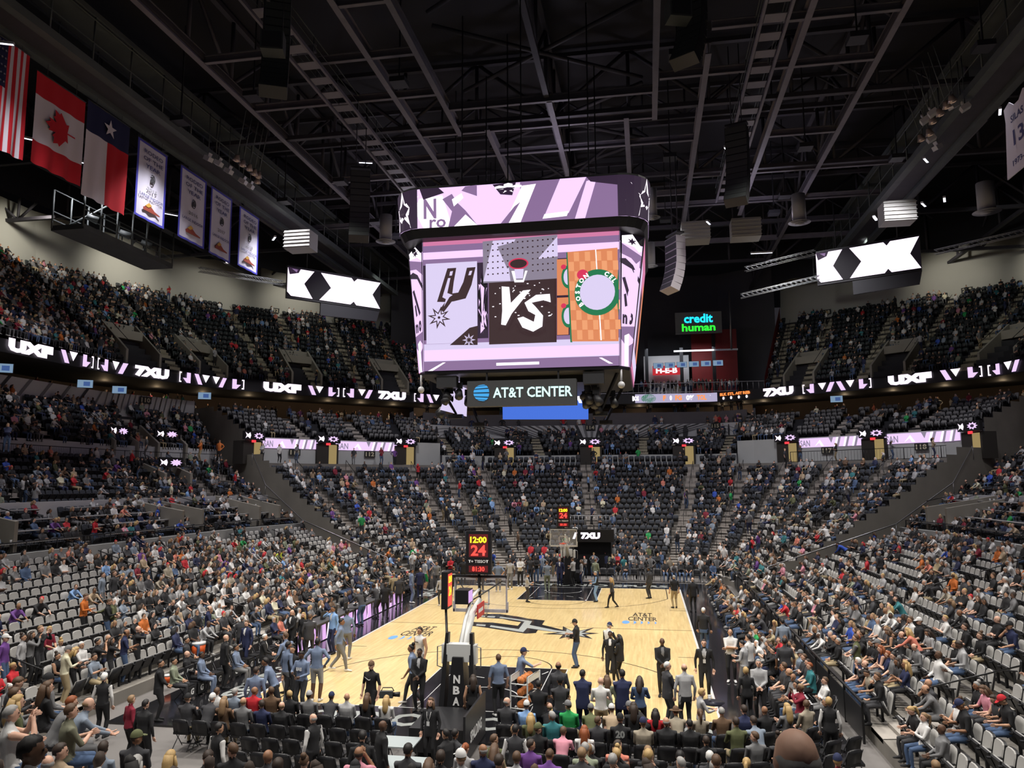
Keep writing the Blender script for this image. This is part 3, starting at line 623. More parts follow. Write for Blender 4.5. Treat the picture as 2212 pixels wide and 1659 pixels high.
# team bench on the left, near the camera, with lettered covers
M_COVER = mat('bench_cover', (.02, .02, .022), .6)
b = MB(); b.box((0, -.26, .74), (.47, .06, .42)); COV = b.mesh('back_cover', [M_COVER]); b = MB(); b.box((0, .235, .25), (.46, .02, .36)); COV2 = b.mesh('seat_skirt', [M_COVER])
tx = text_mesh('cover_lettering', 'Frost', .17, bold=.004); tx.materials.append(M_TXT); tx.transform(plane_M((0, -.225, .80), (-1, 0, 0), (0, 0, 1))); tx2 = text_mesh('cover_lettering', 'G', .26, bold=.012); tx2.materials.append(M_TXT); tx2.transform(plane_M((0, .25, .25), (-1, 0, 0), (0, 0, 1)))
for i in range(12):
    y = -14.6+i*.56; t = chair(-9.75, y, 0, -pi/2, 'bench chair with black lettered cover along the left sideline', 'covered chairs of the near team bench'); c = put('back_cover', COV, t); put('cover_lettering', tx, c); c = put('seat_skirt', COV2, t); put('cover_lettering', tx2, c)
for i in range(12):
    t = chair(-9.75, 7.6+i*.56, 0, -pi/2, 'bench chair with black lettered cover past the press table', 'covered chairs of the far team bench'); c = put('back_cover', COV, t); put('cover_lettering', tx, c)
# right courtside row with striped covers
M_S1 = mat('cover_red', (.38, .03, .05), .7); M_S2 = mat('cover_white', (.6, .58, .6), .7); M_S3 = mat('cover_black', (.03, .028, .032), .7)
b = MB()
b.box((0, -.27, .68), (.5, .05, .5), 2)
for k in range(3):
    x = -.2+k*.16; b.quad((x, -.297, .46), (x+.07, -.297, .46), (x+.13, -.297, .91), (x+.06, -.297, .91), k % 2); b.quad((x-.02, -.296, .932), (x+.07, -.296, .932), (x+.07, -.243, .932), (x-.02, -.243, .932), 1)
SCOV = b.mesh('striped_cover', [M_S1, M_S2, M_S3])
RIGHT = []
for i in range(46):
    y = -15.2+i*.6; t = chair(9.75, y, 0, pi/2, 'courtside chair with striped cover along the right sideline', 'striped courtside chairs on the right'); put('striped_cover', SCOV, t); RIGHT.append((9.75, y))
for i in range(15):
    x = 2.3+i*.56; chair(x, 18.6, 0, pi, 'black folding chair in the far end floor row', 'floor chairs at the far end')
# barrier between the courtside rows and the right stand
bar = thing('barrier', 'long black barrier of panels between courtside chairs and right stand', 'barrier', (11.3, 0, 0))
b = MB(); b.box((0, 0, .5), (.035, 1.86, .86)); PAN = b.mesh('panel', [mat('barrier_panel', (.02, .02, .022), .35)]); b = MB(); b.box((0, 0, .55), (.06, .06, 1.1)); PST = b.mesh('post', [M_RAIL])
for i in range(16):
    y = -15.6+1.95*i; put('panel', PAN, bar, loc=(0, y+.975, 0)); put('post', PST, bar, loc=(0, y, 0))
b = MB(); b.box((0, 0, 1.1), (.07, 31.4, .05)); b.build('top_rail', M_RAIL, bar)
# ---------------------------------------------------------------- walls that close the ends of stands
def zprof(tiers, w):
    for t in tiers:
        for a, b, z in t:
            if a-1e-6 <= w <= b+1e-6: return z
    return None
def end_wall(name, s, ta, tb, w0, w1, m):
    mb = MB(); W = np.linspace(w0, w1, 60); za = zb = None
    for i in range(59):
        wm = (W[i]+W[i+1])/2; za = zprof(ta, wm) or za; zb = zprof(tb, wm) or zb
        if za is None or zb is None: continue
        p, q = P2(s, W[i]), P2(s, W[i+1]); lo, hi = min(za, zb)-.4, max(za, zb)+.75
        mb.quad((*p, lo), (*q, lo), (*q, hi), (*p, hi))
    return mb.build(name, m, kind='structure')
M_BEIGE = mat('beige_concrete', (.20, .185, .155), .8, noise=.2, nscale=.7)
SIDE = [SIDE_GREY, SIDE_CLUB, SIDE_DARK, SIDE_UP]
end_wall('wall_stand_end_left', SA, SIDE, [END_LOW, COR_UP], .0, 1.08, M_BEIGE); end_wall('wall_stand_end_right', SB, SIDE, [END_LOW, COR_UP], .0, 1.08, M_BEIGE)
end_wall('wall_corner_end_left', C1, [COR_UP], [END_UP], .72, .985, M_CONC); end_wall('wall_corner_end_right', C2, [COR_UP], [END_UP], .72, .985, M_CONC)
M_REDW = mat('red_wall', (.20, .012, .014), .6, noise=.35, nscale=.5)
mb = MB(); a, b = P2(U2, 1.0), P2(U2, 1.5); mb.quad((*a, 16.3), (*b, 16.3), (*b, 29.5), (*a, 18.6)); mb.build('wall_balcony_end_right', M_REDW, kind='structure')
mb = MB(); a, b = P2(U1, 1.0), P2(U1, 1.5); mb.quad((*a, 16.3), (*b, 16.3), (*b, 29.5), (*a, 18.6)); mb.build('wall_balcony_end_left', M_GREYW, kind='structure')
# ---------------------------------------------------------------- roof: deck, steel, catwalks
M_DECK = mat('roof_deck', (.012, .011, .014), .8, noise=.4, nscale=.2); M_BEAM = mat('roof_steel', (.14, .13, .148), .6, noise=.25, nscale=1.5); M_BEAMD = mat('dark_roof_steel', (.045, .042, .052), .65, noise=.3, nscale=1)
M_CAT = mat('catwalk_steel', (.075, .085, .085), .6, noise=.3, nscale=1.2); M_DUCT = mat('white_duct', (.34, .34, .32), .55)
mb = MB(); mb.quad((-62, -14, 36), (62, -14, 36), (62, 92, 36), (-62, 92, 36)); mb.build('ceiling', M_DECK, kind='structure')
def ibeam(x0, y0, x1, y1, z=31., fw=.34, h=.62, m=None, name='ceiling_beam'):
    b = MB(); b.beam((x0, y0, z), (x1, y1, z), fw, .06); b.beam((x0, y0, z+h/2), (x1, y1, z+h/2), .06, h); b.beam((x0, y0, z+h), (x1, y1, z+h), fw, .06)
    return b.build(name, m or M_BEAM, kind='structure')
for x, y0, y1 in ((-18.9, -12, 42), (-9.3, -12, 22), (-6.5, -12, 10), (-4.5, 9.4, 20), (.15, 6.4, 20), (4.9, 9.4, 42), (6.75, -12, 10), (9.65, 2.5, 44), (14.5, -12, 30), (19.2, -12, 46), (-9.3, 22, 44), (-28.5, 12, 44), (28.5, 14, 50)): ibeam(x, y0, x, y1)
for x0, x1, y in ((-9.3, -6.5, -5.1), (-12.4, -6.5, -.3), (-18.9, -6.5, 4.3), (-6.4, 6.75, 6.4), (-9.3, 6.75, 9.8), (-12, 9.65, 13.7), (9.65, 19.2, .2), (7, 19.2, 4.9), (14.5, 19.2, 14.1), (-18.9, -12, -1.5), (-18.9, -9.3, 16.5), (9.65, 28.5, 20.5), (4.9, 28.5, 27), (-28.5, -9.3, 27), (-9.3, 9.65, 24), (-12, 28, 38), (19.2, 30, 33)): ibeam(x0, y, x1, y, z=31.05, fw=.24, h=.42)
def truss(a, b, h=3.2, bays=12, m=None, name='ceiling_truss', r=.13, w=.34):
    t = MB(); a, b = Vector(a), Vector(b); up = Vector((0, 0, h))
    t.beam(a, b, w, .3); t.beam(a+up, b+up, w, .3)
    for i in range(bays+1):
        p = a.lerp(b, i/bays); t.rod(p, p+up, r, 0, 5)
        if i < bays: q = a.lerp(b, (i+1)/bays); t.rod(*((p, q+up) if i % 2 else (p+up, q)), r, 0, 5)
    return t.build(name, m or M_BEAMD, kind='structure')
for y in (8.9, 20.0, 33.0, 46): truss((-56, y, 31.3), (56, y, 31.3), 4.2, 22)
for x in (-18.9, 19.2, 0): truss((x, -12, 31.4), (x, 60, 31.4), 4.2, 16)
for x in (-40, 40): truss((x, -12, 31.6), (x, 60, 31.6), 4.0, 14)
for y in (14.3, 27, 39): truss((-30, y, 33.2), (30, y, 33.2), 2.2, 20, r=.08, w=.2)
# wind braces of the roof
b = MB()
for i in range(6):
    y = -8+i*9; b.rod((-6, y, 33.5), (6, y+8, 33.5), .14); b.rod((6, y, 33.7), (-6, y+8, 33.7), .14)
b.build('ceiling_brace', M_BEAMD, kind='structure')
def catwalk(x0, x1, y0, y1, z, label, plates=True):
    t = thing('catwalk', label, 'catwalk', ((x0+x1)/2, (y0+y1)/2, z)); L = y1-y0; W = x1-x0; n = int(L/1.6)
    for s in (-1, 1): b = MB(); b.box((s*W/2, 0, 0), (.14, L, .22)); b.build('stringer', M_BEAM, t)
    b = MB(); b.box((0, 0, 0), (W*.8, .75, .05)); pm = b.mesh('floor_plate', [mat('floor_plate', (.16, .15, .165), .55)])
    for i in range(n): put('floor_plate', pm, t, loc=(0, -L/2+(i+.5)*L/n, .02))
    b = MB(); b.rod((0, 0, 0), (0, 0, 1.1), .025); pm = b.mesh('post', [M_CAT])
    for s in (-1, 1):
        for i in range(0, n, 2): put('post', pm, t, loc=(s*W/2, -L/2+i*L/n, .1))
        b = MB(); b.rod((s*W/2, -L/2, 1.2), (s*W/2, L/2, 1.2), .03); b.rod((s*W/2, -L/2, .7), (s*W/2, L/2, .7), .02); b.build('handrail', M_CAT, t)
    return t
catwalk(-13.0, -11.7, -9, 24, 30.2, 'catwalk of pale plates under the roof left of the scoreboard'); catwalk(11.9, 13.2, -9, 24, 30.2, 'catwalk of pale plates under the roof right of the scoreboard')
def big_catwalk(x, y0, y1, z, label):
    t = thing('lighting_catwalk', label, 'catwalk', (x, (y0+y1)/2, z)); L = y1-y0; k = -1 if x < 0 else 1
    for dx in (-1.0, 1.0): b = MB(); b.box((dx, 0, 0), (.5, L, .45)); b.build('girder', M_CAT, t)
    b = MB(); b.box((0, 0, .1), (1.6, L, .06)); b.build('deck', M_BEAMD, t)
    b = MB(); b.rod((0, 0, 0), (0, 0, 2.6), .05); pm = b.mesh('hanger', [M_CAT]); n = int(L/3)
    for dx in (-1.1, 1.1):
        for i in range(n+1): put('hanger', pm, t, loc=(dx, -L/2+i*L/n, .2))
        b = MB(); b.rod((dx, -L/2, 1.3), (dx, L/2, 1.3), .04); b.rod((dx, -L/2, 2.6), (dx, L/2, 2.6), .07); b.build('handrail', M_CAT, t)
    b = MB(); b.box((0, 0, 2.9), (2.4, L, .3)); b.build('cable_tray', M_CAT, t)
    return t
big_catwalk(-24.2, -14, 46, 29.4, 'wide lighting catwalk above the flags on the left'); big_catwalk(25.6, -14, 48, 29.4, 'wide lighting catwalk under the roof on the right')
M_LAMPW = mat('lamp_housing', (.5, .5, .52), .4); A_LAMP = glow('lamp_face', (235, 238, 255), 2.2); A_WARM = glow('lamp_lens', (150, 120, 100), .7)
# flood lamps and round lamps along the side catwalks
LH = MB(); LH.box((0, 0, 0), (.5, .42, .3)); LH.box((0, 0, .25), (.05, .3, .3)); LHm = LH.mesh('housing', [M_LAMPW]); BR_ = MB(); BR_.rod((0, 0, .1), (0, 0, 3.2), .03); BRm = BR_.mesh('bracket', [M_CAT])
RH = MB(); RH.tube([(0, 0, .3), (0, 0, .05), (0, 0, -.12)], [.12, .2, .27], 0, 12); RHm = RH.mesh('lamp_reflector', [mat('reflector', (.42, .34, .30), .3, metal=.5)]); RL = MB(); RL.ball((0, 0, -.1), .2, 0, 12, 6, (1, 1, .4)); RLm = RL.mesh('lens', [A_WARM])
RK = random.Random(3)
for side, uv in (('left', [(450, 343), (472, 353), (494, 370), (525, 392), (540, 402)]), ('right', [(1998, 260), (2015, 244), (2060, 228), (2085, 232), (2012, 300), (2025, 318)])):
    for i, (u, v) in enumerate(uv):
        p = at(u, v, z=28.6); o = thing('flood_light', '', 'light', p, RK.uniform(-.4, .4)); k = put('housing', LHm, o); k.rotation_euler[1] = .5*(1 if side == 'left' else -1); put('bracket', BRm, o)
        tag(o, 'white box flood light, number %s from the near end on the %s catwalk' % (('one', 'two', 'three', 'four', 'five', 'six')[i], side), 'light', 'box flood lights on the %s catwalk' % side)
for side, uv in (('left', [(511, 344), (524, 355), (538, 364), (549, 374), (558, 380), (556, 392)]), ('right', [(2057, 216), (2045, 229), (2031, 245), (2015, 262), (2008, 288), (1990, 300)])):
    for i, (u, v) in enumerate(uv):
        p = at(u, v, z=28.4); o = thing('round_lamp', 'round spotlight, number %s of the cluster on the %s catwalk' % (('one', 'two', 'three', 'four', 'five', 'six')[i], side), 'light', p, 0, 'round spotlights on the %s catwalk' % side); put('lamp_reflector', RHm, o); put('lens', RLm, o); put('bracket', BRm, o); o.rotation_euler = (.35, .4 if side == 'left' else -.4, 0)
# bright work lamps dotted under the roof
WL = MB(); WL.box((0, 0, 0), (.9, .16, .12), 0); WL.box((0, 0, -.065), (.84, .13, .01), 1); WLm = WL.mesh('tube_lamp', [M_LAMPW, A_LAMP])
for i, (u, v, z, rz) in enumerate(((790, 350, 28, .3), (592, 514, 25, -.9), (2000, 345, 28, 1), (2160, 240, 28, 1.2), (1570, 322, 28, 1.2), (1530, 480, 27, 1.2), (1634, 546, 25, .0), (1656, 545, 25, 0), (1890, 471, 26, 1.1), (1995, 441, 26, 1), (8, 92, 28, .4), (2040, 430, 25, 1.2), (55, 297, 27, .8), (180, 350, 26.5, .8), (370, 462, 26, .8))):
    o = put('tube_lamp', WLm, loc=at(u, v, z=z), rz=rz); tag(o, 'small white tube lamp %s' % ('under the steel left of the scoreboard top', 'below the last rodeo banner', 'on the right catwalk', 'beside the hanging jersey', 'on the right speaker hang', 'above the grey duct boxes', 'pair under the steel above the right board, first', 'pair under the steel above the right board, second', 'above the right white board', 'right of the round duct outlet', 'above the striped flag', 'on the far right wall', 'behind the striped flag', 'behind the leaf flag', 'behind the first banners')[i], 'light')
# round duct outlets
def diffuser(u, v, z, r, label):
    p = at(u, v, z=z); t = thing('duct_outlet', label, 'duct', p); b = MB(); b.tube([(0, 0, 2.2), (0, 0, 0)], [r*.62, r*.62], 0, 16); b.build('pipe', M_DUCT, t)
    for k in range(3): b = MB(); b.tube([(0, 0, .05-.07*k), (0, 0, -.07*k)], [r*(1-.28*k)*.8, r*(1-.28*k)], 0, 20); b.build('ring', M_DUCT, t)
for u, v, r, l in ((1727, 481, .82, 'white round duct outlet above the right white board'), (2132, 458, .95, 'white round duct outlet at the far right under the roof'), (833, 522, .8, 'round duct outlet left of the scoreboard'), (1409, 470, .6, 'round duct outlet right of the scoreboard ring'), (1407, 575, .6, 'lower round duct outlet right of the scoreboard')): diffuser(u, v, 26.5, r, l)
for i, (u, v) in enumerate(((1502, 512), (1610, 505), (1938, 470), (650, 530))):
    p = at(u, v, z=26.5); t = thing('duct_box', ('pale grey duct box above the lit blue and green sign', 'pale grey duct box left of the round outlet', 'grey duct box above the right white board', 'grey duct box below the last rodeo banner')[i], 'duct', p)
    b = MB(); b.box((0, 0, .3), (2.2, 1.6, 1.5)); b.build('box', M_DUCT, t)
    for k in range(5): b = MB(); b.box((0, -.82, -.3+.3*k), (2.3, .06, .05)); b.build('rib', M_DUCT, t)
# line arrays of loudspeakers
M_SPK = mat('speaker_black', (.022, .022, .026), .5); M_SPKG = mat('speaker_grille', (.055, .062, .062), .6, noise=.2, nscale=40); M_SPKW = mat('speaker_white', (.5, .48, .52), .5)
def array(u, v, z, n, rz, label, curl=.085, m=(M_SPK, M_SPKG), w_=1.25, h_=.42):
    """a J-shaped hang of n speaker boxes whose lowest box is seen at (u, v)"""
    end = at(u, v, z=z); t = thing('speaker_array', label, 'loudspeaker', end, rz); pos = []; y = zz = 0.; a = n*curl*.55
    bx = MB(); bx.box((0, 0, 0), (w_, .62, h_*.94), 0); bx.box((0, .315, 0), (w_*.96, .01, h_*.82), 1)
    for s in (-.3, .3): bx.box((s*w_, -.315, 0), (.12, .012, h_*.5), 1)
    me = bx.mesh('speaker_box', list(m))
    for i in range(n):
        o = put('speaker_box', me, t, loc=(0, y, zz)); o.rotation_euler = (a, 0, 0); y += -math.sin(a)*h_; zz += math.cos(a)*h_; a = max(a-curl, 0)
    b = MB(); b.rod((-.3, y, zz), (-.3, y, zz+5), .03); b.rod((.3, y, zz), (.3, y, zz+5), .03); b.box((0, y, zz), (w_, .5, .1)); b.build('rigging', M_SPK, t)
    return t
array(590, 195, 25.2, 14, math.radians(205), 'long curved speaker array hanging top left of the picture')
array(775, 512, 22.5, 12, math.radians(200), 'curved speaker array hanging left of the scoreboard'); array(1480, 128, 26, 12, math.radians(150), 'curved speaker array hanging at the top right of centre')
array(1590, 432, 23, 12, math.radians(160), 'curved speaker array hanging right of the scoreboard ring'); array(1448, 622, 18.5, 8, math.radians(120), 'pale speaker array hanging beside the right scoreboard edge', m=(M_SPKW, M_SPK))
for u, v, z, l in ((590, 95, 27, 'grey subwoofer box beside the top left speaker array'), (1465, 25, 28, 'grey subwoofer box at the top edge right of centre')):
    t = thing('subwoofer', l, 'loudspeaker', at(u, v, z=z), .3); b = MB(); b.box((0, 0, 0), (1.0, .8, .9)); b.build('cabinet', M_SPKG, t); b = MB(); b.box((0, -.41, 0), (.86, .02, .76)); b.build('grille', M_SPK, t)
    b = MB(); b.rod((-.4, 0, .4), (-.4, 0, 4), .02); b.rod((.4, 0, .4), (.4, 0, 4), .02); b.build('cable', M_SPK, t)
# box trusses with lamps hanging in the corners
def box_truss(a, b, label, n=16, w_=.34):
    t = thing('lighting_truss', label, 'truss', a); a0 = Vector(a); d = Vector(b)-a0; k = d.normalized(); s = k.cross(Vector((0, 0, 1))).normalized()*w_/2; u = Vector((0, 0, w_/2)); M_AL = mat('aluminium', (.38, .40, .40), .4, metal=.6)
    for e in (s+u, s-u, -s+u, -s-u): m = MB(); m.rod(e, d+e, .03, 0, 5); m.build('chord', M_AL, t)
    m = MB()
    for i in range(n):
        p, q = d*(i/n), d*((i+1)/n)
        for e, f in ((s+u, s-u), (-s+u, -s-u), (s+u, -s+u)): m.rod(p+e, q+f, .016, 0, 4)
    m.build('lattice', M_AL, t)
box_truss(at(430, 582, z=24.0), at(612, 612, z=24.0), 'lattice truss in front of the left upper wall', 14); box_truss(at(1600, 640, z=22.5), at(1770, 600, z=23.5), 'lattice truss left of the right white board', 16); box_truss(at(2020, 545, z=25), at(2260, 490, z=25), 'bright lattice truss at the right edge', 18); box_truss(at(1610, 582, z=24), at(1760, 545, z=24.3), 'upper lattice truss left of the right white board', 14)
# follow spot platform below the flags
p0, p1 = at(150, 515, x=-31), at(338, 575, x=-31)
t = thing('spot_platform', 'steel platform with railings and spotlights below the flags', 'platform', (-31, (p0[1]+p1[1])/2, p1[2])); L = abs(p1[1]-p0[1])+.5
b = MB(); b.box((0, 0, 0), (2.4, L, .35)); b.build('deck', M_CAT, t)
for y in np.linspace(-L/2, L/2, 7):
    for x in (-1.15, 1.15): b = MB(); b.rod((x, y, 0), (x, y, 2.6), .06); b.build('post', M_CAT, t)
for z in (.6, 1.15, 2.6):
    for x in (-1.15, 1.15): b = MB(); b.box((x, 0, z), (.06, L, .06)); b.build('rail', M_CAT, t)
for y in (-L*.3, L*.05, L*.3): b = MB(); b.tube([(0, y-.3, 1.3), (.5, y+.2, 1.1)], [.2, .26], 0, 10); b.rod((0, y, 0), (0, y, 1.2), .04); b.build('spotlight', M_SPKG, t)
b = MB(); b.rod((-1, -L*.45, 0), (1, -L*.2, 2.6), .07); b.rod((-1, L*.45, 0), (1, L*.2, 2.6), .07); b.build('brace', M_CAT, t)
# upper soffit: dark drapes along the roof edge over the balcony
mb = MB()
for s0, s1 in ((0, 4.45), (7.02, 11)):
    S = np.linspace(s0, s1, 40); A = P3(S, 1.30, 31.0+0*S); B = P3(S, 1.30, 36); n = len(S); A[:, 2] += .35*np.abs(np.sin(np.arange(n)*.9)); mb.add(np.vstack([A, B]), [(i, i+1, n+i+1, n+i) for i in range(n-1)])
mb.build('ceiling_drape', mat('black_drape', (.012, .012, .015), .9, noise=.4, nscale=.4), kind='structure')
# ---------------------------------------------------------------- centre hung scoreboard
W1 = glow('screen_white', (255, 246, 255), 1.35); W2 = glow('screen_lilac', (232, 198, 248), 1.15); W3 = glow('screen_mauve', (146, 116, 160), .85); W4 = glow('screen_dark', (62, 44, 70), .6); W5 = glow('screen_pink', (216, 128, 170), .9); W6 = glow('screen_pale', (214, 202, 236), 1.0); W7 = glow('screen_brown', (66, 44, 48), .7); W8 = glow('screen_orange', (226, 138, 92), .9); W9 = glow('screen_green', (28, 128, 82), .8); W0 = glow('screen_black', (28, 22, 34), .4)
W10 = glow('screen_red', (220, 50, 90), .9); W11 = glow('screen_grey', (150, 140, 160), .8); W12 = glow('screen_wood_light', (238, 160, 112), .95); BLU = glow('screen_blue', (70, 112, 214), 1.0)
SB_ = thing('scoreboard', 'huge four sided scoreboard hanging over centre court showing a versus screen', 'scoreboard', (0, 0, 0))
FY = -4.55; ZT, ZB = 18.75, 12.35
oct_t = [(-4.72, FY), (4.66, FY), (5.8, -3.3), (5.8, 3.3), (4.66, 4.5), (-4.72, 4.5), (-5.85, 3.3), (-5.85, -3.3)]; oct_b = [(-4.58, FY), (4.53, FY), (5.0, -3.95), (5.0, 3.9), (4.53, 4.5), (-4.58, 4.5), (-5.0, 3.9), (-5.0, -3.95)]
b = MB(); k = 8; b.add([(x*.995, y*.995, ZT+.25) for x, y in oct_t]+[(x*.995, y*.995, ZB-.15) for x, y in oct_b], [(i, (i+1) % k, k+(i+1) % k, k+i) for i in range(k)]+[tuple(range(k)), tuple(range(k, 2*k))[::-1]]); b.build('frame', M_BLACK, SB_)
def screen(parent, name, A, B, Cc, Dd, base, push=.04):
    """screen with corners top-left A, top-right B, bottom-right C, bottom-left D; returns (object, map)"""
    A, B, Cc, Dd = map(Vector, (A, B, Cc, Dd)); n = (Dd-A).cross(B-A).normalized()
    def F(u, v, lift=0.): return (A.lerp(B, u)).lerp(Dd.lerp(Cc, u), v)+n*(push+lift)
    m = MB(); m.quad(F(0, 1), F(1, 1), F(1, 0), F(0, 0)); return m.build(name, base, parent), F
class Art:
    """flat pictures on a screen: layers of polygons in screen units (0..1, downwards)"""
    def __init__(s, F): s.F = F; s.lv = 0; s.b = {}
    def P(s, m, *pts, lv=None):
        s.lv += 1; s.b.setdefault(m.name, (m, MB()))[1].poly([s.F(u, v, .004+.0016*s.lv) for u, v in pts])
    def R(s, m, a, b, c, d): s.P(m, (a, b), (a, d), (c, d), (c, b))
    def C(s, m, cx, cy, rx, ry, n=20, a0=0, a1=360): s.P(m, *[(cx+rx*math.cos(math.radians(a0+(a1-a0)*i/n)), cy+ry*math.sin(math.radians(a0+(a1-a0)*i/n))) for i in range(n if a1-a0 == 360 else n+1)])
    def S(s, m, cx, cy, rx, ry, n, k, rot=0.): s.P(m, *[(cx+rx*(1 if i % 2 == 0 else k)*math.sin(rot+pi*i/n), cy-ry*(1 if i % 2 == 0 else k)*math.cos(rot+pi*i/n)) for i in range(2*n)])
    def T(s, m, txt, cx, cy, w=None, h=None, asp=1., ang=0., **k):
        s.lv += 1; me = text_mesh('screen_lettering', txt, 1, **k); co = np.empty(len(me.vertices)*3); me.vertices.foreach_get('co', co); co = co.reshape(-1, 3); lo, hi = co.min(0), co.max(0); d = np.maximum(hi-lo, 1e-6)
        if w is None: w = h*d[0]/d[1]/asp
        if h is None: h = w*d[1]/d[0]*asp
        q = [((p[0]-(lo[0]+hi[0])/2)/d[0]*w, -(p[1]-(lo[1]+hi[1])/2)/d[1]*h) for p in co]
        ca, sa = math.cos(ang), math.sin(ang); q = [(cx+u*ca-v/asp*sa, cy+u*sa*asp+v*ca) for u, v in q]
        o, mb = s.b.setdefault(m.name, (m, MB())); mb.add([s.F(u, v, .004+.0016*s.lv) for u, v in q], [tuple(p.vertices) for p in me.polygons]); D.meshes.remove(me)
    def done(s, parent, name='screen_print'):
        for m, mb in s.b.values():
            me = mb.mesh(name, [m]); bm = bmesh.new(); bm.from_mesh(me); bmesh.ops.triangulate(bm, faces=[f for f in bm.faces if len(f.verts) > 4], ngon_method='EAR_CLIP'); bm.to_mesh(me); bm.free(); put(name, me, parent, kind='stuff' if len(mb.f) > 1 else None)
q3 = lambda p, z: (p[0], p[1], z)
scr, F = screen(SB_, 'main_screen', q3(oct_t[0], ZT), q3(oct_t[1], ZT), q3(oct_b[1], ZB), q3(oct_b[0], ZB), W3)
A = Art(F)
A.R(W5, 0, 0, 1, .05); A.R(W3, 0, .05, 1, .16); A.R(W2, 0, .10, 1, .155); A.R(W6, 0, .80, 1, .93); A.R(W2, 0, .845, 1, .925); A.R(W3, 0, .935, 1, 1); A.P(W1, (.02, 1), (.10, .94), (.115, .94), (.045, 1)); A.P(W1, (.9, .94), (.915, .94), (.97, .985), (.95, .985)); A.R(W1, .38, .955, .6, .975)
for (a, c) in ((.0, .015), (.28, .34), (.69, .755)): A.R(W4, a, .2, c, .77)
for i in range(26): A.P((W2, W0)[i % 2], (.285+.05*RK.random(), .24+.5*RK.random()), (.30+.04*RK.random(), .25+.5*RK.random()), (.29+.045*RK.random(), .27+.48*RK.random()))
A.R(W6, .015, .19, .285, .80)          # left poster with the spur
U = [(.085, .0), (.125, .0)]
px_ = lambda x, y: ((x-915)/420, (y-512+(x-915)*.028)/287)
def Z(x, y): return px_(840+x/3.0717, 380+y/3.0717)
A.P(W7, Z(398, 606), Z(458, 604), Z(440, 700), Z(430, 775), Z(470, 770), Z(505, 700), Z(530, 605), Z(588, 602), Z(560, 720), Z(520, 810), Z(440, 828), Z(425, 830), Z(370, 900), Z(345, 880), Z(380, 832), Z(325, 830)); A.P(W6, Z(416, 628), Z(436, 625), Z(428, 655), Z(411, 656)); A.P(W6, Z(548, 628), Z(566, 626), Z(556, 655), Z(539, 656)); A.P(W6, Z(402, 672), Z(418, 672), Z(396, 772), Z(432, 786), Z(410, 800), Z(372, 862), Z(386, 812), Z(362, 800))
c = Z(338, 935); A.S(W7, c[0], c[1], .062, .088, 8, .42, .2); A.S(W6, c[0], c[1], .040, .056, 8, .45, .2); A.C(W7, c[0], c[1], .007, .010)
A.P(W7, Z(410, 1118), Z(480, 1060), Z(545, 1005), Z(600, 992), Z(598, 1118)); A.S(W6, *Z(540, 1085), .035, .05, 8, .4); A.S(W7, *Z(540, 1085), .02, .03, 8, .4)
A.R(W7, .345, .34, .69, .82)            # centre poster
A.P(W11, Z(637, 432), Z(1127, 402), Z(1130, 690), Z(640, 712)); A.P(W6, Z(705, 430), Z(855, 424), Z(800, 520), Z(820, 700), Z(640, 700)); A.P(W6, Z(1127, 415), Z(1000, 560), Z(1130, 545)); A.P(W11, Z(735, 470), Z(850, 440), Z(880, 560), Z(800, 620))
for i in range(14):
    for j in range(6):
        if 4 < i < 9 and j > 2: continue
        u, v = Z(672+i*33, 455+j*40-i*1.6); A.R(W7, u-.004, v-.005, u+.004, v+.005)
A.C(W10, *Z(876, 592), .051, .042); A.C(W7, *Z(876, 592), .043, .033); A.P(W6, *[Z(*p) for p in ((850, 628), (910, 628), (905, 690), (855, 690))])
A.P(W1, Z(830, 640), Z(850, 640), Z(860, 700), Z(905, 700), Z(920, 640), Z(935, 640), Z(910, 715), Z(850, 715))
A.P(W1, Z(765, 740), Z(815, 745), Z(825, 850), Z(905, 770), Z(955, 765), Z(830, 920), Z(790, 995), Z(760, 990), Z(768, 900)); A.P(W1, Z(1080, 795), Z(990, 800), Z(915, 850), Z(940, 905), Z(985, 930), Z(975, 975), Z(905, 940), Z(868, 950), Z(900, 1010), Z(970, 1038), Z(1030, 1005), Z(1035, 935), Z(985, 875), Z(960, 850), Z(1040, 835), Z(1085, 850))
for i in range(40): u, v = Z(700+400*RK.random(), 720+240*RK.random()); A.R(W1, u, v, u+.004+.006*RK.random(), v+.006)
for v0, v1 in ((.255, .565), (.585, .90)): A.R(W8, .695, v0*.86, .752, v1*.86); A.C(W9, .752, (v0+v1)*.43, .035, .085); A.C(W6, .752, (v0+v1)*.43, .024, .06); A.C(W10, .728, (v0+v1)*.43-.075, .013, .018)
A.P(W9, Z(1188, 530), Z(1200, 530), Z(1225, 1110), Z(1212, 1110)); A.P(W8, Z(1195, 528), Z(1512, 508), Z(1518, 1105), Z(1222, 1105))   # right poster: parquet with the ring
for i in range(9):
    for j in range(9):
        if (i+j) % 2:
            x, y = 1200+i*35, 530+j*63; A.P(W12, Z(x+j*2.5, y), Z(x+33+j*2.5, y), Z(x+35+j*2.5, y+60), Z(x+2+j*2.5, y+60))
A.P(W1, Z(1372, 520), Z(1378, 520), Z(1412, 1100), Z(1405, 1100))
cx, cy = Z(1385, 795)
A.P(W9, *[(cx+.112*math.cos(t), cy+.168*math.sin(t)) for t in np.linspace(math.radians(30), math.radians(330), 30)], (.999, .31), (.999, .66)); A.C(W6, cx, cy, .086, .128, 28); A.C(W10, *Z(1292, 680), .028, .038)
for ch, an in zip('BOSTON', (235, 254, 272, 290, 308, 326)): t = math.radians(an-90+180+0); A.T(W1, ch, cx-.098*math.cos(math.radians(an-270)), cy-.147*math.sin(math.radians(an-270)), h=.034, asp=1.46, ang=math.radians(an-360), bold=.04)
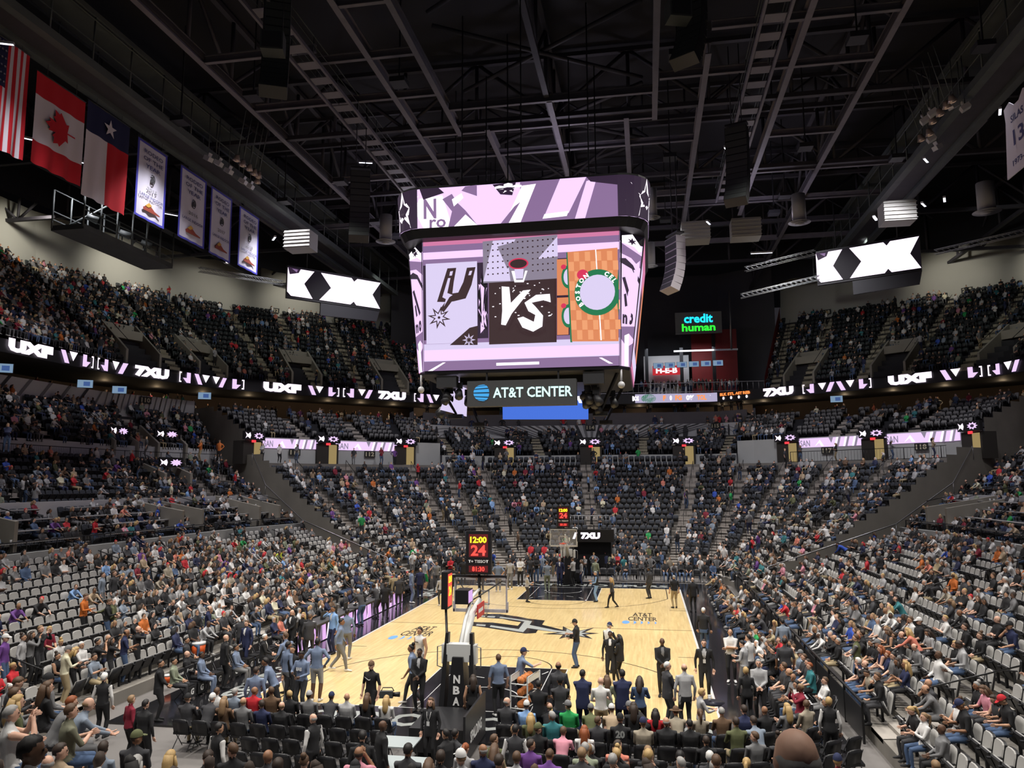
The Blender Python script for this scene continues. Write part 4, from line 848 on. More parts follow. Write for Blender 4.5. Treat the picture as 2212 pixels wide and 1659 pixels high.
for ch, an in zip('CEL', (28, 44, 58)): A.T(W1, ch, cx+.098*math.sin(math.radians(an)), cy-.147*math.cos(math.radians(an)), h=.034, asp=1.46, ang=math.radians(an), bold=.04)
A.done(scr)
def pink(F, n, seed, letters=()):
    r = random.Random(seed); a = Art(F)
    return a
for nm, i, j, sd in (('corner_screen', 7, 0, 1), ('corner_screen', 1, 2, 2)):
    scr, F = screen(SB_, nm, q3(oct_t[i], ZT), q3(oct_t[j], ZT), q3(oct_b[j], ZB), q3(oct_b[i], ZB), W2); A = Art(F)
    A.R(W0, 0, 0, 1, .09); A.P(W1, (.05, .05), (.5, .02), (.9, .10), (.95, .16), (.6, .11), (.1, .10)); A.S(W4, .5, .075, .22, .03, 6, .4); A.P(W3, (0, .10), (1, .17), (1, .27), (.5, .20), (0, .18)); A.P(W4, (.0, .22), (.25, .21), (.6, .25), (1, .35), (1, .39), (.55, .28), (0, .25))
    A.P(W4, (.1, .36), (.25, .35), (.75, .55), (.62, .57)); A.P(W4, (.2, .48), (.32, .47), (.42, .56), (.28, .57)); A.T(W4, 'o', .66, .65, w=.3, h=.09, bold=.06); A.T(W4, 'n', .3, .66, w=.3, h=.07, bold=.05)
    A.P(W3, (0, .72), (1, .70), (1, .80), (.6, .76), (.5, .86), (0, .8)); A.P(W1, (.3, .78), (.6, .76), (.7, 1), (.4, 1)); A.P(W3, (.65, .85), (1, .82), (1, 1), (.8, 1)); A.R(W0, 0, 0, .07, 1); A.R(W0, .94, 0, 1, 1); A.done(scr)
for i, j in ((2, 3), (6, 7)):
    scr, F = screen(SB_, 'side_screen', q3(oct_t[i], ZT), q3(oct_t[j], ZT), q3(oct_b[j], ZB), q3(oct_b[i], ZB), W5); A = Art(F); A.R(W6, .02, .2, .3, .8); A.R(W7, .35, .3, .68, .82); A.R(W8, .72, .15, .98, .8); A.R(W6, 0, .82, 1, .95); A.done(scr)
# rounded ring screen on top
def ringpt(d):
    """point at distance d along the rounded square ring, starting left on the front side"""
    hx, y0, y1, r = 5.95, -5.35, 5.2, 1.3; segs = [('l', -hx+r, y0, hx-r, y0), ('a', hx-r, y0+r, -90), ('l', hx, y0+r, hx, y1-r), ('a', hx-r, y1-r, 0), ('l', hx-r, y1, -hx+r, y1), ('a', -hx+r, y1-r, 90), ('l', -hx, y1-r, -hx, y0+r), ('a', -hx+r, y0+r, 180)]
    T = sum(math.hypot(s[3]-s[1], s[4]-s[2]) if s[0] == 'l' else r*pi/2 for s in segs); d = d % T
    for s in segs:
        L = math.hypot(s[3]-s[1], s[4]-s[2]) if s[0] == 'l' else r*pi/2
        if d <= L:
            if s[0] == 'l': f = d/L; return s[1]+(s[3]-s[1])*f, s[2]+(s[4]-s[2])*f, (s[4]-s[2])/L, -(s[3]-s[1])/L
            an = math.radians(s[3]+90*d/L); return s[1]+r*math.cos(an), s[2]+r*math.sin(an), math.cos(an), math.sin(an)
        d -= L
RZ0, RZ1 = 19.05, 20.95
def RF(u, v, lift=0.):
    """u metres along the front from its left corner, v 0..1 down"""
    x, y, nx, ny = ringpt(u); tl = .12*(1-v); return Vector((x+nx*(lift+.03+tl), y+ny*(lift+.03+tl), RZ1+(RZ0-RZ1)*v))
RL = 2*(11.9-2.6)+2*(10.55-2.6)+2*pi*1.3; n = 96; b = MB(); k = n
V = [RF(RL*i/n, 0, -.03) for i in range(n)]+[RF(RL*i/n, 1, -.03) for i in range(n)]; b.add(V, [(i, k+i, k+(i+1) % n, (i+1) % n) for i in range(n)], 0); ring = b.build('ring_screen', W2, SB_)
b = MB()
for z, s in ((RZ0-.02, 1.0), (RZ0-.45, .97)): pass
V = [RF(RL*i/n, 1, .02) for i in range(n)]+[Vector((ringpt(RL*i/n)[0]*.975, ringpt(RL*i/n)[1]*.975, RZ0-.42)) for i in range(n)]+[RF(RL*i/n, 0, .0) for i in range(n)]+[RF(RL*i/n, 0, .0)+Vector((0, 0, .10)) for i in range(n)]
b.add(V, [(i, k+i, k+(i+1) % n, (i+1) % n) for i in range(n)]+[(2*k+i, 3*k+i, 3*k+(i+1) % n, 2*k+(i+1) % n) for i in range(n)]+[tuple(range(3*k, 4*k)), tuple(range(k, 2*k))[::-1]]); b.build('ring_frame', M_BLACK, SB_)
A = Art(RF); FW = 9.3
def fine(pts, st=.3):
    out = []
    for i in range(len(pts)):
        a, c = pts[i], pts[(i+1) % len(pts)]; m = max(1, int(abs(c[0]-a[0])/st)); out += [(a[0]+(c[0]-a[0])*j/m, a[1]+(c[1]-a[1])*j/m) for j in range(m)]
    return out
def RP_(m, *pts): A.P(m, *fine([(u*FW, v) for u, v in pts]))
def strip(m, u0, u1, v0=0., v1=1., st=.35):
    k = max(1, int((u1-u0)*FW/st))
    for i in range(k): a, c = u0+(u1-u0)*i/k, u0+(u1-u0)*(i+1)/k; A.R(m, a*FW, v0, c*FW, v1); A.lv -= 1
    A.lv += 1
strip(W3, .52, 1.0); RP_(W1, (.0, .25), (.12, .20), (.17, 1), (.02, 1), (-.03, .5)); RP_(W4, (.0, .0), (.10, 0), (.13, .14), (.02, .28)); A.T(W3, 'N', .055*FW, .52, w=.62, h=.5, bold=.03); A.T(W3, "ro", .095*FW, .9, w=.8, h=.22, bold=.02)
RP_(W3, (.12, .3), (.17, .62), (.15, 1), (.30, 1), (.24, .62), (.20, .42), (.17, .18)); RP_(W1, (.17, .32), (.22, .18), (.23, .3), (.18, .5)); RP_(W1, (.18, 1), (.24, .72), (.30, 1)); RP_(W3, (.24, .02), (.30, .0), (.30, .28), (.22, .12)); RP_(W4, (.38, .02), (.5, 0), (.48, .32), (.42, .28))
RP_(W1, (.53, .1), (.6, .08), (.52, 1), (.44, 1)); RP_(W3, (.49, .6), (.52, .5), (.46, 1), (.42, 1)); RP_(W2, (.72, .0), (.85, 0), (.76, .85), (.64, .88)); RP_(W1, (.64, .84), (.76, .80), (.75, .92), (.63, .95)); RP_(W2, (.85, .10), (.9, .05), (.84, 1), (.79, 1)); RP_(W4, (.85, 0), (1.0, .0), (1.0, .24), (.87, .12)); A.T(W1, '*', .46*FW, .16, h=.3, asp=.205, bold=.05)
strip(W4, 1.0, 1.34); strip(W4, -.22, -.01)
for cu in (1.155, -.10):
    A.P(W1, *[((cu*FW)+(1.0 if i % 2 == 0 else .38)*1.15*math.sin(pi*i/7), .5-(1.0 if i % 2 == 0 else .38)*.52*math.cos(pi*i/7)) for i in range(14)]); A.P(W4, *[((cu*FW)+(1.0 if i % 2 == 0 else .42)*.45*math.sin(pi*i/5), .5-(1.0 if i % 2 == 0 else .42)*.22*math.cos(pi*i/5)) for i in range(10)])
A.done(ring)
# under the scoreboard: hanging name sign, lower screens, lamps, cameras
b = MB(); b.box((.07, FY, 11.2), (5.05, .5, 1.18)); sg = b.build('name_sign', mat('sign_black', (.045, .047, .05), .5), SB_)
Mx = plane_M((.07, FY-.26, 11.2), (1, 0, 0), (0, 0, 1)); A_CYAN = glow('sign_letter', (205, 245, 240), 1.25); A_GLB = glow('globe_blue', (60, 160, 225), 1.0)
text('sign_lettering', 'AT&T CENTER', 1, Mx@Matrix.Translation((.52, .02, .01)), A_CYAN, sg, w=3.65, h=.48, bold=.02)
gb = MB()
for i in range(6):
    a0, a1 = math.radians(-78+i*27), math.radians(-78+i*27+20); gb.poly([Mx@Vector((-1.85+.37*math.cos(t), .03+.37*math.sin(t)+.05*math.sin((t)*2), .012)) for t in np.linspace(a0, a1, 3)]+[Mx@Vector((-1.85-.37*math.cos(t), .03+.37*math.sin(t), .012)) for t in np.linspace(a1, a0, 3)])
gb.build('globe_emblem', A_GLB, sg)
for x in (-1.6, 1.75): b = MB(); b.box((x, FY+.1, 12.0), (.08, .08, .8)); b.build('hanger', M_BLACK, SB_)
pts = [at(1085, 800, y=4.2), at(1271, 800, y=4.2), at(1271, 906, y=4.2), at(1086, 906, y=4.2)]; scr, F = screen(SB_, 'lower_screen', *pts, BLU, push=.0); A = Art(F); A.T(W1, 'at&t', .82, .40, w=.34, h=.55, bold=.02); A.done(scr)
pts = [at(985, 806, y=-1.5), at(1012, 806, y=-1.0), at(1008, 900, y=-2.2), at(950, 885, y=-3.4)]; scr, F = screen(SB_, 'lower_screen', *pts, W6, push=.0); A = Art(F); A.R(W5, .1, 0, .9, .35); A.R(W8, .6, .2, 1, .6); A.R(W4, .1, .4, .5, .55); A.done(scr)
for x0, z0, nn in ((-3.6, 11.2, 7), (3.55, 11.1, 8)):
    for i in range(nn):
        b = MB(); p = Vector((x0+RK.uniform(-.8, .8), -3.6+RK.uniform(-.6, 1.6), z0+RK.uniform(-.5, .4))); b.tube([p, p+Vector((RK.uniform(-.2, .2), -.3, -.35))], [.15, .2], 0, 8); b.box(p+Vector((0, .05, .25)), (.3, .14, .3)); b.build('moving_lamp', M_SPK, SB_)
for x in (-3.55, 3.35):
    b = MB(); b.box((x, FY+.35, 11.85), (.95, .5, .55)); b.build('monitor_speaker', M_SPK, SB_); b = MB(); b.rod((x-1.0*(1 if x > 0 else -1)*-1.25, FY+.2, 12.2), (x+1.25*(1 if x > 0 else -1), FY+.2, 11.6), .05); b.ball((x+1.25*(1 if x > 0 else -1), FY+.2, 11.5), .16, 0, 10, 8); b.build('dome_camera', M_LAMPW, SB_)
b = MB()
for x in (-4.9, 4.9):
    for y in (-3.3, 3.3): b.beam((x*.9, y, ZB-.1), (x*.72, y*.8, ZB-1.9), .12, .12); b.box((x*.72, y*.8, ZB-2.0), (.7, .3, .2))
b.box((0, 0, ZB-.3), (6.5, 6, .4)); b.build('lower_frame', M_BLACK, SB_)
for i, (x, y) in enumerate(((-3.2, -3), (3.2, -3), (-3.2, 3), (3.2, 3), (0, -4), (1.8, 2), (-1.2, -1))): b = MB(); b.rod((x, y, 20.9), (x, y, 31.2), .035); b.build('cable', M_SPK, SB_)
# ---------------------------------------------------------------- lit ribbon along the fascia
led = thing('ribbon_display', 'lit ribbon display with white symbols running round the balcony edge', 'display', (0, 20, 16.2))
S_ = np.linspace(0, 11, 6000); Q_ = P2(S_, .998); L_ = np.concatenate([[0], np.cumsum(np.linalg.norm(np.diff(Q_, axis=0), axis=1))])
def arc_of_u(u):
    a, c, d = px(np.column_stack([Q_, np.full(len(Q_), 16.2)])); k = np.where((d > 5))[0]; return L_[k[np.argmin(abs(a[k]-u))]]
def LF(l, z, lift=0.):
    x, y = np.interp(l, L_, Q_[:, 0]), np.interp(l, L_, Q_[:, 1]); x2, y2 = np.interp(l+.3, L_, Q_[:, 0]), np.interp(l+.3, L_, Q_[:, 1]); t = np.array([x2-x, y2-y]); t /= np.linalg.norm(t); return Vector((x+t[1]*(.03+lift), y-t[0]*(.03+lift), z-20+20))
def ribbon(m, l0, z0, H, polys, mirror=False, w=1.):
    mb = MB()
    for pl in polys: mb.poly([LF(l0+p[0]*H, z0+(1-p[1])*H, .02) for p in fine(pl, .8)])
    me = mb.mesh('symbol', [m]); bm = bmesh.new(); bm.from_mesh(me); bmesh.ops.triangulate(bm, faces=[f for f in bm.faces if len(f.verts) > 4], ngon_method='EAR_CLIP'); bm.to_mesh(me); bm.free(); return put('symbol', me, led, loc=(0, -20, -16.2))
def ribbon_text(m, l0, z0, H, txt, name='symbol', W=None, bold=.06):
    me = text_mesh(name, txt, 1, bold=bold); co = np.empty(len(me.vertices)*3); me.vertices.foreach_get('co', co); co = co.reshape(-1, 3); lo, hi = co.min(0), co.max(0); sc = H/(hi[1]-lo[1]); sx = W/(hi[0]-lo[0]) if W else sc
    nv = [LF(l0+(p[0]-lo[0])*sx, z0+(p[1]-lo[1])*sc, .03) for p in co]; fs = [tuple(p.vertices) for p in me.polygons]; D.meshes.remove(me); mb = MB(); mb.add(nv, fs); mb.build(name, m, led, loc=(0, -20, -16.2)); return (hi[0]-lo[0])*sx
LW = glow('ribbon_white', (252, 236, 255), 1.5); LV = glow('ribbon_violet', (226, 196, 244), 1.1); LB = glow('ribbon_bar', (190, 182, 214), .8)
TRI = [(0, 0), (.9, 0), (.45, .75)]; SLA = [(0, 0), (.5, 0), (1., 1), (.5, 1)]; SLB = [(.5, 0), (1., 0), (.5, 1), (0, 1)]
LEFT_B = [[(0, 0), (.45, 0), (.45, .55), (.9, .55), (.45, 1), (0, 1)]]; BRK = [[(.0, 0), (.25, 0), (.25, 1), (.0, 1), (.0, .88), (.14, .88), (.14, .12), (0, .12)]]
flip = lambda P, W_: [[(W_-p[0], p[1]) for p in pl][::-1] for pl in P]; off = lambda P, d: [[(p[0]+d, p[1]) for p in pl] for pl in P]
def seq(l, lim, z0=16.32, H=.95):
    i = 0
    while l < lim:
        k = i % 10
        if k == 0: l += ribbon_text(LW, l, z0, H, 'UXF', W=4.3*H, bold=.09)
        elif k in (1, 7): ribbon(LV, l, z0, H, [SLA]); ribbon(LW, l, z0, H, off([TRI], .95)); l += 1.9*H
        elif k in (2, 9): ribbon(LV, l, z0, H, LEFT_B); ribbon(LW, l, z0, H, off(BRK, 1.0)); l += 1.3*H
        elif k in (3, 6): ribbon(LW, l, z0, H, flip(BRK, .25)); ribbon(LV, l, z0, H, off(flip(LEFT_B, .9), .4)); l += 1.35*H
        elif k in (4, 8): ribbon(LW, l, z0, H, [TRI]); ribbon(LV, l, z0, H, off([SLB], .8)); l += 1.9*H
        elif k == 5: l += ribbon_text(LW, l, z0, H, '7XU', W=3.6*H, bold=.09)
        l += (.75, .55, .4, .45, .55, 1.1, .35, .3, .5, 1.9)[k]; i += 1
seq(arc_of_u(16), arc_of_u(945)); seq(arc_of_u(1640)-13.3-.0, arc_of_u(1640)) if 0 else None
def seq_from(u, start, lim):
    global _k
    l = arc_of_u(u); return l
lr = arc_of_u(1650); lr += ribbon_text(LW, lr, 16.32, .95, '7XU', W=3.5, bold=.09)+1.0
ribbon(LW, lr, 16.32, .95, flip(BRK, .25)); ribbon(LV, lr, 16.32, .95, off(flip(LEFT_B, .9), .4)); ribbon(LW, lr+1.7, 16.32, .95, [TRI]); ribbon(LV, lr+2.5, 16.32, .95, [SLB]); ribbon(LV, lr+3.6, 16.32, .95, [SLA]); ribbon(LW, lr+4.6, 16.32, .95, [TRI]); ribbon(LV, lr+5.9, 16.32, .95, LEFT_B); ribbon(LW, lr+6.9, 16.32, .95, BRK)
seq(lr+8.8, 1e9 if 0 else lr+60)
la, lb_, lc_ = arc_of_u(1372), arc_of_u(1550), arc_of_u(1622)
ribbon(LB, la, 16.28, 1.02, [[(0, 0), ((lb_-la)/1.02, 0), ((lb_-la)/1.02, 1), (0, 1)]]); OR = glow('ribbon_orange', (250, 140, 70), 1.2); sp = (lb_-la)/176
for tx_, u, w_, m in (('BOS', 1356+10, 14, W1), ('F', 1432, 6, OR), ('0', 1446, 5, W1), ('FG', 1458, 14, OR), ('0%', 1481, 17, W1), ('TOL', 1504, 20, OR), ('7', 1532, 6, W1)): ribbon_text(m, la+(u-1372)*sp, 16.5, .6, tx_, 'score_lettering', W=w_*sp, bold=.05)
for i, tx_ in enumerate(('BLK', 'STL', 'AST', 'REB')): x = lb_+.35+i*(lc_-lb_-.3)/4; ribbon_text(OR, x, 16.85, .34, tx_, 'score_lettering', W=.85, bold=.06); ribbon_text(W1, x+.3, 16.4, .36, '0', 'score_lettering', W=.26, bold=.06)
ribbon(W9, la+(1385-1372)*sp, 16.3, .95, [[(.9+.9*math.cos(t), .5+.55*math.sin(t)) for t in np.linspace(0, 2*pi, 17)[:-1]]])
# ---------------------------------------------------------------- door signs, lit strips, numbers on the walls
EX = glow('exit_red', (255, 60, 70), 1.2); M_DOOR = mat('door_dark', (.03, .026, .022), .7); A_DOOR = glow('door_light', (190, 165, 110), .55)
def facing(s, w):
    p = P2(s, w); t = P2(s+.02, w)-P2(s-.02, w); t /= np.linalg.norm(t); n = np.array([t[1], -t[0]]); return p, t, n
NUMW = {1: 'one', 2: 'two', 3: 'three', 4: 'four', 5: 'five', 6: 'six', 7: 'seven', 8: 'eight', 9: 'nine'}
def door_sign(i, s, w, z, big, where):
    p, t, n = facing(s, w); t3, n3 = Vector((*t, 0)), Vector((*n, 0)); o = Vector((*p, z))+n3*.35
    th = thing('portal_sign', 'lit sign with white symbols over the doorway %s' % where, 'sign', o); b = MB(); Rm = Matrix((t3, -n3, (0, 0, 1))).transposed()
    b.box((0, 0, .35), (2.5, .25, .75), 0, M=Rm); b.build('box', M_BLACK, th); Mx = plane_M((n3*.14)+Vector((0, 0, .35)), t3, (0, 0, 1)); q = MB()
    q.poly([Mx@Vector(v) for v in ((-1.15, -.27, 0), (-.9, -.1, 0), (-.6, -.27, 0), (-.5, 0, 0), (-.6, .27, 0), (-.85, .1, 0), (-1.15, .27, 0), (-1.0, 0, 0))]); q.build('symbol', LW, th); q = MB()
    q.poly([Mx@Vector((.45+.62*(1 if k % 2 == 0 else .62)*math.cos(2*pi*k/18), .3*(1 if k % 2 == 0 else .62)*math.sin(2*pi*k/18), .0)) for k in range(18)]); q.build('symbol', LV, th); q = MB(); q.poly([Mx@Vector((.45+.22*math.cos(2*pi*k/10), .13*math.sin(2*pi*k/10), .004)) for k in range(10)]); q.build('symbol', W4, th)
    q = MB(); q.box((0, 0, -.14), (.42, .1, .2), 0, M=Rm); q.build('exit_light', EX, th)
    # doorway below
    dz = 2.05; b = MB(); b.box((0, 0, 0), (2.3, 1.2, dz), 0, M=Rm); b2 = b.build('door_%d' % (i+1), M_DOOR, kind='structure', loc=Vector((*p, z-.1-dz/2))-n3*.32); b = MB(); b.quad(*[Vector((*p, z-.1-dz))+n3*.292+t3*x+Vector((0, 0, y)) for x, y in ((.1, .03), (.95, .03), (.95, 1.95), (.1, 1.95))]); b.build('lit_opening', A_DOOR, b2); b2.children[0].matrix_parent_inverse = b2.matrix_world.inverted(); b2.children[0].location = -b2.location
DS = [(1.86, 'beside the left lit strips'), (2.73, 'between the two left lit strips'), (3.82, 'right of the left lit strips'), (5.10, 'of the far end, left one'), (5.49, 'of the far end, middle one'), (5.90, 'of the far end, right one'), (7.42, 'left of the right lit strips'), (8.35, 'between the two right lit strips'), (9.32, 'right of the right lit strips')]
for i, (s, where) in enumerate(DS): door_sign(i, s, .742 if s < C1 or s > C2 else .712, 10.95 if s < C1 or s > C2 else 11.0, True, where)
for i, (s0, s1, where) in enumerate(((2.0, 2.62, 'first from the left on the left corner wall'), (2.84, 3.7, 'second on the left corner wall'), (7.54, 8.22, 'first on the right corner wall'), (8.45, 9.18, 'second on the right corner wall'))):
    th = thing('strip_display', 'long lilac strip display, %s' % where, 'display', (0, 0, 0)); S = np.linspace(s0, s1, 17); b = MB()
    def SF(u, v, lift=0.):
        p, t, n = facing(s0+(s1-s0)*u, .742); return Vector((p[0]+n[0]*(.06+lift), p[1]+n[1]*(.06+lift), 11.15-.85*v))
    for k in range(16): b.quad(SF(k/16, 1), SF((k+1)/16, 1), SF((k+1)/16, 0), SF(k/16, 0))
    b.build('panel', LV, th); A = Art(SF); A.T(W11, 'SAN', .10, .55, w=.16, h=.7, bold=.02)
    for a in (.56, .70, .84): A.P(W1, (a, 1), (a+.04, 0), (a+.07, 0), (a+.03, 1)); A.P(W11, (a+.035, 1), (a+.075, 0), (a+.11, 0), (a+.07, 1))
    A.P(W1, (.26, .9), (.34, .2), (.40, .9), (.36, .9), (.33, .5)); A.P(W11, (.48, 0), (.55, 0), (.52, .6)); A.done(th)
M_NUM = mat('number_plate', (.02, .02, .018), .6); M_NUMT = mat('number_ivory', (.55, .50, .36), .6)
NW = {'110': 'white parapet at the left', '111': 'wall below the first left lit strip', '112': 'wall below the second left lit strip', '113': 'printed end wall, first plate', '114': 'printed end wall, middle plate', '115': 'printed end wall, third plate', '116': 'printed end wall, last plate', '117': 'wall below the first right lit strip', '118': 'wall below the second right lit strip', '211': 'upper left pale wall, nearest plate', '212': 'upper left pale wall, middle plate', '213': 'upper left pale wall beside the white board', '218': 'upper right pale wall, far plate', '219': 'upper right pale wall, near plate'}
def number(s, w, z, txt, h=.42):
    p, t, n = facing(s, w); o = Vector((*p, z))+Vector((*n, 0))*.12; th = thing('section_number', 'dark plate with section number %s on the %s' % (txt, NW[txt]), 'sign', o); b = MB(); Rm = Matrix(((t[0], t[1], 0), (-n[0], -n[1], 0), (0, 0, 1))).transposed(); b.box((0, 0, 0), (1.15, .04, .6), 0, M=Rm); b.build('plate', M_NUM, th)
    text('number', txt, 1, plane_M(Vector((*n, 0))*.03, Vector((*t, 0)), (0, 0, 1)), M_NUMT, th, w=.9, h=h, bold=.03)
for s, w, z, t_ in ((1.35, 1.083, 14.6, '110'), (2.35, .741, 9.95, '111'), (3.3, .741, 9.95, '112'), (5.03, .968, 13.4, '113'), (5.5, .968, 13.4, '114'), (6.05, .968, 13.4, '115'), (6.62, .968, 13.4, '116'), (7.85, .741, 9.95, '117'), (8.8, .741, 9.95, '118'), (1.9, 1.508, 27.9, '211'), (2.9, 1.508, 27.9, '212'), (3.8, 1.508, 27.9, '213'), (7.4, 1.508, 27.9, '218'), (8.4, 1.508, 27.9, '219')): number(s, w, z, t_)
# graphics printed on the end wall: arcs and rays
M_P1 = mat('print_grey', (.20, .20, .21), .8); M_P2 = mat('print_dark', (.05, .05, .055), .8)
def GF(u, v, lift=0.):
    p, t, n = facing(C1+.02+(C2-C1-.04)*u, .97); return Vector((p[0]+n[0]*(.03+lift), p[1]+n[1]*(.03+lift), 13.69-1.4*v))
A = Art(GF)
for c in (.12, .82):
    for r in (.05, .09, .13):
        tt = np.linspace(0, pi, 15)
        for a, b_ in zip(tt[:-1], tt[1:]): A.P(M_P1, *[(c+q*math.cos(x), 1-q*6*math.sin(x)) for q, x in ((r, a), (r-.006, a), (r-.006, b_), (r, b_))]); A.lv -= 1
        A.lv += 1
for i in range(34): u = .25+.5*i/34; A.P(M_P1 if i % 3 else M_P2, (u, 0), (u+.006, 0), (.5+(u-.5)*.6+.004, 1), (.5+(u-.5)*.6, 1))
for u in (.05, .13, .30, .45, .67, .86, .95):
    k = .3 if .28 < u < .73 else .55; A.P(M_P2, (u-.004*k, .12), (u+.01*k, .12), (u+.02*k, .5), (u+.015*k, 1), (u-.012*k, 1), (u-.012*k, .5))
gw = thing('wall_graphic', 'grey printed graphic of arcs, rays and figures along the far end wall', 'wall graphic', (0, 0, 0)); A.done(gw, 'print')
def GL(u, v, lift=0.):
    p, t, n = facing(.55+1.2*u, 1.085); return Vector((p[0]+n[0]*(.03+lift), p[1]+n[1]*(.03+lift), 14.99-1.7*v))
A = Art(GL)
for i in range(26): u = .02+i/27; A.P(M_P1 if i % 4 else M_P2, (u, 1), (u+.006, 1), (u+.032, 0), (u+.026, 0))
gw = thing('wall_graphic', 'grey printed stripes along the left white balcony parapet', 'wall graphic', (0, 0, 0)); A.done(gw, 'print')
# ---------------------------------------------------------------- corner boards
def corner_board(c, label):
    zt, zb = 26.6, 23.9; (a, b_) = c; tl = at(a[0], a[1], z=zt); tr = at(b_[0], b_[1], z=zt); th = thing('corner_board', label, 'display', tl); o = Vector(tl)
    A0 = Vector((0, 0, 0)); B0 = Vector(tr)-o; dn = Vector((0, 0, zb-zt)); n = dn.cross(B0).normalized(); m = MB(); m.prism([A0-n*.4+Vector((0, 0, .15)), B0-n*.4+Vector((0, 0, .15)), B0+dn-n*.4-Vector((0, 0, .15)), A0+dn-n*.4-Vector((0, 0, .15))], n, .36); m.build('case', M_BLACK, th)
    scr, F = screen(th, 'screen', A0, B0, B0+dn, A0+dn, W0, push=.0); A = Art(F); A.P(LW, (0, .02), (.27, .02), (.17, .5), (.26, .98), (.04, .98), (0, .85)); A.P(LW, (.34, .02), (.67, .02), (.70, .14), (.735, .02), (1, .02), (.91, .5), (1, .98), (.73, .98), (.70, .86), (.665, .98), (.33, .98), (.45, .5)); A.P(W4, (.0, .0), (.13, .02), (.11, .16), (.02, .25)); A.P(W3, (.04, .04), (.1, .05), (.09, .15)); A.done(scr)
    m = MB()
    for f in (.2, .8): p = A0.lerp(B0, f); m.rod(p-n*.2, p-n*.2+Vector((0, 0, 4.5)), .05)
    m.build('hanger', M_SPK, th)
    m = MB(); q = A0.lerp(B0, .35); m.prism([q+dn-n*.3-Vector((0, 0, .15)), B0+dn-n*.3-Vector((0, 0, .15)), B0*.97+dn*1.45-n*.3, q+dn*1.5-n*.3], n, .2); m.build('backing', M_SPK, th)
corner_board(((622, 576), (822, 610)), 'white lit board with black diamond hanging in the left corner'); corner_board(((1762, 547), (1985, 509)), 'white lit board with black diamond hanging in the right corner')
# ---------------------------------------------------------------- lit name sign above the bar and the bar itself
p = at(1458, 676, y=50.5); q = at(1560, 718, y=50.5); th = thing('name_board', 'dark board with glowing blue and green words above the terrace bar', 'sign', ((p[0]+q[0])/2, 50.5, (p[2]+q[2])/2)); w_, h_ = q[0]-p[0], p[2]-q[2]
b = MB(); b.box((0, .2, 0), (w_, .4, h_)); b.build('board', mat('board_grey', (.16, .17, .16), .7), th)
text('lettering', 'credit', 1, plane_M((0, -.02, h_*.2), (1, 0, 0), (0, 0, 1)), glow('neon_blue', (30, 200, 245), 1.6), th, w=w_*.62, h=h_*.42, bold=.03); text('lettering', 'human', 1, plane_M((0, -.02, -h_*.22), (1, 0, 0), (0, 0, 1)), glow('neon_green', (40, 225, 50), 1.6), th, w=w_*.72, h=h_*.36, bold=.03)
RY = 51.4
rail = thing('terrace_railing', 'steel railing with posts along the terrace bar', 'railing', (9, RY, 17.4))
b = MB(); b.rod((0, 0, 0), (0, 0, 1.15), .04); pm = b.mesh('post', [M_STEEL])
for i in range(34): put('post', pm, rail, loc=(-9+.62*i, 0, 0))
for z in (1.15, .1): b = MB(); b.box((1.2, 0, z), (20.8, .08, .07)); b.build('rail', M_STEEL, rail)
A_TV = glow('television_picture', (150, 182, 214), .55); A_TV2 = glow('television_dark', (70, 100, 160), .7)
def tv(o, label, w_=1.5, rz=0, grp='televisions over the terrace bar'):
    t = thing('television', label, 'television', o, rz, grp); b = MB(); b.box((0, .05, 0), (w_, .1, w_*.56)); b.build('case', M_BLACK, t); b = MB(); b.quad(*[(x*w_*.47, -.005, z*w_*.265) for x, z in ((-1, -1), (1, -1), (1, 1), (-1, 1))]); b.build('screen', A_TV, t); b = MB(); b.quad(*[(x*w_*.2+w_*.1, -.009, z*w_*.15) for x, z in ((-1, -1), (1, -1), (1, 1), (-1, 1))]); b.build('screen_print', A_TV2, t)
for i, u in enumerate((1422, 1447, 1473, 1499, 1525, 1551)): tv(at(u, 790-(i*1.2), y=54), 'wall television over the terrace bar, number %s from the scoreboard' % NUMW[i+1], 1.22)
for u, v, s, l in ((184, 829, .4, 'television in the left suites above section 110'), (258, 842, .6, 'second television in the left suites'), (442, 855, 1.5, 'tilted television at the right end of the left suites'), (1807, 862, 8, 'television in the orange lit suite on the right'), (8, 795, .3, 'television at the left edge under the ribbon')):
    q = at(u, v, z=15.0); tv(q, l, 1.15, math.atan2(-(q[0]-CAM[0]), q[1]-CAM[1])*.8+.0, 'suite televisions')
M_HR = mat('store_red', (.55, .03, .04), .5); p = at(1440, 800, y=56); th = thing('store_sign', 'red rounded store sign lettered HEB behind the televisions', 'sign', p); b = MB(); b.box((0, .05, 0), (3.4, .1, 1.15)); b.build('panel', glow('sign_red', (206, 34, 46), .75), th); text('lettering', 'H-E-B', 1, plane_M((0, -.01, 0), (1, 0, 0), (0, 0, 1)), W1, th, w=2.6, h=.7, bold=.04)
mb = MB(); a, c = at(1492, 714, y=57.2), at(1596, 850, y=57.2); mb.quad((a[0], 57.2, 17.4), (c[0], 57.2, 17.4), (c[0], 57.2, a[2]), (a[0], 57.2, a[2])); mb.build('wall_bar_red', M_REDW, kind='structure')
mb = MB(); a, c = at(1390, 770, y=57), at(1490, 850, y=57); mb.quad((a[0], 57, 17.4), (c[0], 57, 17.4), (c[0], 57, a[2]), (a[0], 57, a[2])); mb.build('wall_bar_lit', mat('bar_pale_wall', (.45, .46, .48), .7), kind='structure')
lamp('bar_lamp', 'AREA', (10, 54, 23), (10, 56, 18), 260, (.9, .95, 1), 8, 2)
for i, u in enumerate((1395, 1470, 1540)): b = MB(); a = at(u, 715, y=55); b.box((a[0], 55, 20), (.4, .4, 13)); b.build('column', M_DARKW, kind='structure')
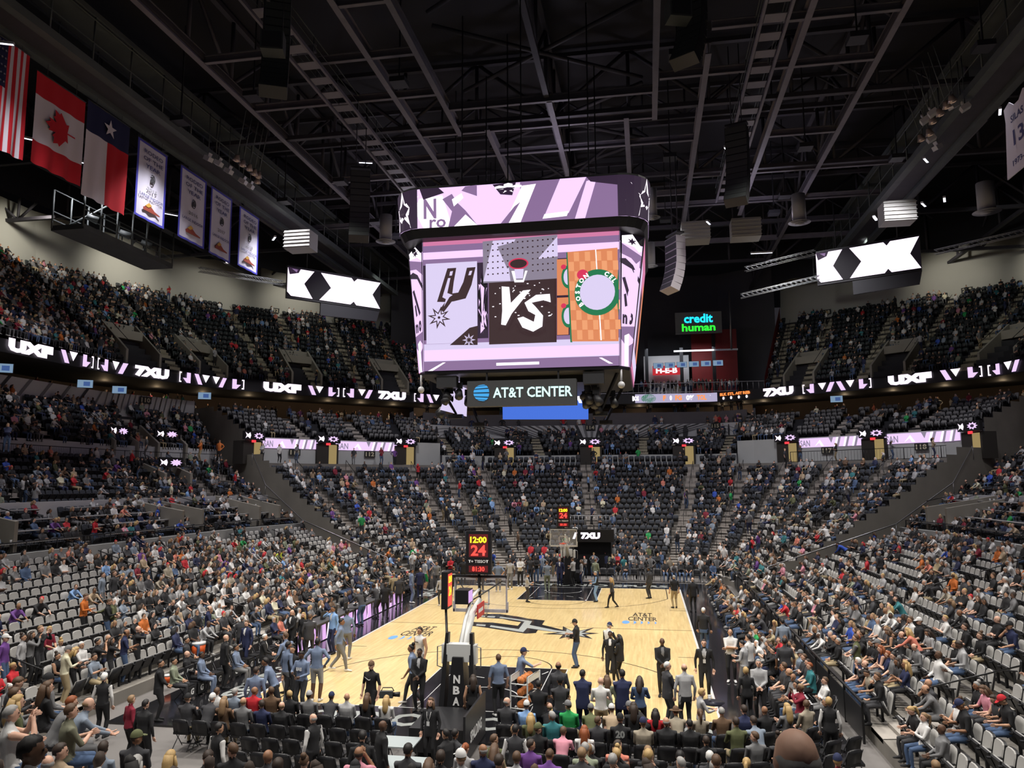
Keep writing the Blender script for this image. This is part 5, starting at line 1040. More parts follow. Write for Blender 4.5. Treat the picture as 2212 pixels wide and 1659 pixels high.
b = MB(); c = at(1580, 755, y=54); b.box((c[0]-3, 54, c[2]), (7.5, .15, .2)); b.rod((c[0], 54, c[2]), (c[0], 54, 30), .12); b.build('column_beam', M_STEEL, kind='structure')
# ---------------------------------------------------------------- tunnel at the far end under its own lit sign
p = at(1272, 1212, y=20.5); th = thing('tunnel_portal', 'players tunnel portal below a curved black lit sign at the far end', 'tunnel', (p[0]+.2, 21.4, 0)); b = MB(); b.box((0, 2.2, 1.35), (2.9, 4.2, 2.7)); b.build('opening', mat('tunnel_black', (.004, .004, .005), .9), th)
b = MB(); b.box((0, .05, 3.0), (3.4, .5, .95)); b.build('sign_box', M_BLACK, th); text('symbol', '7XU', 1, plane_M((-.1, -.22, 3.0), (1, 0, 0), (0, 0, 1)), LW, th, w=1.5, h=.5, bold=.08); q = MB(); q.poly([(-1.5, -.22, 2.75), (-1.3, -.22, 2.75), (-1.1, -.22, 3.25), (-1.3, -.22, 3.25)][::1]); q.build('symbol', LW, th)
b = MB()
for x in np.linspace(-2.3, 1.7, 14): b.rod((x, .4, 3.5), (x, .4, 4.5), .018)
b.build('baluster', M_STEEL, th)['kind'] = 'stuff'; b = MB(); b.rod((-2.3, .4, 4.5), (1.7, .4, 4.5), .03); b.build('handrail', M_STEEL, th)
# ---------------------------------------------------------------- flags, banners and the jersey
F_RED = mat('flag_red', (.50, .012, .022), .8); F_WHT = mat('flag_white', (.60, .56, .62), .8); F_BLU = mat('flag_navy', (.012, .015, .06), .8); F_BAN = mat('banner_white', (.58, .56, .66), .8); F_EDGE = mat('banner_blue', (.06, .06, .42), .7); F_INK = mat('banner_ink', (.05, .05, .16), .8); F_BRN = mat('banner_brown', (.26, .05, .03), .8); F_GLD = mat('banner_gold', (.5, .28, .05), .8)
def cloth(name, o, w, h, rows, mats, parent, amp=.06, nx=24, ny=16, ph=0.):
    """hanging cloth facing +x; rows(u, v) -> material index"""
    mb = MB(); vs = []; nx = max(2, nx)
    for j in range(ny+1):
        for i in range(nx+1): u, v = i/nx, j/ny; vs.append((amp*math.sin(u*19+ph+v*1.5)*(.25+v), w*u, -h*v))
    mb.v = vs
    for j in range(ny):
        for i in range(nx): a = j*(nx+1)+i; mb.f.append((a, a+nx+1, a+nx+2, a+1)); mb.m.append(rows((i+.5)/nx, (j+.5)/ny)); mb.sm.append(True)
    return mb.build(name, mats, parent)
XF = -25.0
def flagpt(u, v): p = at(u, v, x=XF); return p[1], p[2]
def hang(name, label, cat, corners):
    (a, b_, c) = corners; y0, z0 = flagpt(*a); y1, _ = flagpt(*b_); _, zb = flagpt(*c); t = thing(name, label, cat, (XF, y0, z0)); w, h = y1-y0, z0-zb
    r = MB(); r.rod((0, -.05, .04), (0, w+.05, .04), .04); r.rod((0, w*.2, .04), (0, w*.2, 1.6), .012); r.rod((0, w*.8, .04), (0, w*.8, 1.6), .012); r.build('batten', M_SPK, t); return t, w, h
t, w_, h_ = hang('flag', 'red and white striped flag with starred navy field at the left edge', 'flag', ((-22, 62), (63, 142), (-10, 318)))
cloth('cloth', 0, w_, h_, lambda u, v: 2 if (u < .46 and v < .46) else (0 if int(u*13) % 2 == 0 else 1), [F_RED, F_WHT, F_BLU], t, nx=26); b = MB()
for i in range(30): b.prism([(.13, w_*(.03+.085*(i % 5))+.07*math.sin(k*pi*.8), -h_*(.04+.072*(i//5))+.07*math.cos(k*pi*.8)) for k in range(5)], (1, 0, 0), .01)
b.build('star', F_WHT, t)['kind'] = 'stuff'
t, w_, h_ = hang('flag', 'red and white flag with red maple leaf', 'flag', ((80, 152), (185, 215), (73, 352))); cloth('cloth', 0, w_, h_, lambda u, v: 0 if v < .25 or v > .75 else 1, [F_RED, F_WHT], t, ph=1)
leaf = [(0, .62), (.10, .42), (.20, .48), (.155, .19), (.30, .32), (.335, .24), (.53, .27), (.46, .09), (.54, .03), (.26, -.20), (.295, -.31), (.022, -.265), (.022, -.58)]; leaf = leaf+[(-x, y) for x, y in leaf[::-1]]
b = MB(); b.poly([(.13, w_*.5+h_*.36*y*-1, -h_*.5+h_*.36*x) for x, y in leaf][::-1]); me = b.mesh('maple_leaf', [F_RED]); bm = bmesh.new(); bm.from_mesh(me); bmesh.ops.triangulate(bm, faces=bm.faces[:], ngon_method='EAR_CLIP'); bm.to_mesh(me); bm.free(); put('maple_leaf', me, t)
t, w_, h_ = hang('flag', 'navy, white and red flag with single white star', 'flag', ((190, 215), (281, 268), (188, 425))); cloth('cloth', 0, w_, h_, lambda u, v: 0 if v < .34 else (1 if u < .5 else 2), [F_BLU, F_WHT, F_RED], t, ph=2); b = MB(); b.prism([(.12, w_*.5+(.55 if k % 2 == 0 else .21)*math.sin(k*pi/5), -h_*.17+(.55 if k % 2 == 0 else .21)*math.cos(k*pi/5)) for k in range(10)][::-1], (1, 0, 0), .01); b.build('star', F_WHT, t)
for yr, cs, o_ in (('2015', ((299, 295), (362, 338), (290, 462)), 'first'), ('2016', ((391, 355), (447, 392), (385, 510)), 'second'), ('2017', ((457, 401), (502, 430), (450, 545)), 'third'), ('2018', ((518, 444), (560, 473), (513, 572)), 'fourth')):
    t, w_, h_ = hang('banner', 'white rodeo banner with blue edge reading %s, %s of four' % (yr, o_), 'banner', cs); cloth('cloth', 0, w_, h_, lambda u, v: 1 if u < .06 or u > .94 or v < .03 or v > .96 else 0, [F_BAN, F_EDGE], t, amp=.02, nx=34, ny=34)
    def TX(s, v, wf, hf, m=F_INK): text('lettering', s, 1, plane_M((.09, w_*.5, -h_*v), (0, 1, 0), (0, 0, 1)), m, t, w=w_*wf, h=h_*hf, bold=.012)
    TX('RODEO', .13, .62, .055); TX('OF THE', .22, .66, .055); TX('YEAR', .31, .5, .055); TX(yr, .60, .34, .05, M_P1); TX('LARGE INDOOR', .70, .78, .04)
    b = MB(); b.tube([(.09, w_*.5+.22*math.cos(a), -h_*.45+.3*math.sin(a)) for a in np.linspace(-2.4, 2.2, 14)], .03, 0, 4); b.prism([(.08, w_*.5-.18, -h_*.49), (.08, w_*.5+.22, -h_*.48), (.08, w_*.5+.05, -h_*.40), (.08, w_*.5-.1, -h_*.42)], (1, 0, 0), .02); b.build('emblem', M_P2, t)
    b = MB(); b.prism([(.08, w_*(.5+x), -h_*y) for x, y in ((-.26, .86), (-.1, .80), (0, .81), (.12, .85), (.3, .87), (.3, .885), (-.24, .89))][::-1], (1, 0, 0), .02); b.build('emblem', F_BRN, t); b = MB(); b.prism([(.1, w_*(.5+x), -h_*y) for x, y in ((-.2, .83), (-.08, .775), (.02, .80), (-.1, .84))][::-1], (1, 0, 0), .02); b.build('emblem', F_GLD, t)
jp = at(2170, 235, x=23.6); t = thing('jersey_banner', 'white jersey banner with number 13 at the right edge', 'banner', jp); w_, h_ = 2.5, 3.6; pts = [(0, -.25, -h_), (0, w_, -h_), (0, w_*.97, -.8), (0, w_, -.1), (0, w_*.78, .05), (0, w_*.6, -.3), (0, w_*.4, -.3), (0, w_*.22, .05), (0, 0, -.1), (0, w_*.03, -.8)]
pts = [(0, -p[1], p[2]) for p in pts]
b = MB(); b.prism(pts, (-1, 0, 0), .05); me = b.mesh('cloth', [F_BAN]); bm = bmesh.new(); bm.from_mesh(me); bmesh.ops.triangulate(bm, faces=[f for f in bm.faces if len(f.verts) > 4], ngon_method='EAR_CLIP'); bm.to_mesh(me); bm.free(); put('cloth', me, t)
for s_, v, wf, hf in (('SILAS', .25, .5, .1), ('13', .52, .42, .22), ('1973-81', .85, .62, .08)): text('lettering', s_, 1, plane_M((-.07, -w_*.5, -h_*v), (0, -1, 0), (0, 0, 1)), F_INK, t, w=w_*wf, h=h_*hf, bold=.02)
# ---------------------------------------------------------------- people
SKIN, TORSO, UARM, FARM, HIPS, THIGH, SHIN, FOOT, VEE, DARK, LIP = range(11)
def _ik(a, t, l1, l2, pole):
    a, t, pole = Vector(a), Vector(t), Vector(pole); d = t-a; L = min(d.length, (l1+l2)*.995); d = d.normalized(); t = a+d*L
    x = (l1*l1-l2*l2+L*L)/(2*L); h = math.sqrt(max(l1*l1-x*x, 0)); p = (pole-d*pole.dot(d))
    p = p.normalized() if p.length > 1e-4 else Vector((1, 0, 0))
    return a+d*x+p*h, t
def _ell(mb, c, r, M=None, nu=12, nv=8): mb.ball(c, 1, 0, nu, nv, r, M)
def _loft(mb, secs, n=14):
    """secs: list of (centre, right axis, front axis, half width, half depth)"""
    vs = []; fs = []
    for c, a, b, w_, d_ in secs:
        for j in range(n):
            t = 2*pi*j/n; ct, st = math.cos(t), math.sin(t); e = .8
            vs.append(c+a*(w_*math.copysign(abs(ct)**e, ct))+b*(d_*math.copysign(abs(st)**e, st)))
    k = len(secs)
    for i in range(k-1):
        for j in range(n): fs.append((i*n+j, i*n+(j+1) % n, (i+1)*n+(j+1) % n, (i+1)*n+j))
    fs += [tuple(range(n))[::-1], tuple((k-1)*n+j for j in range(n))]
    mb.add(vs, fs, 0)
def body(name, pel=(0, 0, .92), lean=0., side=0., hyaw=0., hpitch=0., wl=(.08, .05, -.52), wr=(.08, .05, -.52), el=(.6, -.6, -.2), er=(.6, -.6, -.2),
         al=(-.1, 0, .09), ar=(.1, 0, .09), kl=(-.15, 1, 0), kr=(.15, 1, 0), toes=(12, -12), jacket=False, woman=False, curl=.5, voxel=.018, tris=5200, skirt=False, bulk=1.):
    """one continuous figure: joints -> overlapping volumes -> fused by remeshing; face labels kept for clothing"""
    P = Vector(pel); R = Matrix.Rotation(math.radians(side), 3, 'Y')@Matrix.Rotation(-math.radians(lean), 3, 'X')
    ax, ay, az = R@Vector((1, 0, 0)), R@Vector((0, 1, 0)), R@Vector((0, 0, 1))
    sw = .165 if woman else .185; mb = MB(); caps = []
    def cap(a, b, ra, rb, lab): caps.append((Vector(a), Vector(b), ra, rb, lab))
    S = lambda t, o=0.: P+az*t+ay*o
    T = ([(-.07, .12, .1), (0, .168, .122), (.1, .158, .115), (.22, .128, .098), (.36, .145, .12), (.45, .15, .108), (.52, .12, .075), (.57, .06, .055)] if woman else
         [(-.07, .12, .1), (0, .16, .118), (.1, .155, .116), (.24, .148, .112), (.37, .17, .127), (.46, .175, .115), (.525, .145, .08), (.575, .068, .06)])
    bend = math.radians(lean)*.0
    _loft(mb, [(S(t, .012*math.sin(t*5)), ax, ay, w_*(bulk if t < .5 else 1), d_*(bulk if t < .5 else 1)) for t, w_, d_ in T])
    if jacket:
        _loft(mb, [(S(-.14), ax, ay, .185, .14), (S(0), ax, ay, .182, .138), (S(.2), ax, ay, .165, .125), (S(.4), ax, ay, .182, .132), (S(.52), ax, ay, .16, .088)])
    lo = -.15 if jacket else .03
    cap(S(lo), S(.5), .15, .13, TORSO); cap(S(lo, 0)+ax*.1, S(.42)+ax*.09, .08, .09, TORSO); cap(S(lo)-ax*.1, S(.42)-ax*.09, .08, .09, TORSO)
    cap(S(.5)-ax*(sw-.03), S(.5)+ax*(sw-.03), .06, .06, TORSO)
    cap(S(-.08), S(lo-.04), .16, .15, HIPS)
    # neck and head
    nb = S(.54); HR = R@Matrix.Rotation(math.radians(hyaw), 3, 'Z')@Matrix.Rotation(-math.radians(hpitch-lean*.75), 3, 'X')
    hc = nb+az*.07+HR@Vector((0, .025, .105))
    mb.tube([nb-az*.05, nb+az*.05, hc-HR@Vector((0, 0, .05))], [.062, .055, .052], 0, 10); cap(nb+az*.035, hc, .045, .05, SKIN)
    _ell(mb, hc+HR@Vector((0, -.008, .02)), (.076, .094, .094), HR); _ell(mb, hc+HR@Vector((0, .02, -.045)), (.058, .066, .072), HR)
    _ell(mb, hc+HR@Vector((0, .094, -.012)), (.014, .022, .026), HR, 8, 6)
    for s in (-1, 1): _ell(mb, hc+HR@Vector((s*.078, -.008, -.008)), (.012, .022, .032), HR, 8, 6)
    cap(hc, hc+az*.03, .1, .1, SKIN)
    ext = MB()
    for s in (-1, 1):
        ext.ball(hc+HR@Vector((s*.031, .083, .008)), .0125, DARK, 8, 5, (1, .7, .75), HR)
        ext.ball(hc+HR@Vector((s*.032, .088, .028)), .017, DARK, 8, 4, (1.1, .5, .25), HR)
    ext.ball(hc+HR@Vector((0, .082, -.058)), .022, LIP, 8, 5, (1.1, .5, .3), HR)
    # arms
    for s, wr_, el_ in ((-1, wl, el), (1, wr, er)):
        sh = S(.485)+ax*(s*sw); wt = sh+ax*(s*wr_[0])+Vector((0, wr_[1], wr_[2])); e, wt = _ik(sh, wt, .29, .255, (s*el_[0], el_[1], el_[2]))
        mb.tube([sh-ax*(s*.05), sh+ax*(s*.012), sh.lerp(e, .3), e, e.lerp(wt, .3), wt], [.055, .066, .055, .044, .043, .031], 0, 10)
        cap(sh, e, .05, .045, UARM); cap(e, wt, .045, .032, FARM)
        hd = (wt-e).normalized(); sd = hd.cross(ay if abs(hd.dot(ay)) < .8 else az).normalized(); nn = sd.cross(hd).normalized()
        pc = wt+hd*.05; mb.tube([wt-hd*.02, wt+hd*.03, wt+hd*.085], [.028, .036, .03], 0, 8); cap(wt+hd*.012, wt+hd*.2, .035, .03, SKIN)
        for q in range(4):
            b0 = pc+hd*.035+sd*((q-1.5)*.019); ln = (.068, .078, .074, .058)[q]; pts = [b0-hd*.03]; dr = hd.copy(); c0 = b0
            for k in range(3):
                pts.append(c0); dr = (dr+nn*(-curl)*(.5+.25*k)*s*-s).normalized(); c0 = c0+dr*ln/2.2
            ext.tube(pts+[c0], [.009, .0095, .0095, .009, .0065], SKIN, 5)
        b0 = wt+hd*.02+sd*.03*s; ext.tube([b0, b0+hd*.035+sd*.022*s, b0+hd*.07+sd*.026*s-nn*.01], [.013, .011, .008], SKIN, 5)
    # legs
    for s, an, kn, to in ((-1, al, kl, toes[0]), (1, ar, kr, toes[1])):
        hp = P+ax*(s*.09); k, an = _ik(hp, an, .44, .42, kn); f = 1.06 if not woman else .98
        if not skirt: mb.tube([hp+az*.05, hp.lerp(k, .25), k, k.lerp(an, .28), an-(an-k).normalized()*.02], [.1*f, .09*f, .062*f, .06*f, .044*f], 0, 12)
        else: mb.tube([hp+az*.05, hp.lerp(k, .25), k, k.lerp(an, .28), an], [.1, .088, .056, .054, .034], 0, 12)
        cap(hp, k, .09, .062, THIGH); cap(k, an+(k-an).normalized()*.03, .06, .045, SHIN)
        t = Matrix.Rotation(math.radians(to), 3, 'Z'); fd = t@Vector((0, 1, 0)); fs_ = t@Vector((1, 0, 0)); up = Vector((0, 0, 1)); b = an-Vector((0, 0, an.z if False else .09))
        _loft(mb, [(b+fd*d+up*z, fs_, up, w_, h_) for d, z, w_, h_ in ((-.075, .045, .025, .03), (-.05, .05, .038, .045), (.02, .052, .042, .05), (.1, .035, .048, .032), (.17, .027, .045, .024), (.2, .022, .025, .016))], 10)
        cap(b+fd*-.04+up*.03, b+fd*.18+up*.02, .05, .04, FOOT)
    me0 = mb.mesh(name+'_raw', []); o = D.objects.new(name+'_raw', me0); COL.objects.link(o)
    r = o.modifiers.new('r', 'REMESH'); r.mode = 'VOXEL'; r.voxel_size = voxel; r.use_smooth_shade = True
    sm = o.modifiers.new('s', 'SMOOTH'); sm.factor = .5; sm.iterations = 2
    dg = bpy.context.evaluated_depsgraph_get(); me = D.meshes.new_from_object(o.evaluated_get(dg))
    nt = len(me.polygons)*2
    if nt > tris:
        o.data = me; o.modifiers.clear(); d = o.modifiers.new('d', 'DECIMATE'); d.ratio = tris/nt
        dg = bpy.context.evaluated_depsgraph_get(); me2 = D.meshes.new_from_object(o.evaluated_get(dg)); me = me2
    n = len(me.polygons); cen = np.empty(n*3); me.polygons.foreach_get('center', cen); cen = cen.reshape(-1, 3)
    best = np.full(n, 1e9); lab = np.zeros(n, int)
    for a, b, ra, rb, L in caps:
        a, b = np.array(a), np.array(b); ab = b-a; t = np.clip(((cen-a)@ab)/max(ab@ab, 1e-9), 0, 1)
        dd = np.linalg.norm(cen-(a+t[:, None]*ab), axis=1)-(ra+(rb-ra)*t); k = dd < best; best[k] = dd[k]; lab[k] = L
    # opening of a jacket or collar on the chest
    q = cen-np.array(P); lx, ly, lz = q@np.array(ax), q@np.array(ay), q@np.array(az)
    vee = (lab == TORSO) & (ly > .04) & (np.abs(lx) < np.clip((lz-.27)*.2, 0, .045)) & (lz < .57)
    lab[vee] = VEE
    if tris > 1500:
        vv = [v.co[:] for v in me.vertices]+[]; ff = [tuple(p.vertices) for p in me.polygons]; nv = len(vv)
        vv += ext.v; ff += [tuple(i+nv for i in f) for f in ext.f]; lab = np.concatenate([lab, np.array(ext.m)])
        me = D.meshes.new(name); me.from_pydata(vv, [], ff)
    me.name = name; me.materials.clear()
    me.polygons.foreach_set('material_index', lab.astype(np.int32)); me.polygons.foreach_set('use_smooth', np.ones(len(me.polygons), bool)); me.update()
    D.objects.remove(o); D.meshes.remove(me0)
    HM = HR.to_4x4(); HM.translation = hc
    return dict(me=me, lab=lab, head=HM)
# ---------------------------------------------------------------- poses
SIT = dict(pel=(0, 0, .56), al=(-.12, .40, .09), ar=(.12, .40, .09), kl=(-.1, .6, 1), kr=(.1, .6, 1), lean=-4)
LAP = dict(wl=(-.10, .30, -.36), wr=(-.10, .30, -.36)); STAND = dict()
def mk(name, *ds, **k):
    d = {}
    for x in ds: d.update(x)
    d.update(k); return body(name, **d)
CROSS = dict(wl=(-.30, .17, -.27), wr=(-.28, .22, -.23), el=(.9, .2, -.6), er=(.9, .2, -.6)); CLASP = dict(wl=(-.17, .22, -.40), wr=(-.17, .24, -.39), el=(1, -.3, -.2), er=(1, -.3, -.2)); CLAP = dict(wl=(-.165, .30, -.16), wr=(-.165, .30, -.17), el=(.8, -.2, -.8), er=(.8, -.2, -.8))
PHONE = dict(wr=(-.08, .30, -.22), wl=(-.08, .24, -.33)); UP = dict(wl=(-.12, .26, .10), wr=(-.12, .27, .11), el=(.7, 0, -1), er=(.7, 0, -1)); HIPS_ = dict(wl=(.05, .02, -.40), wr=(.05, .02, -.40), el=(1, -.5, .1), er=(1, -.5, .1)); WALK = dict(al=(-.08, -.28, .14), ar=(.08, .26, .09), pel=(0, 0, .90), wl=(.07, .16, -.48), wr=(.07, -.14, -.48), lean=4)
POSE = {
 's_lap': mk('seated_lap', SIT, LAP), 's_lapw': mk('seated_lap_w', SIT, LAP, woman=True, lean=2), 's_clap': mk('seated_clap', SIT, CLAP, lean=2), 's_clapw': mk('seated_clap_w', SIT, CLAP, woman=True), 's_fwd': mk('seated_forward', SIT, lean=28, wl=(-.06, .42, -.30), wr=(-.06, .42, -.30)),
 's_cross': mk('seated_crossed', SIT, CROSS), 's_phone': mk('seated_phone', SIT, PHONE, hpitch=28, lean=4), 's_phonew': mk('seated_phone_w', SIT, PHONE, hpitch=24, woman=True, lean=4), 's_left': mk('seated_turn', SIT, LAP, hyaw=48), 's_right': mk('seated_turn_b', SIT, LAP, hyaw=-50, lean=0), 's_face': mk('seated_hand_face', SIT, wr=(-.10, .16, .03), wl=(-.1, .28, -.36), er=(.8, .4, -1), lean=6), 's_up': mk('seated_photo', SIT, UP), 's_wide': mk('seated_wide', SIT, wl=(.30, .0, -.08), wr=(-.1, .3, -.36), el=(0, -.8, -.5)), 's_jkt': mk('seated_jacket', SIT, LAP, jacket=True, lean=2), 's_big': mk('seated_broad', SIT, LAP, bulk=1.2, hyaw=10),
 't_std': mk('standing', STAND), 't_w': mk('standing_w', STAND, woman=True), 't_cross': mk('standing_crossed', CROSS), 't_phonew': mk('standing_phone_w', PHONE, woman=True, hpitch=20), 't_clasp': mk('standing_clasped', CLASP, jacket=True), 't_jkt': mk('standing_jacket', STAND, jacket=True), 't_jcross': mk('standing_jacket_crossed', CROSS, jacket=True), 't_jw': mk('standing_jacket_w', STAND, jacket=True, woman=True), 't_walk': mk('walking', WALK), 't_walkw': mk('walking_w', WALK, woman=True), 't_hips': mk('standing_hips', HIPS_), 't_hold': mk('standing_holding', PHONE, hpitch=18), 't_up': mk('standing_photo', UP), 't_clap': mk('standing_clap', CLAP), 't_bend': mk('bending', lean=62, wl=(.0, .3, -.42), wr=(.0, .3, -.42), pel=(0, -.12, .88)), 't_run': mk('striding', WALK, lean=26, al=(-.1, -.5, .2), ar=(.1, .38, .09), pel=(0, 0, .84)), 't_reach': mk('reaching', lean=14, wr=(.0, .44, -.12), wl=(.06, .2, -.42)), 't_lean': mk('leaning', lean=30, wl=(.05, .42, -.32), wr=(.05, .42, -.32), pel=(0, -.1, .9)), 't_face': mk('standing_hand_face', jacket=True, wr=(-.12, .18, .12), er=(.9, .3, -.8)), 't_jturn': mk('standing_jacket_turned', CLASP, jacket=True, hyaw=-20), 't_big': mk('standing_broad', STAND, bulk=1.2), 't_tray': mk('carrying', woman=True, wl=(-.06, .34, -.24), wr=(-.06, .34, -.24), hpitch=15), 't_dress': mk('standing_dress', PHONE, woman=True, jacket=True)}
SLOTS = 11; BLANK = mat('body_blank', (.3, .3, .3))
for p in POSE.values():
    for i in range(SLOTS): p['me'].materials.append(BLANK)
C_ = dict(black=(.014, .014, .016), charcoal=(.04, .04, .045), grey=(.16, .16, .165), ltgrey=(.36, .36, .37), white=(.62, .61, .60), cream=(.60, .57, .42), navy=(.018, .024, .07), royal=(.03, .08, .42), sky=(.20, .34, .60), slate=(.155, .20, .30), steel=(.20, .24, .30), denim=(.06, .10, .19), khaki=(.34, .27, .16), brown=(.12, .07, .04), burgundy=(.20, .012, .03), red=(.48, .02, .03), orange=(.50, .13, .02), coral=(.62, .20, .14), pink=(.60, .25, .32), green=(.02, .30, .08), mint=(.25, .58, .36), olive=(.10, .11, .05), teal=(.03, .17, .19), yellow=(.62, .48, .04), lime=(.50, .58, .03), purple=(.14, .05, .24), plaid=(.30, .26, .20), camo=(.16, .16, .11), tan=(.40, .30, .20), sage=(.22, .25, .18))
CN = dict(ltgrey='light grey', slate='slate blue', sky='light blue', steel='steel grey', lime='neon yellow', navy='navy blue', royal='royal blue', sage='sage green', mint='mint green')
SKIN_ = dict(fair=(.62, .37, .27), tan=(.48, .27, .17), brown=(.27, .135, .075), dark=(.10, .05, .03)); HAIR_ = dict(black=(.012, .010, .010), dark=(.035, .022, .016), brown=(.09, .05, .028), blond=(.42, .28, .12), sandy=(.24, .15, .08), grey=(.30, .29, .28), white=(.60, .59, .57), red=(.24, .065, .02))
cm = lambda c: mat('cloth_'+c, C_[c], .85, noise=.12, nscale=14); skm = lambda s: mat('skin_'+s, SKIN_[s], .55, noise=.05, nscale=20); hm = lambda h: mat('hair_'+h, HAIR_[h], .6, noise=.25, nscale=40)
M_EYE = mat('eye_dark', (.015, .012, .012), .4); lipm = lambda s: mat('lip_'+s, tuple(v*f for v, f in zip(SKIN_[s], (.75, .5, .5))), .5)
# hair and hats, in head space (face towards +y)
def hair_mesh(kind):
    b = MB(); nu, nv = 18, 12; vs = []; r = dict(short=1.1, crop=1.05, long=1.14, pony=1.08, bun=1.08, ring=1.05, curly=1.26, bob=1.16).get(kind, 1.1)
    for i in range(nv+1):
        th = pi*i/nv
        for j in range(nu):
            ph = 2*pi*j/nu; d = Vector((math.sin(th)*math.cos(ph), math.sin(th)*math.sin(ph), math.cos(th)))
            line = .52 if d.y > .55 else (.30 if d.y > .1 else (-.15 if d.y > -.35 else -.62))
            if kind in ('long', 'bob') and d.y < .3: line = -.8
            if kind == 'ring': on = -.55 < d.z < .25 and d.y < .1
            else: on = d.z > line
            k = r*(1+.05*math.sin(j*2.3+i*1.7)*(3 if kind == 'curly' else 1)) if on else .86
            vs.append((.077*k*d.x, -.006+.096*k*d.y, .02+.096*k*d.z))
    b.v = vs
    for i in range(nv):
        for j in range(nu): b.f.append((i*nu+j, (i+1)*nu+j, (i+1)*nu+(j+1) % nu, i*nu+(j+1) % nu)); b.m.append(0); b.sm.append(True)
    if kind == 'long': b.tube([(0, -.05, .06), (0, -.08, -.06), (.006, -.105, -.16), (-.006, -.115, -.25), (.004, -.105, -.33), (0, -.10, -.37)], [.075, .088, .082, .085, .062, .02], 0, 9); b.tube([(-.07, -.01, .03), (-.088, .0, -.10), (-.095, .01, -.22)], [.03, .04, .015], 0, 6); b.tube([(.07, -.01, .03), (.088, .0, -.10), (.095, .01, -.22)], [.03, .04, .015], 0, 6)
    if kind == 'pony': b.tube([(0, -.085, .06), (0, -.15, .03), (0, -.15, -.10), (0, -.12, -.24)], [.03, .04, .035, .012], 0, 7)
    if kind == 'bun': b.ball((0, -.07, .13), .055, 0, 10, 7)
    return b.mesh('hair', [BLANK])
def hat_mesh(kind):
    b = MB(); nu, nv = 18, 6; vs = []
    hgt = .115 if kind != 'hat' else .125
    for i in range(nv+1):
        th = pi/2*i/nv
        for j in range(nu): ph = 2*pi*j/nu; vs.append((.088*math.sin(th)*math.cos(ph), -.006+.106*math.sin(th)*math.sin(ph), .035+hgt*math.cos(th)))
    b.v = vs
    for i in range(nv):
        for j in range(nu): b.f.append((i*nu+j, (i+1)*nu+j, (i+1)*nu+(j+1) % nu, i*nu+(j+1) % nu)); b.m.append(0); b.sm.append(True)
    if kind == 'cap': b.add([(-.07, .085, .045), (.07, .085, .045), (.055, .155, .03), (0, .178, .026), (-.055, .155, .03), (-.07, .085, .035), (.07, .085, .035), (.055, .155, .02), (0, .178, .016), (-.055, .155, .02)], [(0, 1, 2, 3, 4), (9, 8, 7, 6, 5), (1, 6, 7, 2), (2, 7, 8, 3), (3, 8, 9, 4), (4, 9, 5, 0)], 0)
    if kind == 'hat': b.tube([(0, 0, .05), (0, 0, .035)], [.17, .175], 0, 18)
    return b.mesh('cap' if kind == 'cap' else 'hat', [BLANK])
HAIR = {k: hair_mesh(k) for k in ('short', 'crop', 'long', 'pony', 'bun', 'ring', 'curly', 'bob')}; HATS = {k: hat_mesh(k) for k in ('cap', 'beanie', 'hat')}
LY = MB(); LY.tube([(-.06, .10, .50), (-.045, .145, .38), (0, .155, .26)], .006, 0, 4); LY.tube([(.06, .10, .50), (.045, .145, .38), (0, .155, .26)], .006, 0, 4); LYm = LY.mesh('lanyard', [mat('lanyard_white', (.55, .55, .55), .7)]); BG = MB(); BG.box((0, .16, .21), (.08, .008, .11)); BGm = BG.mesh('badge', [mat('badge_card', (.6, .6, .6), .5)])
def setm(o, ms):
    for i, m in enumerate(ms): o.material_slots[i].link = 'OBJECT'; o.material_slots[i].material = m
def person(loc, rz, pose, label, top='black', low='black', sleeve='long', skin='fair', hair=('short', 'dark'), hat=None, shoes='black', vee=None, sl=None, shorts=False, h=1.75, group=None, lanyard=False, pname=None):
    p = POSE[pose]; sc = h/1.75; o = put('person', p['me'], loc=loc, rz=rz); o.scale = (sc, sc, sc); s = skm(skin); t = cm(top); sv = cm(sl) if sl else t
    setm(o, [s, t, s if sleeve == 'none' else sv, sv if sleeve == 'long' else s, cm(low), cm(low), s if shorts else cm(low), cm(shoes), cm(vee) if vee else t, M_EYE, lipm(skin)])
    tag(o, label, 'person', group)
    if hair:
        k = put('hair', HAIR[hair[0]], o); k.matrix_local = p['head']; setm(k, [hm(hair[1])])
    if hat:
        k = put('cap' if hat[0] == 'cap' else 'hat', HATS[hat[0]], o); k.matrix_local = p['head']; setm(k, [cm(hat[1])])
    if lanyard:
        for n_, me in (('lanyard', LYm), ('badge', BGm)): put(n_, me, o, loc=(0, .02, .92))
    return o
def hang_print(o, txt, z=1.30, y=.155, w=.26, m=None, back=False, size=.12):
    """lettering on the front or back of a shirt"""
    s = -1 if back else 1
    text('shirt_lettering', txt, size, plane_M((0, s*y, z), (-s, 0, 0), (0, 0, 1)), m or M_TXT, o, w=w, bold=.01)
R_ = math.radians
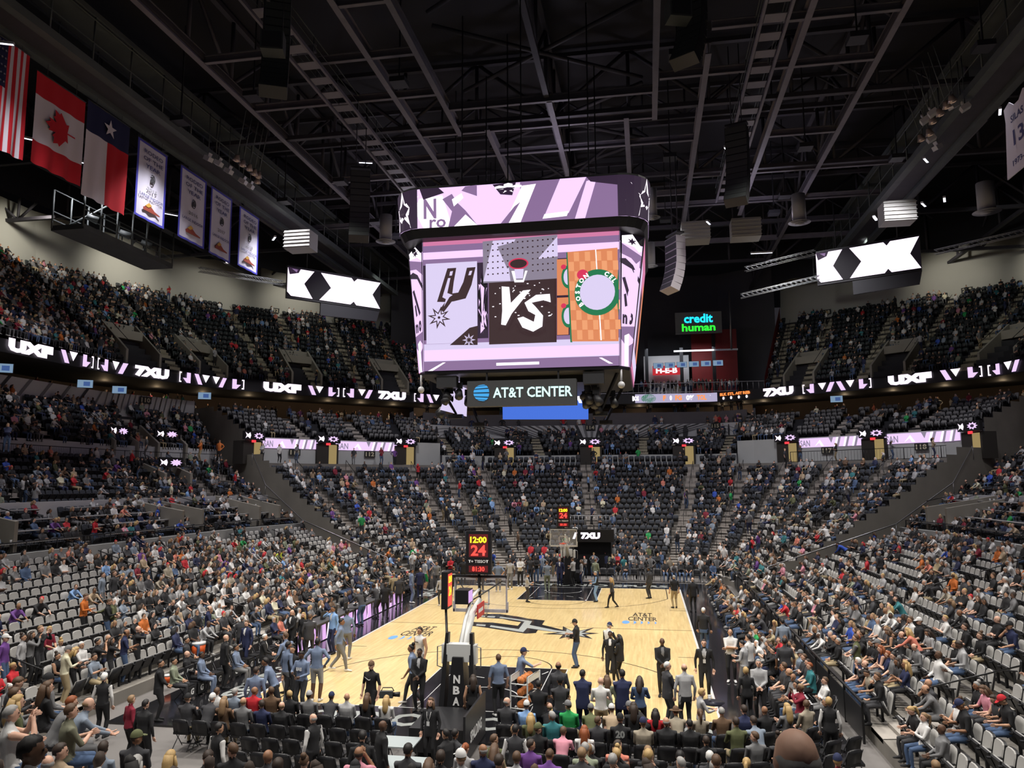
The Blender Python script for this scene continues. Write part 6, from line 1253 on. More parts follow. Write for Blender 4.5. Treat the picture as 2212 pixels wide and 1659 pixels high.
def hero(u, v, pose, head, label, z0=0., d=None, h=1.78, **k):
    sit = pose[0] == 's'; ht = (1.385 if sit else 1.745)*h/1.75
    if pose in ('t_bend',): ht = 1.22
    if pose in ('t_run', 't_lean'): ht = 1.56*h/1.75
    if z0 > .3 and not d:
        best = None
        for tr in (SIDE_GREY, SIDE_CLUB, SIDE_DARK, END_LOW):
            ss = np.arange(SA, SB, .02) if tr is END_LOW else np.concatenate([np.arange(.05, SA, .01), np.arange(SB, 10.95, .01)])
            for w0, w1, zz in tr:
                w_ = w0+(w1-w0)*.72; a, b_, c = px(P3(ss, w_, zz+ht)); e = np.where(c > 3, (a-u)**2+(b_-v)**2, 1e9); j = int(e.argmin())
                if best is None or e[j] < best[0]: best = (e[j], *P2(ss[j], w_), zz)
        q = best[1:]; p = q
    elif d: q = CAM+d*(((u-1106)/FPX)*CM[0]-((v-829.5)/FPX)*CM[1]+CM[2]); p = (q[0], q[1], q[2]-ht)
    else: q = at(u, v, z=z0+ht); p = (q[0], q[1], z0)
    return person(p, R_(head), pose, label, h=h, **k)
DK, BR, BA = ('crop', 'black'), ('short', 'brown'), None
LH_ = lambda c: ('long', c)
TEE = dict(sleeve='short')
# --- people on and around the floor
hero(907, 1401, 't_clasp', 178, 'man in black suit with hands clasped standing left of near basket', skin='dark', hair=DK, vee='ltgrey', h=1.9)
o = hero(931, 1507, 't_jw', 172, 'woman in black blazer with long brown hair and white lanyard by near basket', hair=LH_('brown'), vee='charcoal', lanyard=True, h=1.68)
o = hero(803, 1429, 't_std', 165, 'cameraman in black tee and beanie with camera low at his side', hat=('beanie', 'brown'), h=1.85, **TEE); sw = MB(); sw.prism([(.13, .165, 1.36), (.02, .168, 1.29), (-.03, .168, 1.27), (-.075, .165, 1.285), (-.08, .163, 1.32), (-.06, .165, 1.295), (-.02, .168, 1.295)], (0, 1, 0), .004); sw.build('shirt_emblem', M_TXT, o)
o = hero(908, 1355, 't_std', 150, 'bearded player in white sleeveless warm-up top and grey shorts', top='white', low='ltgrey', sleeve='none', shorts=True, skin='tan', hair=('short', 'dark'), h=1.98, shoes='white'); sw = MB(); sw.prism([(-.1, .163, 1.30), (.1, .163, 1.30), (.08, .163, 1.33), (-.08, .163, 1.33)], (0, 1, 0), .004); sw.build('shirt_print', M_P2, o)
hero(893, 1391, 't_walk', 100, 'walking player in slate tee with dark hair bun behind the suited man', top='slate', low='charcoal', skin='brown', hair=('bun', 'black'), shoes='white', h=1.9, **TEE)
hero(1077, 1414, 't_std', 20, 'man in slate tee and black trousers seen from behind on the key', top='slate', skin='fair', hair=('short', 'brown'), shoes='white', h=1.84, **TEE)
hero(1119, 1400, 't_reach', -60, 'staff man in navy cap and slate tee beside the ball rack', top='slate', hat=('cap', 'navy'), shoes='white', h=1.88, hair=BR, **TEE)
hero(1022, 1458, 't_w', 12, 'woman with long curly dark hair in black sleeveless top behind near basket', sleeve='none', hair=LH_('dark'), skin='tan', h=1.68)
hero(1206, 1430, 't_big', 5, 'broad bald man in dark shirt behind the man in black cap', hair=('ring', 'black'), top='charcoal', skin='brown', h=1.9)
hero(1163, 1470, 't_cross', 2, 'man in plain black shirt with cropped black hair seen from behind', hair=DK, skin='tan', h=1.84)
hero(1210, 1462, 't_cross', 8, 'man in black cap, dark tee and jeans standing at baseline', top='charcoal', low='denim', hat=('cap', 'black'), skin='brown', hair=DK, h=1.85, **TEE)
hero(1258, 1447, 't_jcross', -4, 'man in navy suit seen from behind left of the white tee', top='navy', low='navy', hair=DK, skin='tan', h=1.88)
hero(1297, 1463, 't_hold', -2, 'bald man in white tee and khaki shorts seen from behind', top='white', low='khaki', shorts=True, hair=BA, shoes='white', h=1.8, **TEE)
hero(1311, 1459, 't_w', 4, 'woman with long brown hair partly hidden behind the white tee', top='sage', hair=LH_('brown'), h=1.72)
hero(1344, 1447, 't_jcross', 14, 'man in navy suit and glasses with head turned, beside denim jacket woman', top='navy', low='navy', hair=('short', 'black'), skin='tan', h=1.9)
hero(1381, 1461, 't_phonew', -4, 'woman in denim jacket and black leggings with long dark hair', top='denim', hair=LH_('dark'), h=1.74)
hero(1440, 1430, 't_jturn', -62, 'white haired man in charcoal suit gesturing near the baseline', top='charcoal', low='charcoal', vee='sky', hair=('short', 'white'), h=1.86)
hero(1478, 1434, 't_jkt', 12, 'balding man in grey blazer and black trousers seen from behind', top='ltgrey', hair=('ring', 'sandy'), h=1.88)
hero(1430, 1378, 't_clasp', 182, 'bald man in black suit with hands clasped on the court', skin='dark', hair=BA, vee='grey', h=1.9)
hero(1520, 1381, 't_jkt', 176, 'man in black suit, grey shirt and dark glasses on right sideline', vee='ltgrey', hair=('crop', 'dark'), h=1.9, lanyard=True)
hero(1512, 1487, 't_tray', -75, 'blond woman in grey top carrying a dark tray with a cup', top='ltgrey', hair=('bob', 'blond'), h=1.66)
hero(1393, 1537, 't_bend', 58, 'bending man in black vest and grey cap at the baseline', hat=('cap', 'grey'), sl='olive', h=1.75)
hero(1245, 1338, 't_hold', 82, 'man in black tee, cap and jeans filming on the centre emblem', low='denim', hat=('cap', 'black'), h=1.82, **TEE)
hero(1314, 1345, 't_hold', -40, 'man in white vest with black sleeves and navy cap looking down', top='white', sl='black', hat=('cap', 'navy'), hair=('short', 'grey'), h=1.84)
hero(1318, 1363, 't_std', 176, 'smiling man in black jacket over white tee and white shoes', vee='white', skin='dark', hair=DK, shoes='white', h=1.8)
hero(1338, 1371, 't_dress', 62, 'woman with long black hair in black dress holding a microphone', hair=LH_('black'), skin='tan', h=1.68)
hero(1322, 1247, 't_walkw', 110, 'blond woman in dark top and leggings walking on far court', top='charcoal', hair=LH_('blond'), h=1.72)
hero(1288, 1234, 't_hold', 88, 'photographer in black vest, blue sleeves and jeans at far key', sl='sky', low='sky', hair=('short', 'grey'), h=1.8)
hero(1456, 1243, 't_std', 22, 'man in black polo and khaki trousers near far right corner', low='khaki', hair=('short', 'grey'), h=1.82, **TEE)
hero(1402, 1225, 't_jkt', 60, 'man in dark suit holding an orange shirt near far baseline', top='charcoal', low='charcoal', skin='dark', hair=DK, h=1.9)
hero(1496, 1248, 't_jkt', 6, 'bald man in black suit standing beyond the right sideline', hair=('ring', 'grey'), h=1.85); hero(1519, 1313, 't_jkt', -18, 'white haired man in black jacket and jeans on the right apron', low='denim', hair=('short', 'white'), h=1.84)
hero(953, 1243, 't_w', 28, 'woman with blond ponytail in grey top and wide trousers on left wing', top='ltgrey', low='charcoal', hair=('pony', 'blond'), shoes='white', h=1.74)
for i, (u, v, ps, hd, tp, lw, sk, hr, hh, lb) in enumerate((
 (1076, 1213, 't_hips', 5, 'slate', 'grey', 'fair', BR, 1.96, 'player in slate tee with hands on hips seen from behind at far key'), (1102, 1207, 't_std', 170, 'ltgrey', 'grey', 'dark', DK, 2.02, 'tall player in grey tee facing the camera left of far key'), (1124, 1204, 't_cross', 185, 'white', 'black', 'dark', DK, 1.98, 'player in white top with crossed arms at far baseline'), (1138, 1239, 't_phonew', -70, 'ltgrey', 'charcoal', 'fair', ('pony', 'dark'), 1.68, 'woman with dark ponytail in light grey top on far key'),
 (1146, 1202, 't_std', 172, 'charcoal', 'black', 'brown', DK, 1.9, 'man in charcoal top behind far baseline left of basket'), (1158, 1201, 't_cross', 190, 'black', 'denim', 'dark', DK, 1.92, 'man in black top and jeans behind far baseline'), (1182, 1212, 't_hold', 20, 'steel', 'sage', 'fair', BR, 1.96, 'player in steel grey tee and green trousers left of far basket'), (1209, 1205, 't_jkt', 178, 'navy', 'navy', 'fair', ('short', 'grey'), 1.92, 'man in navy suit with tie below far basket'),
 (1238, 1205, 't_hold', 60, 'ltgrey', 'black', 'tan', BR, 1.9, 'man in light grey hoodie right of far basket'), (1256, 1209, 't_w', 100, 'ltgrey', 'navy', 'fair', LH_('brown'), 1.72, 'woman with long brown hair in grey jacket right of far basket'), (1286, 1207, 't_std', -30, 'sage', 'denim', 'fair', BR, 1.82, 'man in sage sweater and jeans by the tunnel'), (908, 1227, 't_jkt', 12, 'navy', 'navy', 'fair', ('ring', 'grey'), 1.86, 'man in navy suit seen from behind at far bench'),
 (889, 1229, 't_std', -60, 'slate', 'slate', 'brown', DK, 2.0, 'tall player in slate warm-up beside navy suit at far bench'), (925, 1202, 't_hips', 178, 'slate', 'charcoal', 'fair', BR, 1.92, 'coach in slate tee with hands on hips by far bench'), (943, 1213, 't_std', 188, 'grey', 'charcoal', 'tan', DK, 1.9, 'man in grey sweater and charcoal trousers by far bench'), (980, 1224, 't_std', 6, 'black', 'black', 'fair', BR, 1.86, 'man in black shirt with white words on back at far left corner'),
 (918, 1209, 't_std', -45, 'ltgrey', 'green', 'tan', DK, 2.0, 'player in light grey tee and green shorts by far bench'), (1001, 1206, 't_jkt', 15, 'black', 'black', 'fair', BR, 1.84, 'man in black suit behind near clock at far corner'), (974, 1203, 't_cross', 170, 'red', 'black', 'fair', BR, 1.8, 'person in red top behind far left corner'), (1040, 1215, 't_std', 175, 'ltgrey', 'charcoal', 'brown', DK, 2.0, 'player in grey tee seen through near glass board'),
 (833, 1258, 't_jkt', 10, 'black', 'black', 'dark', ('ring', 'black'), 1.88, 'man in black suit at the middle of the press table'), (862, 1243, 't_jkt', 20, 'charcoal', 'charcoal', 'fair', BA, 1.86, 'bald man in charcoal suit past the press table'), (781, 1277, 't_lean', 62, 'charcoal', 'denim', 'fair', ('short', 'white'), 1.9, 'white haired man in dark sweater and jeans leaning on press table'), (851, 1238, 't_jkt', 40, 'khaki', 'khaki', 'fair', ('short', 'sandy'), 1.84, 'man in khaki suit at far end of press table'), (815, 1265, 't_lean', 70, 'charcoal', 'charcoal', 'dark', DK, 1.9, 'man in charcoal sweater bending over the press table'),
 (734, 1335, 't_walk', -70, 'slate', 'grey', 'brown', ('short', 'black'), 1.98, 'player in slate long sleeves walking along left sideline with papers'), (750, 1316, 't_std', 8, 'slate', 'grey', 'dark', DK, 2.0, 'player in slate long sleeves seen from behind next to blue blazer'), (721, 1309, 't_face', 150, 'sky', 'navy', 'brown', DK, 1.96, 'man in light blue blazer covering his face at press table'), (686, 1379, 't_hips', 10, 'slate', 'ltgrey', 'dark', DK, 2.02, 'player in slate top and grey shorts seen from behind near left corner'),
 (654, 1405, 't_hold', 168, 'slate', 'charcoal', 'dark', ('short', 'black'), 1.92, 'player in slate lettered top holding a white towel'), (597, 1424, 't_run', 105, 'slate', 'black', 'brown', ('short', 'black'), 1.94, 'bearded player in slate tee striding towards near bench'), (622, 1386, 't_std', -35, 'slate', 'grey', 'brown', DK, 2.0, 'tall player in slate long sleeves behind striding player'), (626, 1366, 't_reach', 70, 'slate', 'grey', 'fair', BR, 2.02, 'coach in slate sweater reaching out near the bench'), (633, 1395, 't_std', 175, 'black', 'black', 'tan', DK, 1.88, 'man in black polo half hidden among slate players'), (553, 1441, 't_std', 8, 'slate', 'black', 'tan', ('crop', 'dark'), 1.84, 'man in slate hoodie seen from behind near left corner'),
 (487, 1371, 't_jkt', -40, 'black', 'black', 'fair', BA, 1.84, 'bald man in black suit standing at near bench'), (534, 1340, 't_jkt', 165, 'navy', 'navy', 'fair', BR, 1.84, 'man in navy suit with blue tie behind near bench'), (632, 1317, 't_clasp', 160, 'black', 'black', 'fair', BA, 1.86, 'bald man in black suit near end of press table'), (656, 1323, 't_w', 172, 'black', 'black', 'fair', LH_('blond'), 1.7, 'blond woman in black beside the press table'), (670, 1327, 't_jkt', 20, 'charcoal', 'charcoal', 'fair', BR, 1.82, 'man in charcoal suit at near end of press table'), (523, 1330, 't_jkt', 20, 'charcoal', 'black', 'fair', ('short', 'grey'), 1.78, 'man in dark jacket behind navy suit at near bench'))):
    o = hero(u, v, ps, hd, lb, top=tp, low=lw, skin=sk, hair=hr, h=hh, sleeve='short' if ('tee' in lb) else 'long', shorts='shorts' in lb, shoes='white' if 'player' in lb else 'black', vee='white' if 'suit' in lb or 'blazer' in lb else None)
    if 'lettered' in lb or 'striding' in lb: hang_print(o, 'SAS', 1.26, .155, .2)
    if 'words' in lb: hang_print(o, 'PHOTO', 1.32, .13, .26, back=True)
# --- left foreground
o = hero(225, 1456, 't_std', 10, 'white haired usher in black vest and white sleeves on near walkway', top='black', sl='white', hair=('curly', 'white'), h=1.76)
for u, v, ps, hd, tp, lw, sk, hr, hh, z, kw, lb in (
 (283, 1503, 't_w', -30, 'burgundy', 'black', 'fair', ('bob', 'sandy'), 1.68, 0, {}, 'woman in burgundy coat standing at near left chairs'), (314, 1512, 't_big', -10, 'black', 'black', 'fair', ('short', 'black'), 1.76, 0, {}, 'broad person in black seen from behind right of burgundy coat'),
 (137, 1385, 't_hold', -35, 'cream', 'khaki', 'fair', ('short', 'grey'), 1.80, .55, dict(hat=('cap', 'grey')), 'man in cream jacket, khaki trousers and grey cap in near left seats'), (160, 1382, 't_phonew', -40, 'black', 'black', 'fair', LH_('blond'), 1.7, .55, {}, 'woman with long blond hair in black beside cream jacket'),
 (212, 1391, 't_up', -45, 'black', 'black', 'tan', DK, 1.76, .35, dict(sleeve='short'), 'man in black jersey taking a photo in near left seats'), (238, 1390, 't_up', -48, 'black', 'charcoal', 'tan', LH_('dark'), 1.66, .35, dict(sleeve='short'), 'woman with long dark hair and raised arms beside black jersey'), (269, 1382, 't_hold', -50, 'navy', 'denim', 'brown', ('ring', 'black'), 1.8, .35, dict(sleeve='short'), 'man in navy tee and jeans in front row of left stand'), (312, 1392, 't_face', -55, 'black', 'black', 'fair', BA, 1.78, .35, {}, 'bald man in black with hand at face in front row'),
 (187, 1284, 't_hold', -75, 'orange', 'black', 'fair', BR, 1.8, 1.75, {}, 'man in orange sweater standing in left stand'), (227, 1285, 't_hold', -60, 'black', 'denim', 'fair', BR, 1.8, 1.75, {}, 'man in black sweater and jeans beside orange sweater'), (250, 1296, 't_reach', 150, 'olive', 'denim', 'tan', BR, 1.76, 1.55, {}, 'man in olive tee passing food beside black sweater'), (66, 1353, 't_up', -60, 'grey', 'black', 'tan', LH_('dark'), 1.68, 1.35, dict(), 'woman in grey sweater raising her phone in left stand'), (76, 1343, 't_up', -80, 'black', 'charcoal', 'fair', ('crop', 'sandy'), 1.8, 1.55, {}, 'man in black behind woman raising her phone'), (40, 1371, 't_w', -70, 'ltgrey', 'charcoal', 'tan', ('bun', 'dark'), 1.66, 1.15, {}, 'woman in zebra print top at left edge'), (8, 1362, 't_std', -70, 'purple', 'denim', 'fair', ('short', 'grey'), 1.78, 1.15, dict(hat=('cap', 'white')), 'person in purple top and white cap at left edge'),
 (225, 1243, 't_std', -70, 'steel', 'grey', 'fair', ('short', 'dark'), 1.8, 2.2, {}, 'man in light steel shirt standing in left aisle'), (246, 1240, 't_jkt', -80, 'charcoal', 'black', 'fair', BR, 1.78, 2.2, {}, 'man in charcoal jacket left of aisle'), (346, 1425, 't_clasp', -60, 'black', 'black', 'tan', DK, 1.8, 0, {}, 'police officer in black uniform near the covered chairs'), (452, 1333, 't_hold', -60, 'navy', 'charcoal', 'fair', ('ring', 'dark'), 1.8, .35, {}, 'man in navy jacket leaning over front row by orange coolers'),
 (20, 1112, 't_std', -80, 'royal', 'cream', 'fair', ('short', 'white'), 1.8, 3.55, {}, 'white haired man in blue shirt on left club terrace'), (203, 1130, 't_phonew', -80, 'red', 'denim', 'tan', DK, 1.76, 4.0, dict(sleeve='short'), 'person in red polo on left club terrace'), (291, 1143, 't_lean', -70, 'navy', 'grey', 'fair', ('ring', 'grey'), 1.8, 3.7, {}, 'man in navy shirt bending over a club table'), (342, 1100, 't_w', -70, 'royal', 'black', 'fair', ('bob', 'grey'), 1.72, 4.95, {}, 'woman in royal blue top on left club walkway'), (358, 1098, 't_std', 100, 'black', 'black', 'fair', BR, 1.76, 4.95, dict(sl='white'), 'usher in black vest beside royal blue top'), (595, 1195, 't_bend', -60, 'lime', 'charcoal', 'fair', DK, 1.76, 1.4, {}, 'person in neon yellow jacket bending in left stand')):
    hero(u, v, ps, hd, lb, z0=z, top=tp, low=lw, skin=sk, hair=hr, h=hh, **kw)
for u, v, dd, ps, tp, lw, sk, hr, kw, lb in (
 (24, 1462, 14.5, 's_phone', 'charcoal', 'charcoal', 'fair', BR, {}, 'man in charcoal with phone in angled row at left edge'), (27, 1487, 13.2, 's_clap', 'grey', 'grey', 'fair', ('short', 'brown'), {}, 'man in grey clapping in angled row at left edge'), (32, 1503, 12.2, 's_lapw', 'olive', 'denim', 'fair', LH_('blond'), {}, 'blond woman in olive top in angled row at left edge'), (30, 1524, 10.6, 's_up', 'white', 'denim', 'fair', ('short', 'grey'), dict(sleeve='none'), 'grey haired man in white jersey filming with his phone'),
 (108, 1456, 15.5, 's_lap', 'grey', 'denim', 'fair', ('short', 'grey'), dict(hat=('cap', 'black')), 'man in grey shirt and black cap in angled row'), (98, 1473, 14.6, 's_lapw', 'black', 'charcoal', 'fair', LH_('brown'), {}, 'woman with long brown hair in black in angled row'), (111, 1502, 13.4, 's_fwd', 'grey', 'charcoal', 'fair', ('short', 'red'), {}, 'red haired boy in grey shirt in angled row'), (147, 1505, 13.0, 's_fwd', 'steel', 'grey', 'fair', ('ring', 'sandy'), {}, 'balding man in steel sweater in angled row'), (148, 1522, 12.0, 's_clap', 'camo', 'denim', 'fair', ('short', 'brown'), dict(sleeve='short'), 'bearded man in camouflage tee holding food'),
 (64, 1592, 6.0, 't_std', 'white', 'charcoal', 'dark', ('short', 'black'), {}, 'dark haired person with white collar close to camera at lower left')):
    o = hero(u, v, ps, -38 if dd > 6 else -60, lb, d=dd, top=tp, low=lw, skin=sk, hair=hr, **kw)
    if 'white jersey' in lb: hang_print(o, '21', .98, .15, .2, M_P2, back=True, size=.2)
hero(1722, 1579, 't_big', 12, 'bald man very close to the camera at the bottom edge', d=2.75, top='burgundy', hair=('ring', 'grey'), h=1.8)
# near bench and front row seated
for u, v, hd, tp, lw, sk, hr, lb in ((437, 1408, -75, 'slate', 'slate', 'dark', DK, 'player in slate top seated on near bench with white towel'), (512, 1392, -80, 'slate', 'grey', 'brown', DK, 'player in slate top and grey shorts seated at end of near bench'), (570, 1370, -70, 'black', 'black', 'fair', ('short', 'white'), 'white haired coach in black suit seated on near bench'), (406, 1406, -70, 'black', 'black', 'fair', BA, 'bald man in black seated behind near bench'), (378, 1421, -70, 'sage', 'charcoal', 'tan', DK, 'man in green camouflage seated by near bench'), (405, 1376, -70, 'charcoal', 'black', 'tan', DK, 'man in charcoal shirt seated by orange coolers')):
    hero(u, v, 's_lap' if 'suit' not in lb else 's_jkt', hd, lb, top=tp, low=lw, skin=sk, hair=hr, vee='white' if 'suit' in lb else None)
# --- right side, standing
for u, v, ps, hd, tp, lw, sk, hr, hh, z, kw, lb in (
 (1577, 1359, 't_cross', 172, 'white', 'black', 'tan', BA, 1.84, 0, dict(sleeve='short', shoes='white'), 'bald man in white tee with crossed arms by right courtside row'), (1606, 1383, 't_hold', 60, 'ltgrey', 'grey', 'fair', DK, 1.8, 0, {}, 'man in light grey sweater facing white tee at right'), (1617, 1370, 't_std', 50, 'white', 'grey', 'fair', DK, 1.9, 0, dict(sleeve='short'), 'tall man in long white tee behind light grey sweater'), (1611, 1442, 't_w', 5, 'black', 'black', 'fair', ('bob', 'blond'), 1.68, 0, dict(sl='black'), 'blond woman in black seen from behind at right corner'), (1638, 1424, 't_clasp', 172, 'ltgrey', 'black', 'fair', ('short', 'grey'), 1.8, 0, {}, 'grey haired man in pale shirt facing blond woman in black'),
 (1694, 1379, 't_big', 4, 'charcoal', 'navy', 'brown', DK, 1.86, 0, dict(sleeve='short'), 'man in charcoal tee seen from behind in right aisle'), (1790, 1507, 't_w', -8, 'black', 'black', 'fair', ('bob', 'blond'), 1.7, 0, dict(sl='white'), 'blond usher in black vest and white sleeves by barrier end'), (1857, 1358, 't_cross', 70, 'olive', 'denim', 'fair', ('short', 'brown'), 1.8, 1.2, dict(sl='grey'), 'person in olive vest standing in right stand'), (1690, 1337, 't_jkt', 10, 'steel', 'black', 'tan', ('short', 'black'), 1.8, 0, {}, 'man in steel shirt walking the right aisle'),
 (1983, 1345, 't_lean', 60, 'coral', 'charcoal', 'fair', LH_('blond'), 1.7, .9, {}, 'blond woman in coral top bending in right stand'), (2170, 1243, 't_cross', 70, 'white', 'denim', 'fair', ('short', 'white'), 1.78, 2.6, {}, 'white haired person in white sweater with crossed arms at right'), (1828, 1166, 't_bend', 60, 'royal', 'black', 'fair', DK, 1.78, 2.8, {}, 'person in bright blue hoodie bending in right stand'), (1783, 1148, 't_lean', 30, 'white', 'grey', 'fair', ('ring', 'grey'), 1.84, 2.6, {}, 'man in white shirt leaning across right corner seats'), (1898, 1198, 't_std', 40, 'charcoal', 'black', 'fair', ('short', 'grey'), 1.8, 2.9, {}, 'man in charcoal shirt standing on right stair'), (1820, 1203, 't_std', 50, 'navy', 'khaki', 'fair', BA, 1.8, 2.0, {}, 'bald man in navy shirt standing on right stair'),
 (1113, 1566, 't_std', 6, 'charcoal', 'black', 'tan', DK, 1.76, 0, dict(sl='white'), 'usher in charcoal vest and white sleeves beside near chairs'), (982, 1575, 't_std', -20, 'charcoal', 'black', 'brown', DK, 1.76, -.1, dict(sl='white'), 'usher with glasses in dark vest and white sleeves behind near basket'), (964, 1575, 't_jkt', 60, 'black', 'black', 'tan', DK, 1.74, .0, {}, 'man in black jacket looking left behind near basket'), (678, 1542, 't_std', 70, 'black', 'black', 'fair', ('ring', 'grey'), 1.78, 0, dict(sl='white'), 'grey haired usher in black vest and white sleeves among near chairs'), (825, 1557, 't_jkt', -50, 'black', 'black', 'dark', BA, 1.8, 0, {}, 'bearded man in black jacket with round badge near baseline'), (783, 1580, 't_jkt', 20, 'black', 'black', 'fair', ('short', 'black'), 1.78, .2, {}, 'man in black coat with black hair left of badge man'), (472, 1562, 't_std', -30, 'black', 'black', 'tan', ('short', 'black'), 1.78, .3, dict(sl='white'), 'usher with glasses in black vest among near left chairs')):
    hero(u, v, ps, hd, lb, z0=z, top=tp, low=lw, skin=sk, hair=hr, h=hh, **kw)
# small things people hold or use
p = at(834, 1500, z=.75); t = thing('video_camera', 'black shoulder video camera carried low by the cameraman', 'video camera', p, -1.4); b = MB(); b.box((0, 0, 0), (.14, .42, .2)); b.build('camera_body', M_SPKG, t); b = MB(); b.tube([(0, .2, 0), (0, .42, 0)], [.06, .075], 0, 10); b.build('lens', M_BLACK, t); b = MB(); b.tube([(0, -.15, .1), (0, -.1, .2), (0, .18, .2), (0, .24, .1)], .016, 0, 6); b.build('handle', M_BLACK, t)
p = at(1237, 1375, z=1.2); t = thing('video_camera', 'small black camera held by the man on the centre emblem', 'video camera', p, 1.4); b = MB(); b.box((0, 0, 0), (.14, .2, .15)); b.build('camera_body', M_BLACK, t); b = MB(); b.tube([(0, .1, 0), (0, .25, 0)], [.05, .05], 0, 10); b.build('lens', M_SPKG, t)
p = at(1540, 1519, z=1.0); t = thing('serving_tray', 'dark oval tray carried by the blond woman', 'tray', p); b = MB(); b.tube([(0, 0, -.02), (0, 0, .0), (0, 0, .03)], [.26, .28, .33], 0, 20); b.build('tray_dish', mat('tray_plastic', (.03, .03, .045), .4), t)
t = thing('paper_cup', 'white paper cup standing on the carried tray', 'cup', (p[0]-.08, p[1], p[2]+.03)); b = MB(); b.tube([(0, 0, 0), (0, 0, .17)], [.035, .05], 0, 12); b.build('cup', M_FWHITE, t); b = MB(); b.tube([(0, 0, .165), (0, 0, .185)], [.052, .05], 0, 12); b.build('lid', M_FWHITE, t)
for u, v, l in ((428, 1393, 'orange drinks cooler with white lid and cups by near bench'), (362, 1433, 'small white and red cooler beside the officer')):
    p = at(u, v+22, z=.5); t = thing('drinks_cooler', l, 'cooler', (p[0], p[1], .5 if u > 400 else .2)); r = .24 if u > 400 else .13
    b = MB(); b.tube([(0, 0, 0), (0, 0, r*1.7)], [r, r*1.1], 0, 18); b.build('barrel', mat('cooler_orange', (.62, .10, .02), .45), t); b = MB(); b.tube([(0, 0, r*1.7), (0, 0, r*2.1)], [r*1.14, r*1.1], 0, 18); b.build('lid', M_FWHITE, t); b = MB(); b.box((0, -r*1.1, .06), (.05, .06, .05)); b.build('tap', M_FWHITE, t)
    if u > 400: b = MB(); b.box((0, 0, -.27), (.7, .6, .46)); b.build('stand', M_BLACK, t)
for u, v, w_, l in ((862, 1603, .75, 'clear monitor panel lying beside the near basket'), (868, 1648, .9, 'white table top covered in papers at the bottom edge')):
    p = at(u, v, z=.72); t = thing('press_desk', l, 'table', (p[0], p[1], 0)); b = MB(); b.box((0, 0, .72), (w_*1.25, .8, .03)); b.build('desk_top', mat('pale_panel', (.36, .40, .41), .2), t)
    for sx_ in (-1, 1):
        for sy_ in (-1, 1): b = MB(); b.rod((sx_*w_*.5, sy_*.32, 0), (sx_*w_*.5, sy_*.32, .71), .02); b.build('leg', M_CFRAME, t)
# --- near chairs: the crowd in the folding rows, matched to the photograph where it can be read
ROWLOOK = {0: [(1105, 'charcoal', ('ring', 'grey')), (1120, 'sky', 'cap white'), (1143, 'black', ('ring', 'sandy')), (1172, 'green', 'cap grey'), (1209, 'olive', 'cap grey'), (1250, 'tan', 'cap white'), (1290, 'black', LH_('dark')), (1328, 'red', LH_('black')), (1366, 'plaid', 'hat brown'), (1404, 'plaid', ('pony', 'brown')), (1432, 'brown', ('crop', 'grey')), (1453, 'navy', ('short', 'dark')), (1495, 'black', BA), (1516, 'grey', LH_('blond')), (1547, 'plaid', ('short', 'brown')), (1576, 'black', ('short', 'grey')), (1600, 'white', LH_('blond')), (1620, 'black', LH_('brown')), (1645, 'ltgrey', BA), (480, 'white', ('short', 'brown')), (520, 'steel', ('short', 'grey')), (560, 'red', None), (663, 'grey', 'cap ltgrey'), (695, 'charcoal', 'cap navy'), (735, 'black', ('short', 'blond')), (772, 'brown', ('crop', 'brown'))],
           1: [(1147, 'olive', LH_('blond')), (1193, 'teal', ('short', 'grey')), (1275, 'charcoal', ('short', 'brown')), (1314, 'black', 'cap black'), (1357, 'plaid', 'cap navy'), (1407, 'black', ('ring', 'grey')), (1450, 'black', ('crop', 'black')), (525, 'grey', ('ring', 'sandy')), (562, 'navy', ('short', 'dark')), (1590, 'olive', ('short', 'dark')), (1630, 'steel', ('short', 'dark')), (430, 'charcoal', 'cap white'), (372, 'charcoal', 'cap black'), (345, 'brown', LH_('sandy')), (300, 'black', ('ring', 'sandy'))], 2: [(1138, 'black', 'cap olive'), (1160, 'white', ('curly', 'sandy')), (1215, 'pink', ('short', 'brown')), (1252, 'white', LH_('red')), (1500, 'black', ('short', 'dark')), (1640, 'grey', ('short', 'brown')), (1690, 'charcoal', ('bun', 'dark'))], 3: [(1080, 'olive', ('short', 'brown')), (1305, 'black', ('crop', 'grey')), (1345, 'coral', ('short', 'dark'))]}
cx_ = np.array([c[:3] for c in CHAIRS]); cu, cv, cd = px(cx_+np.array([0, 0, 1.3])); used = set(); NP = 0
ORD = ('first', 'second', 'third', 'fourth', 'fifth', 'sixth', 'seventh', 'eighth', 'ninth', 'tenth', 'eleventh', 'twelfth', 'thirteenth', 'fourteenth', 'fifteenth', 'sixteenth', 'seventeenth', 'eighteenth', 'nineteenth', 'twentieth', 'twenty-first', 'twenty-second', 'twenty-third', 'twenty-fourth', 'twenty-fifth', 'twenty-sixth', 'twenty-seventh', 'twenty-eighth', 'twenty-ninth', 'thirtieth')
HN = {'short': 'short', 'crop': 'cropped', 'long': 'long', 'pony': 'ponytailed', 'bun': 'tied up', 'ring': 'thinning', 'curly': 'curly', 'bob': 'bobbed'}
def look_label(tp, hr, hat, place):
    a = 'person in %s top' % CN.get(tp, tp); a += ' and %s %s' % (CN.get(hat[1], hat[1]), 'cap' if hat[0] == 'cap' else 'hat') if hat else (', bald' if not hr else ', %s %s hair' % (HN[hr[0]], hr[1]))
    return a+', '+place
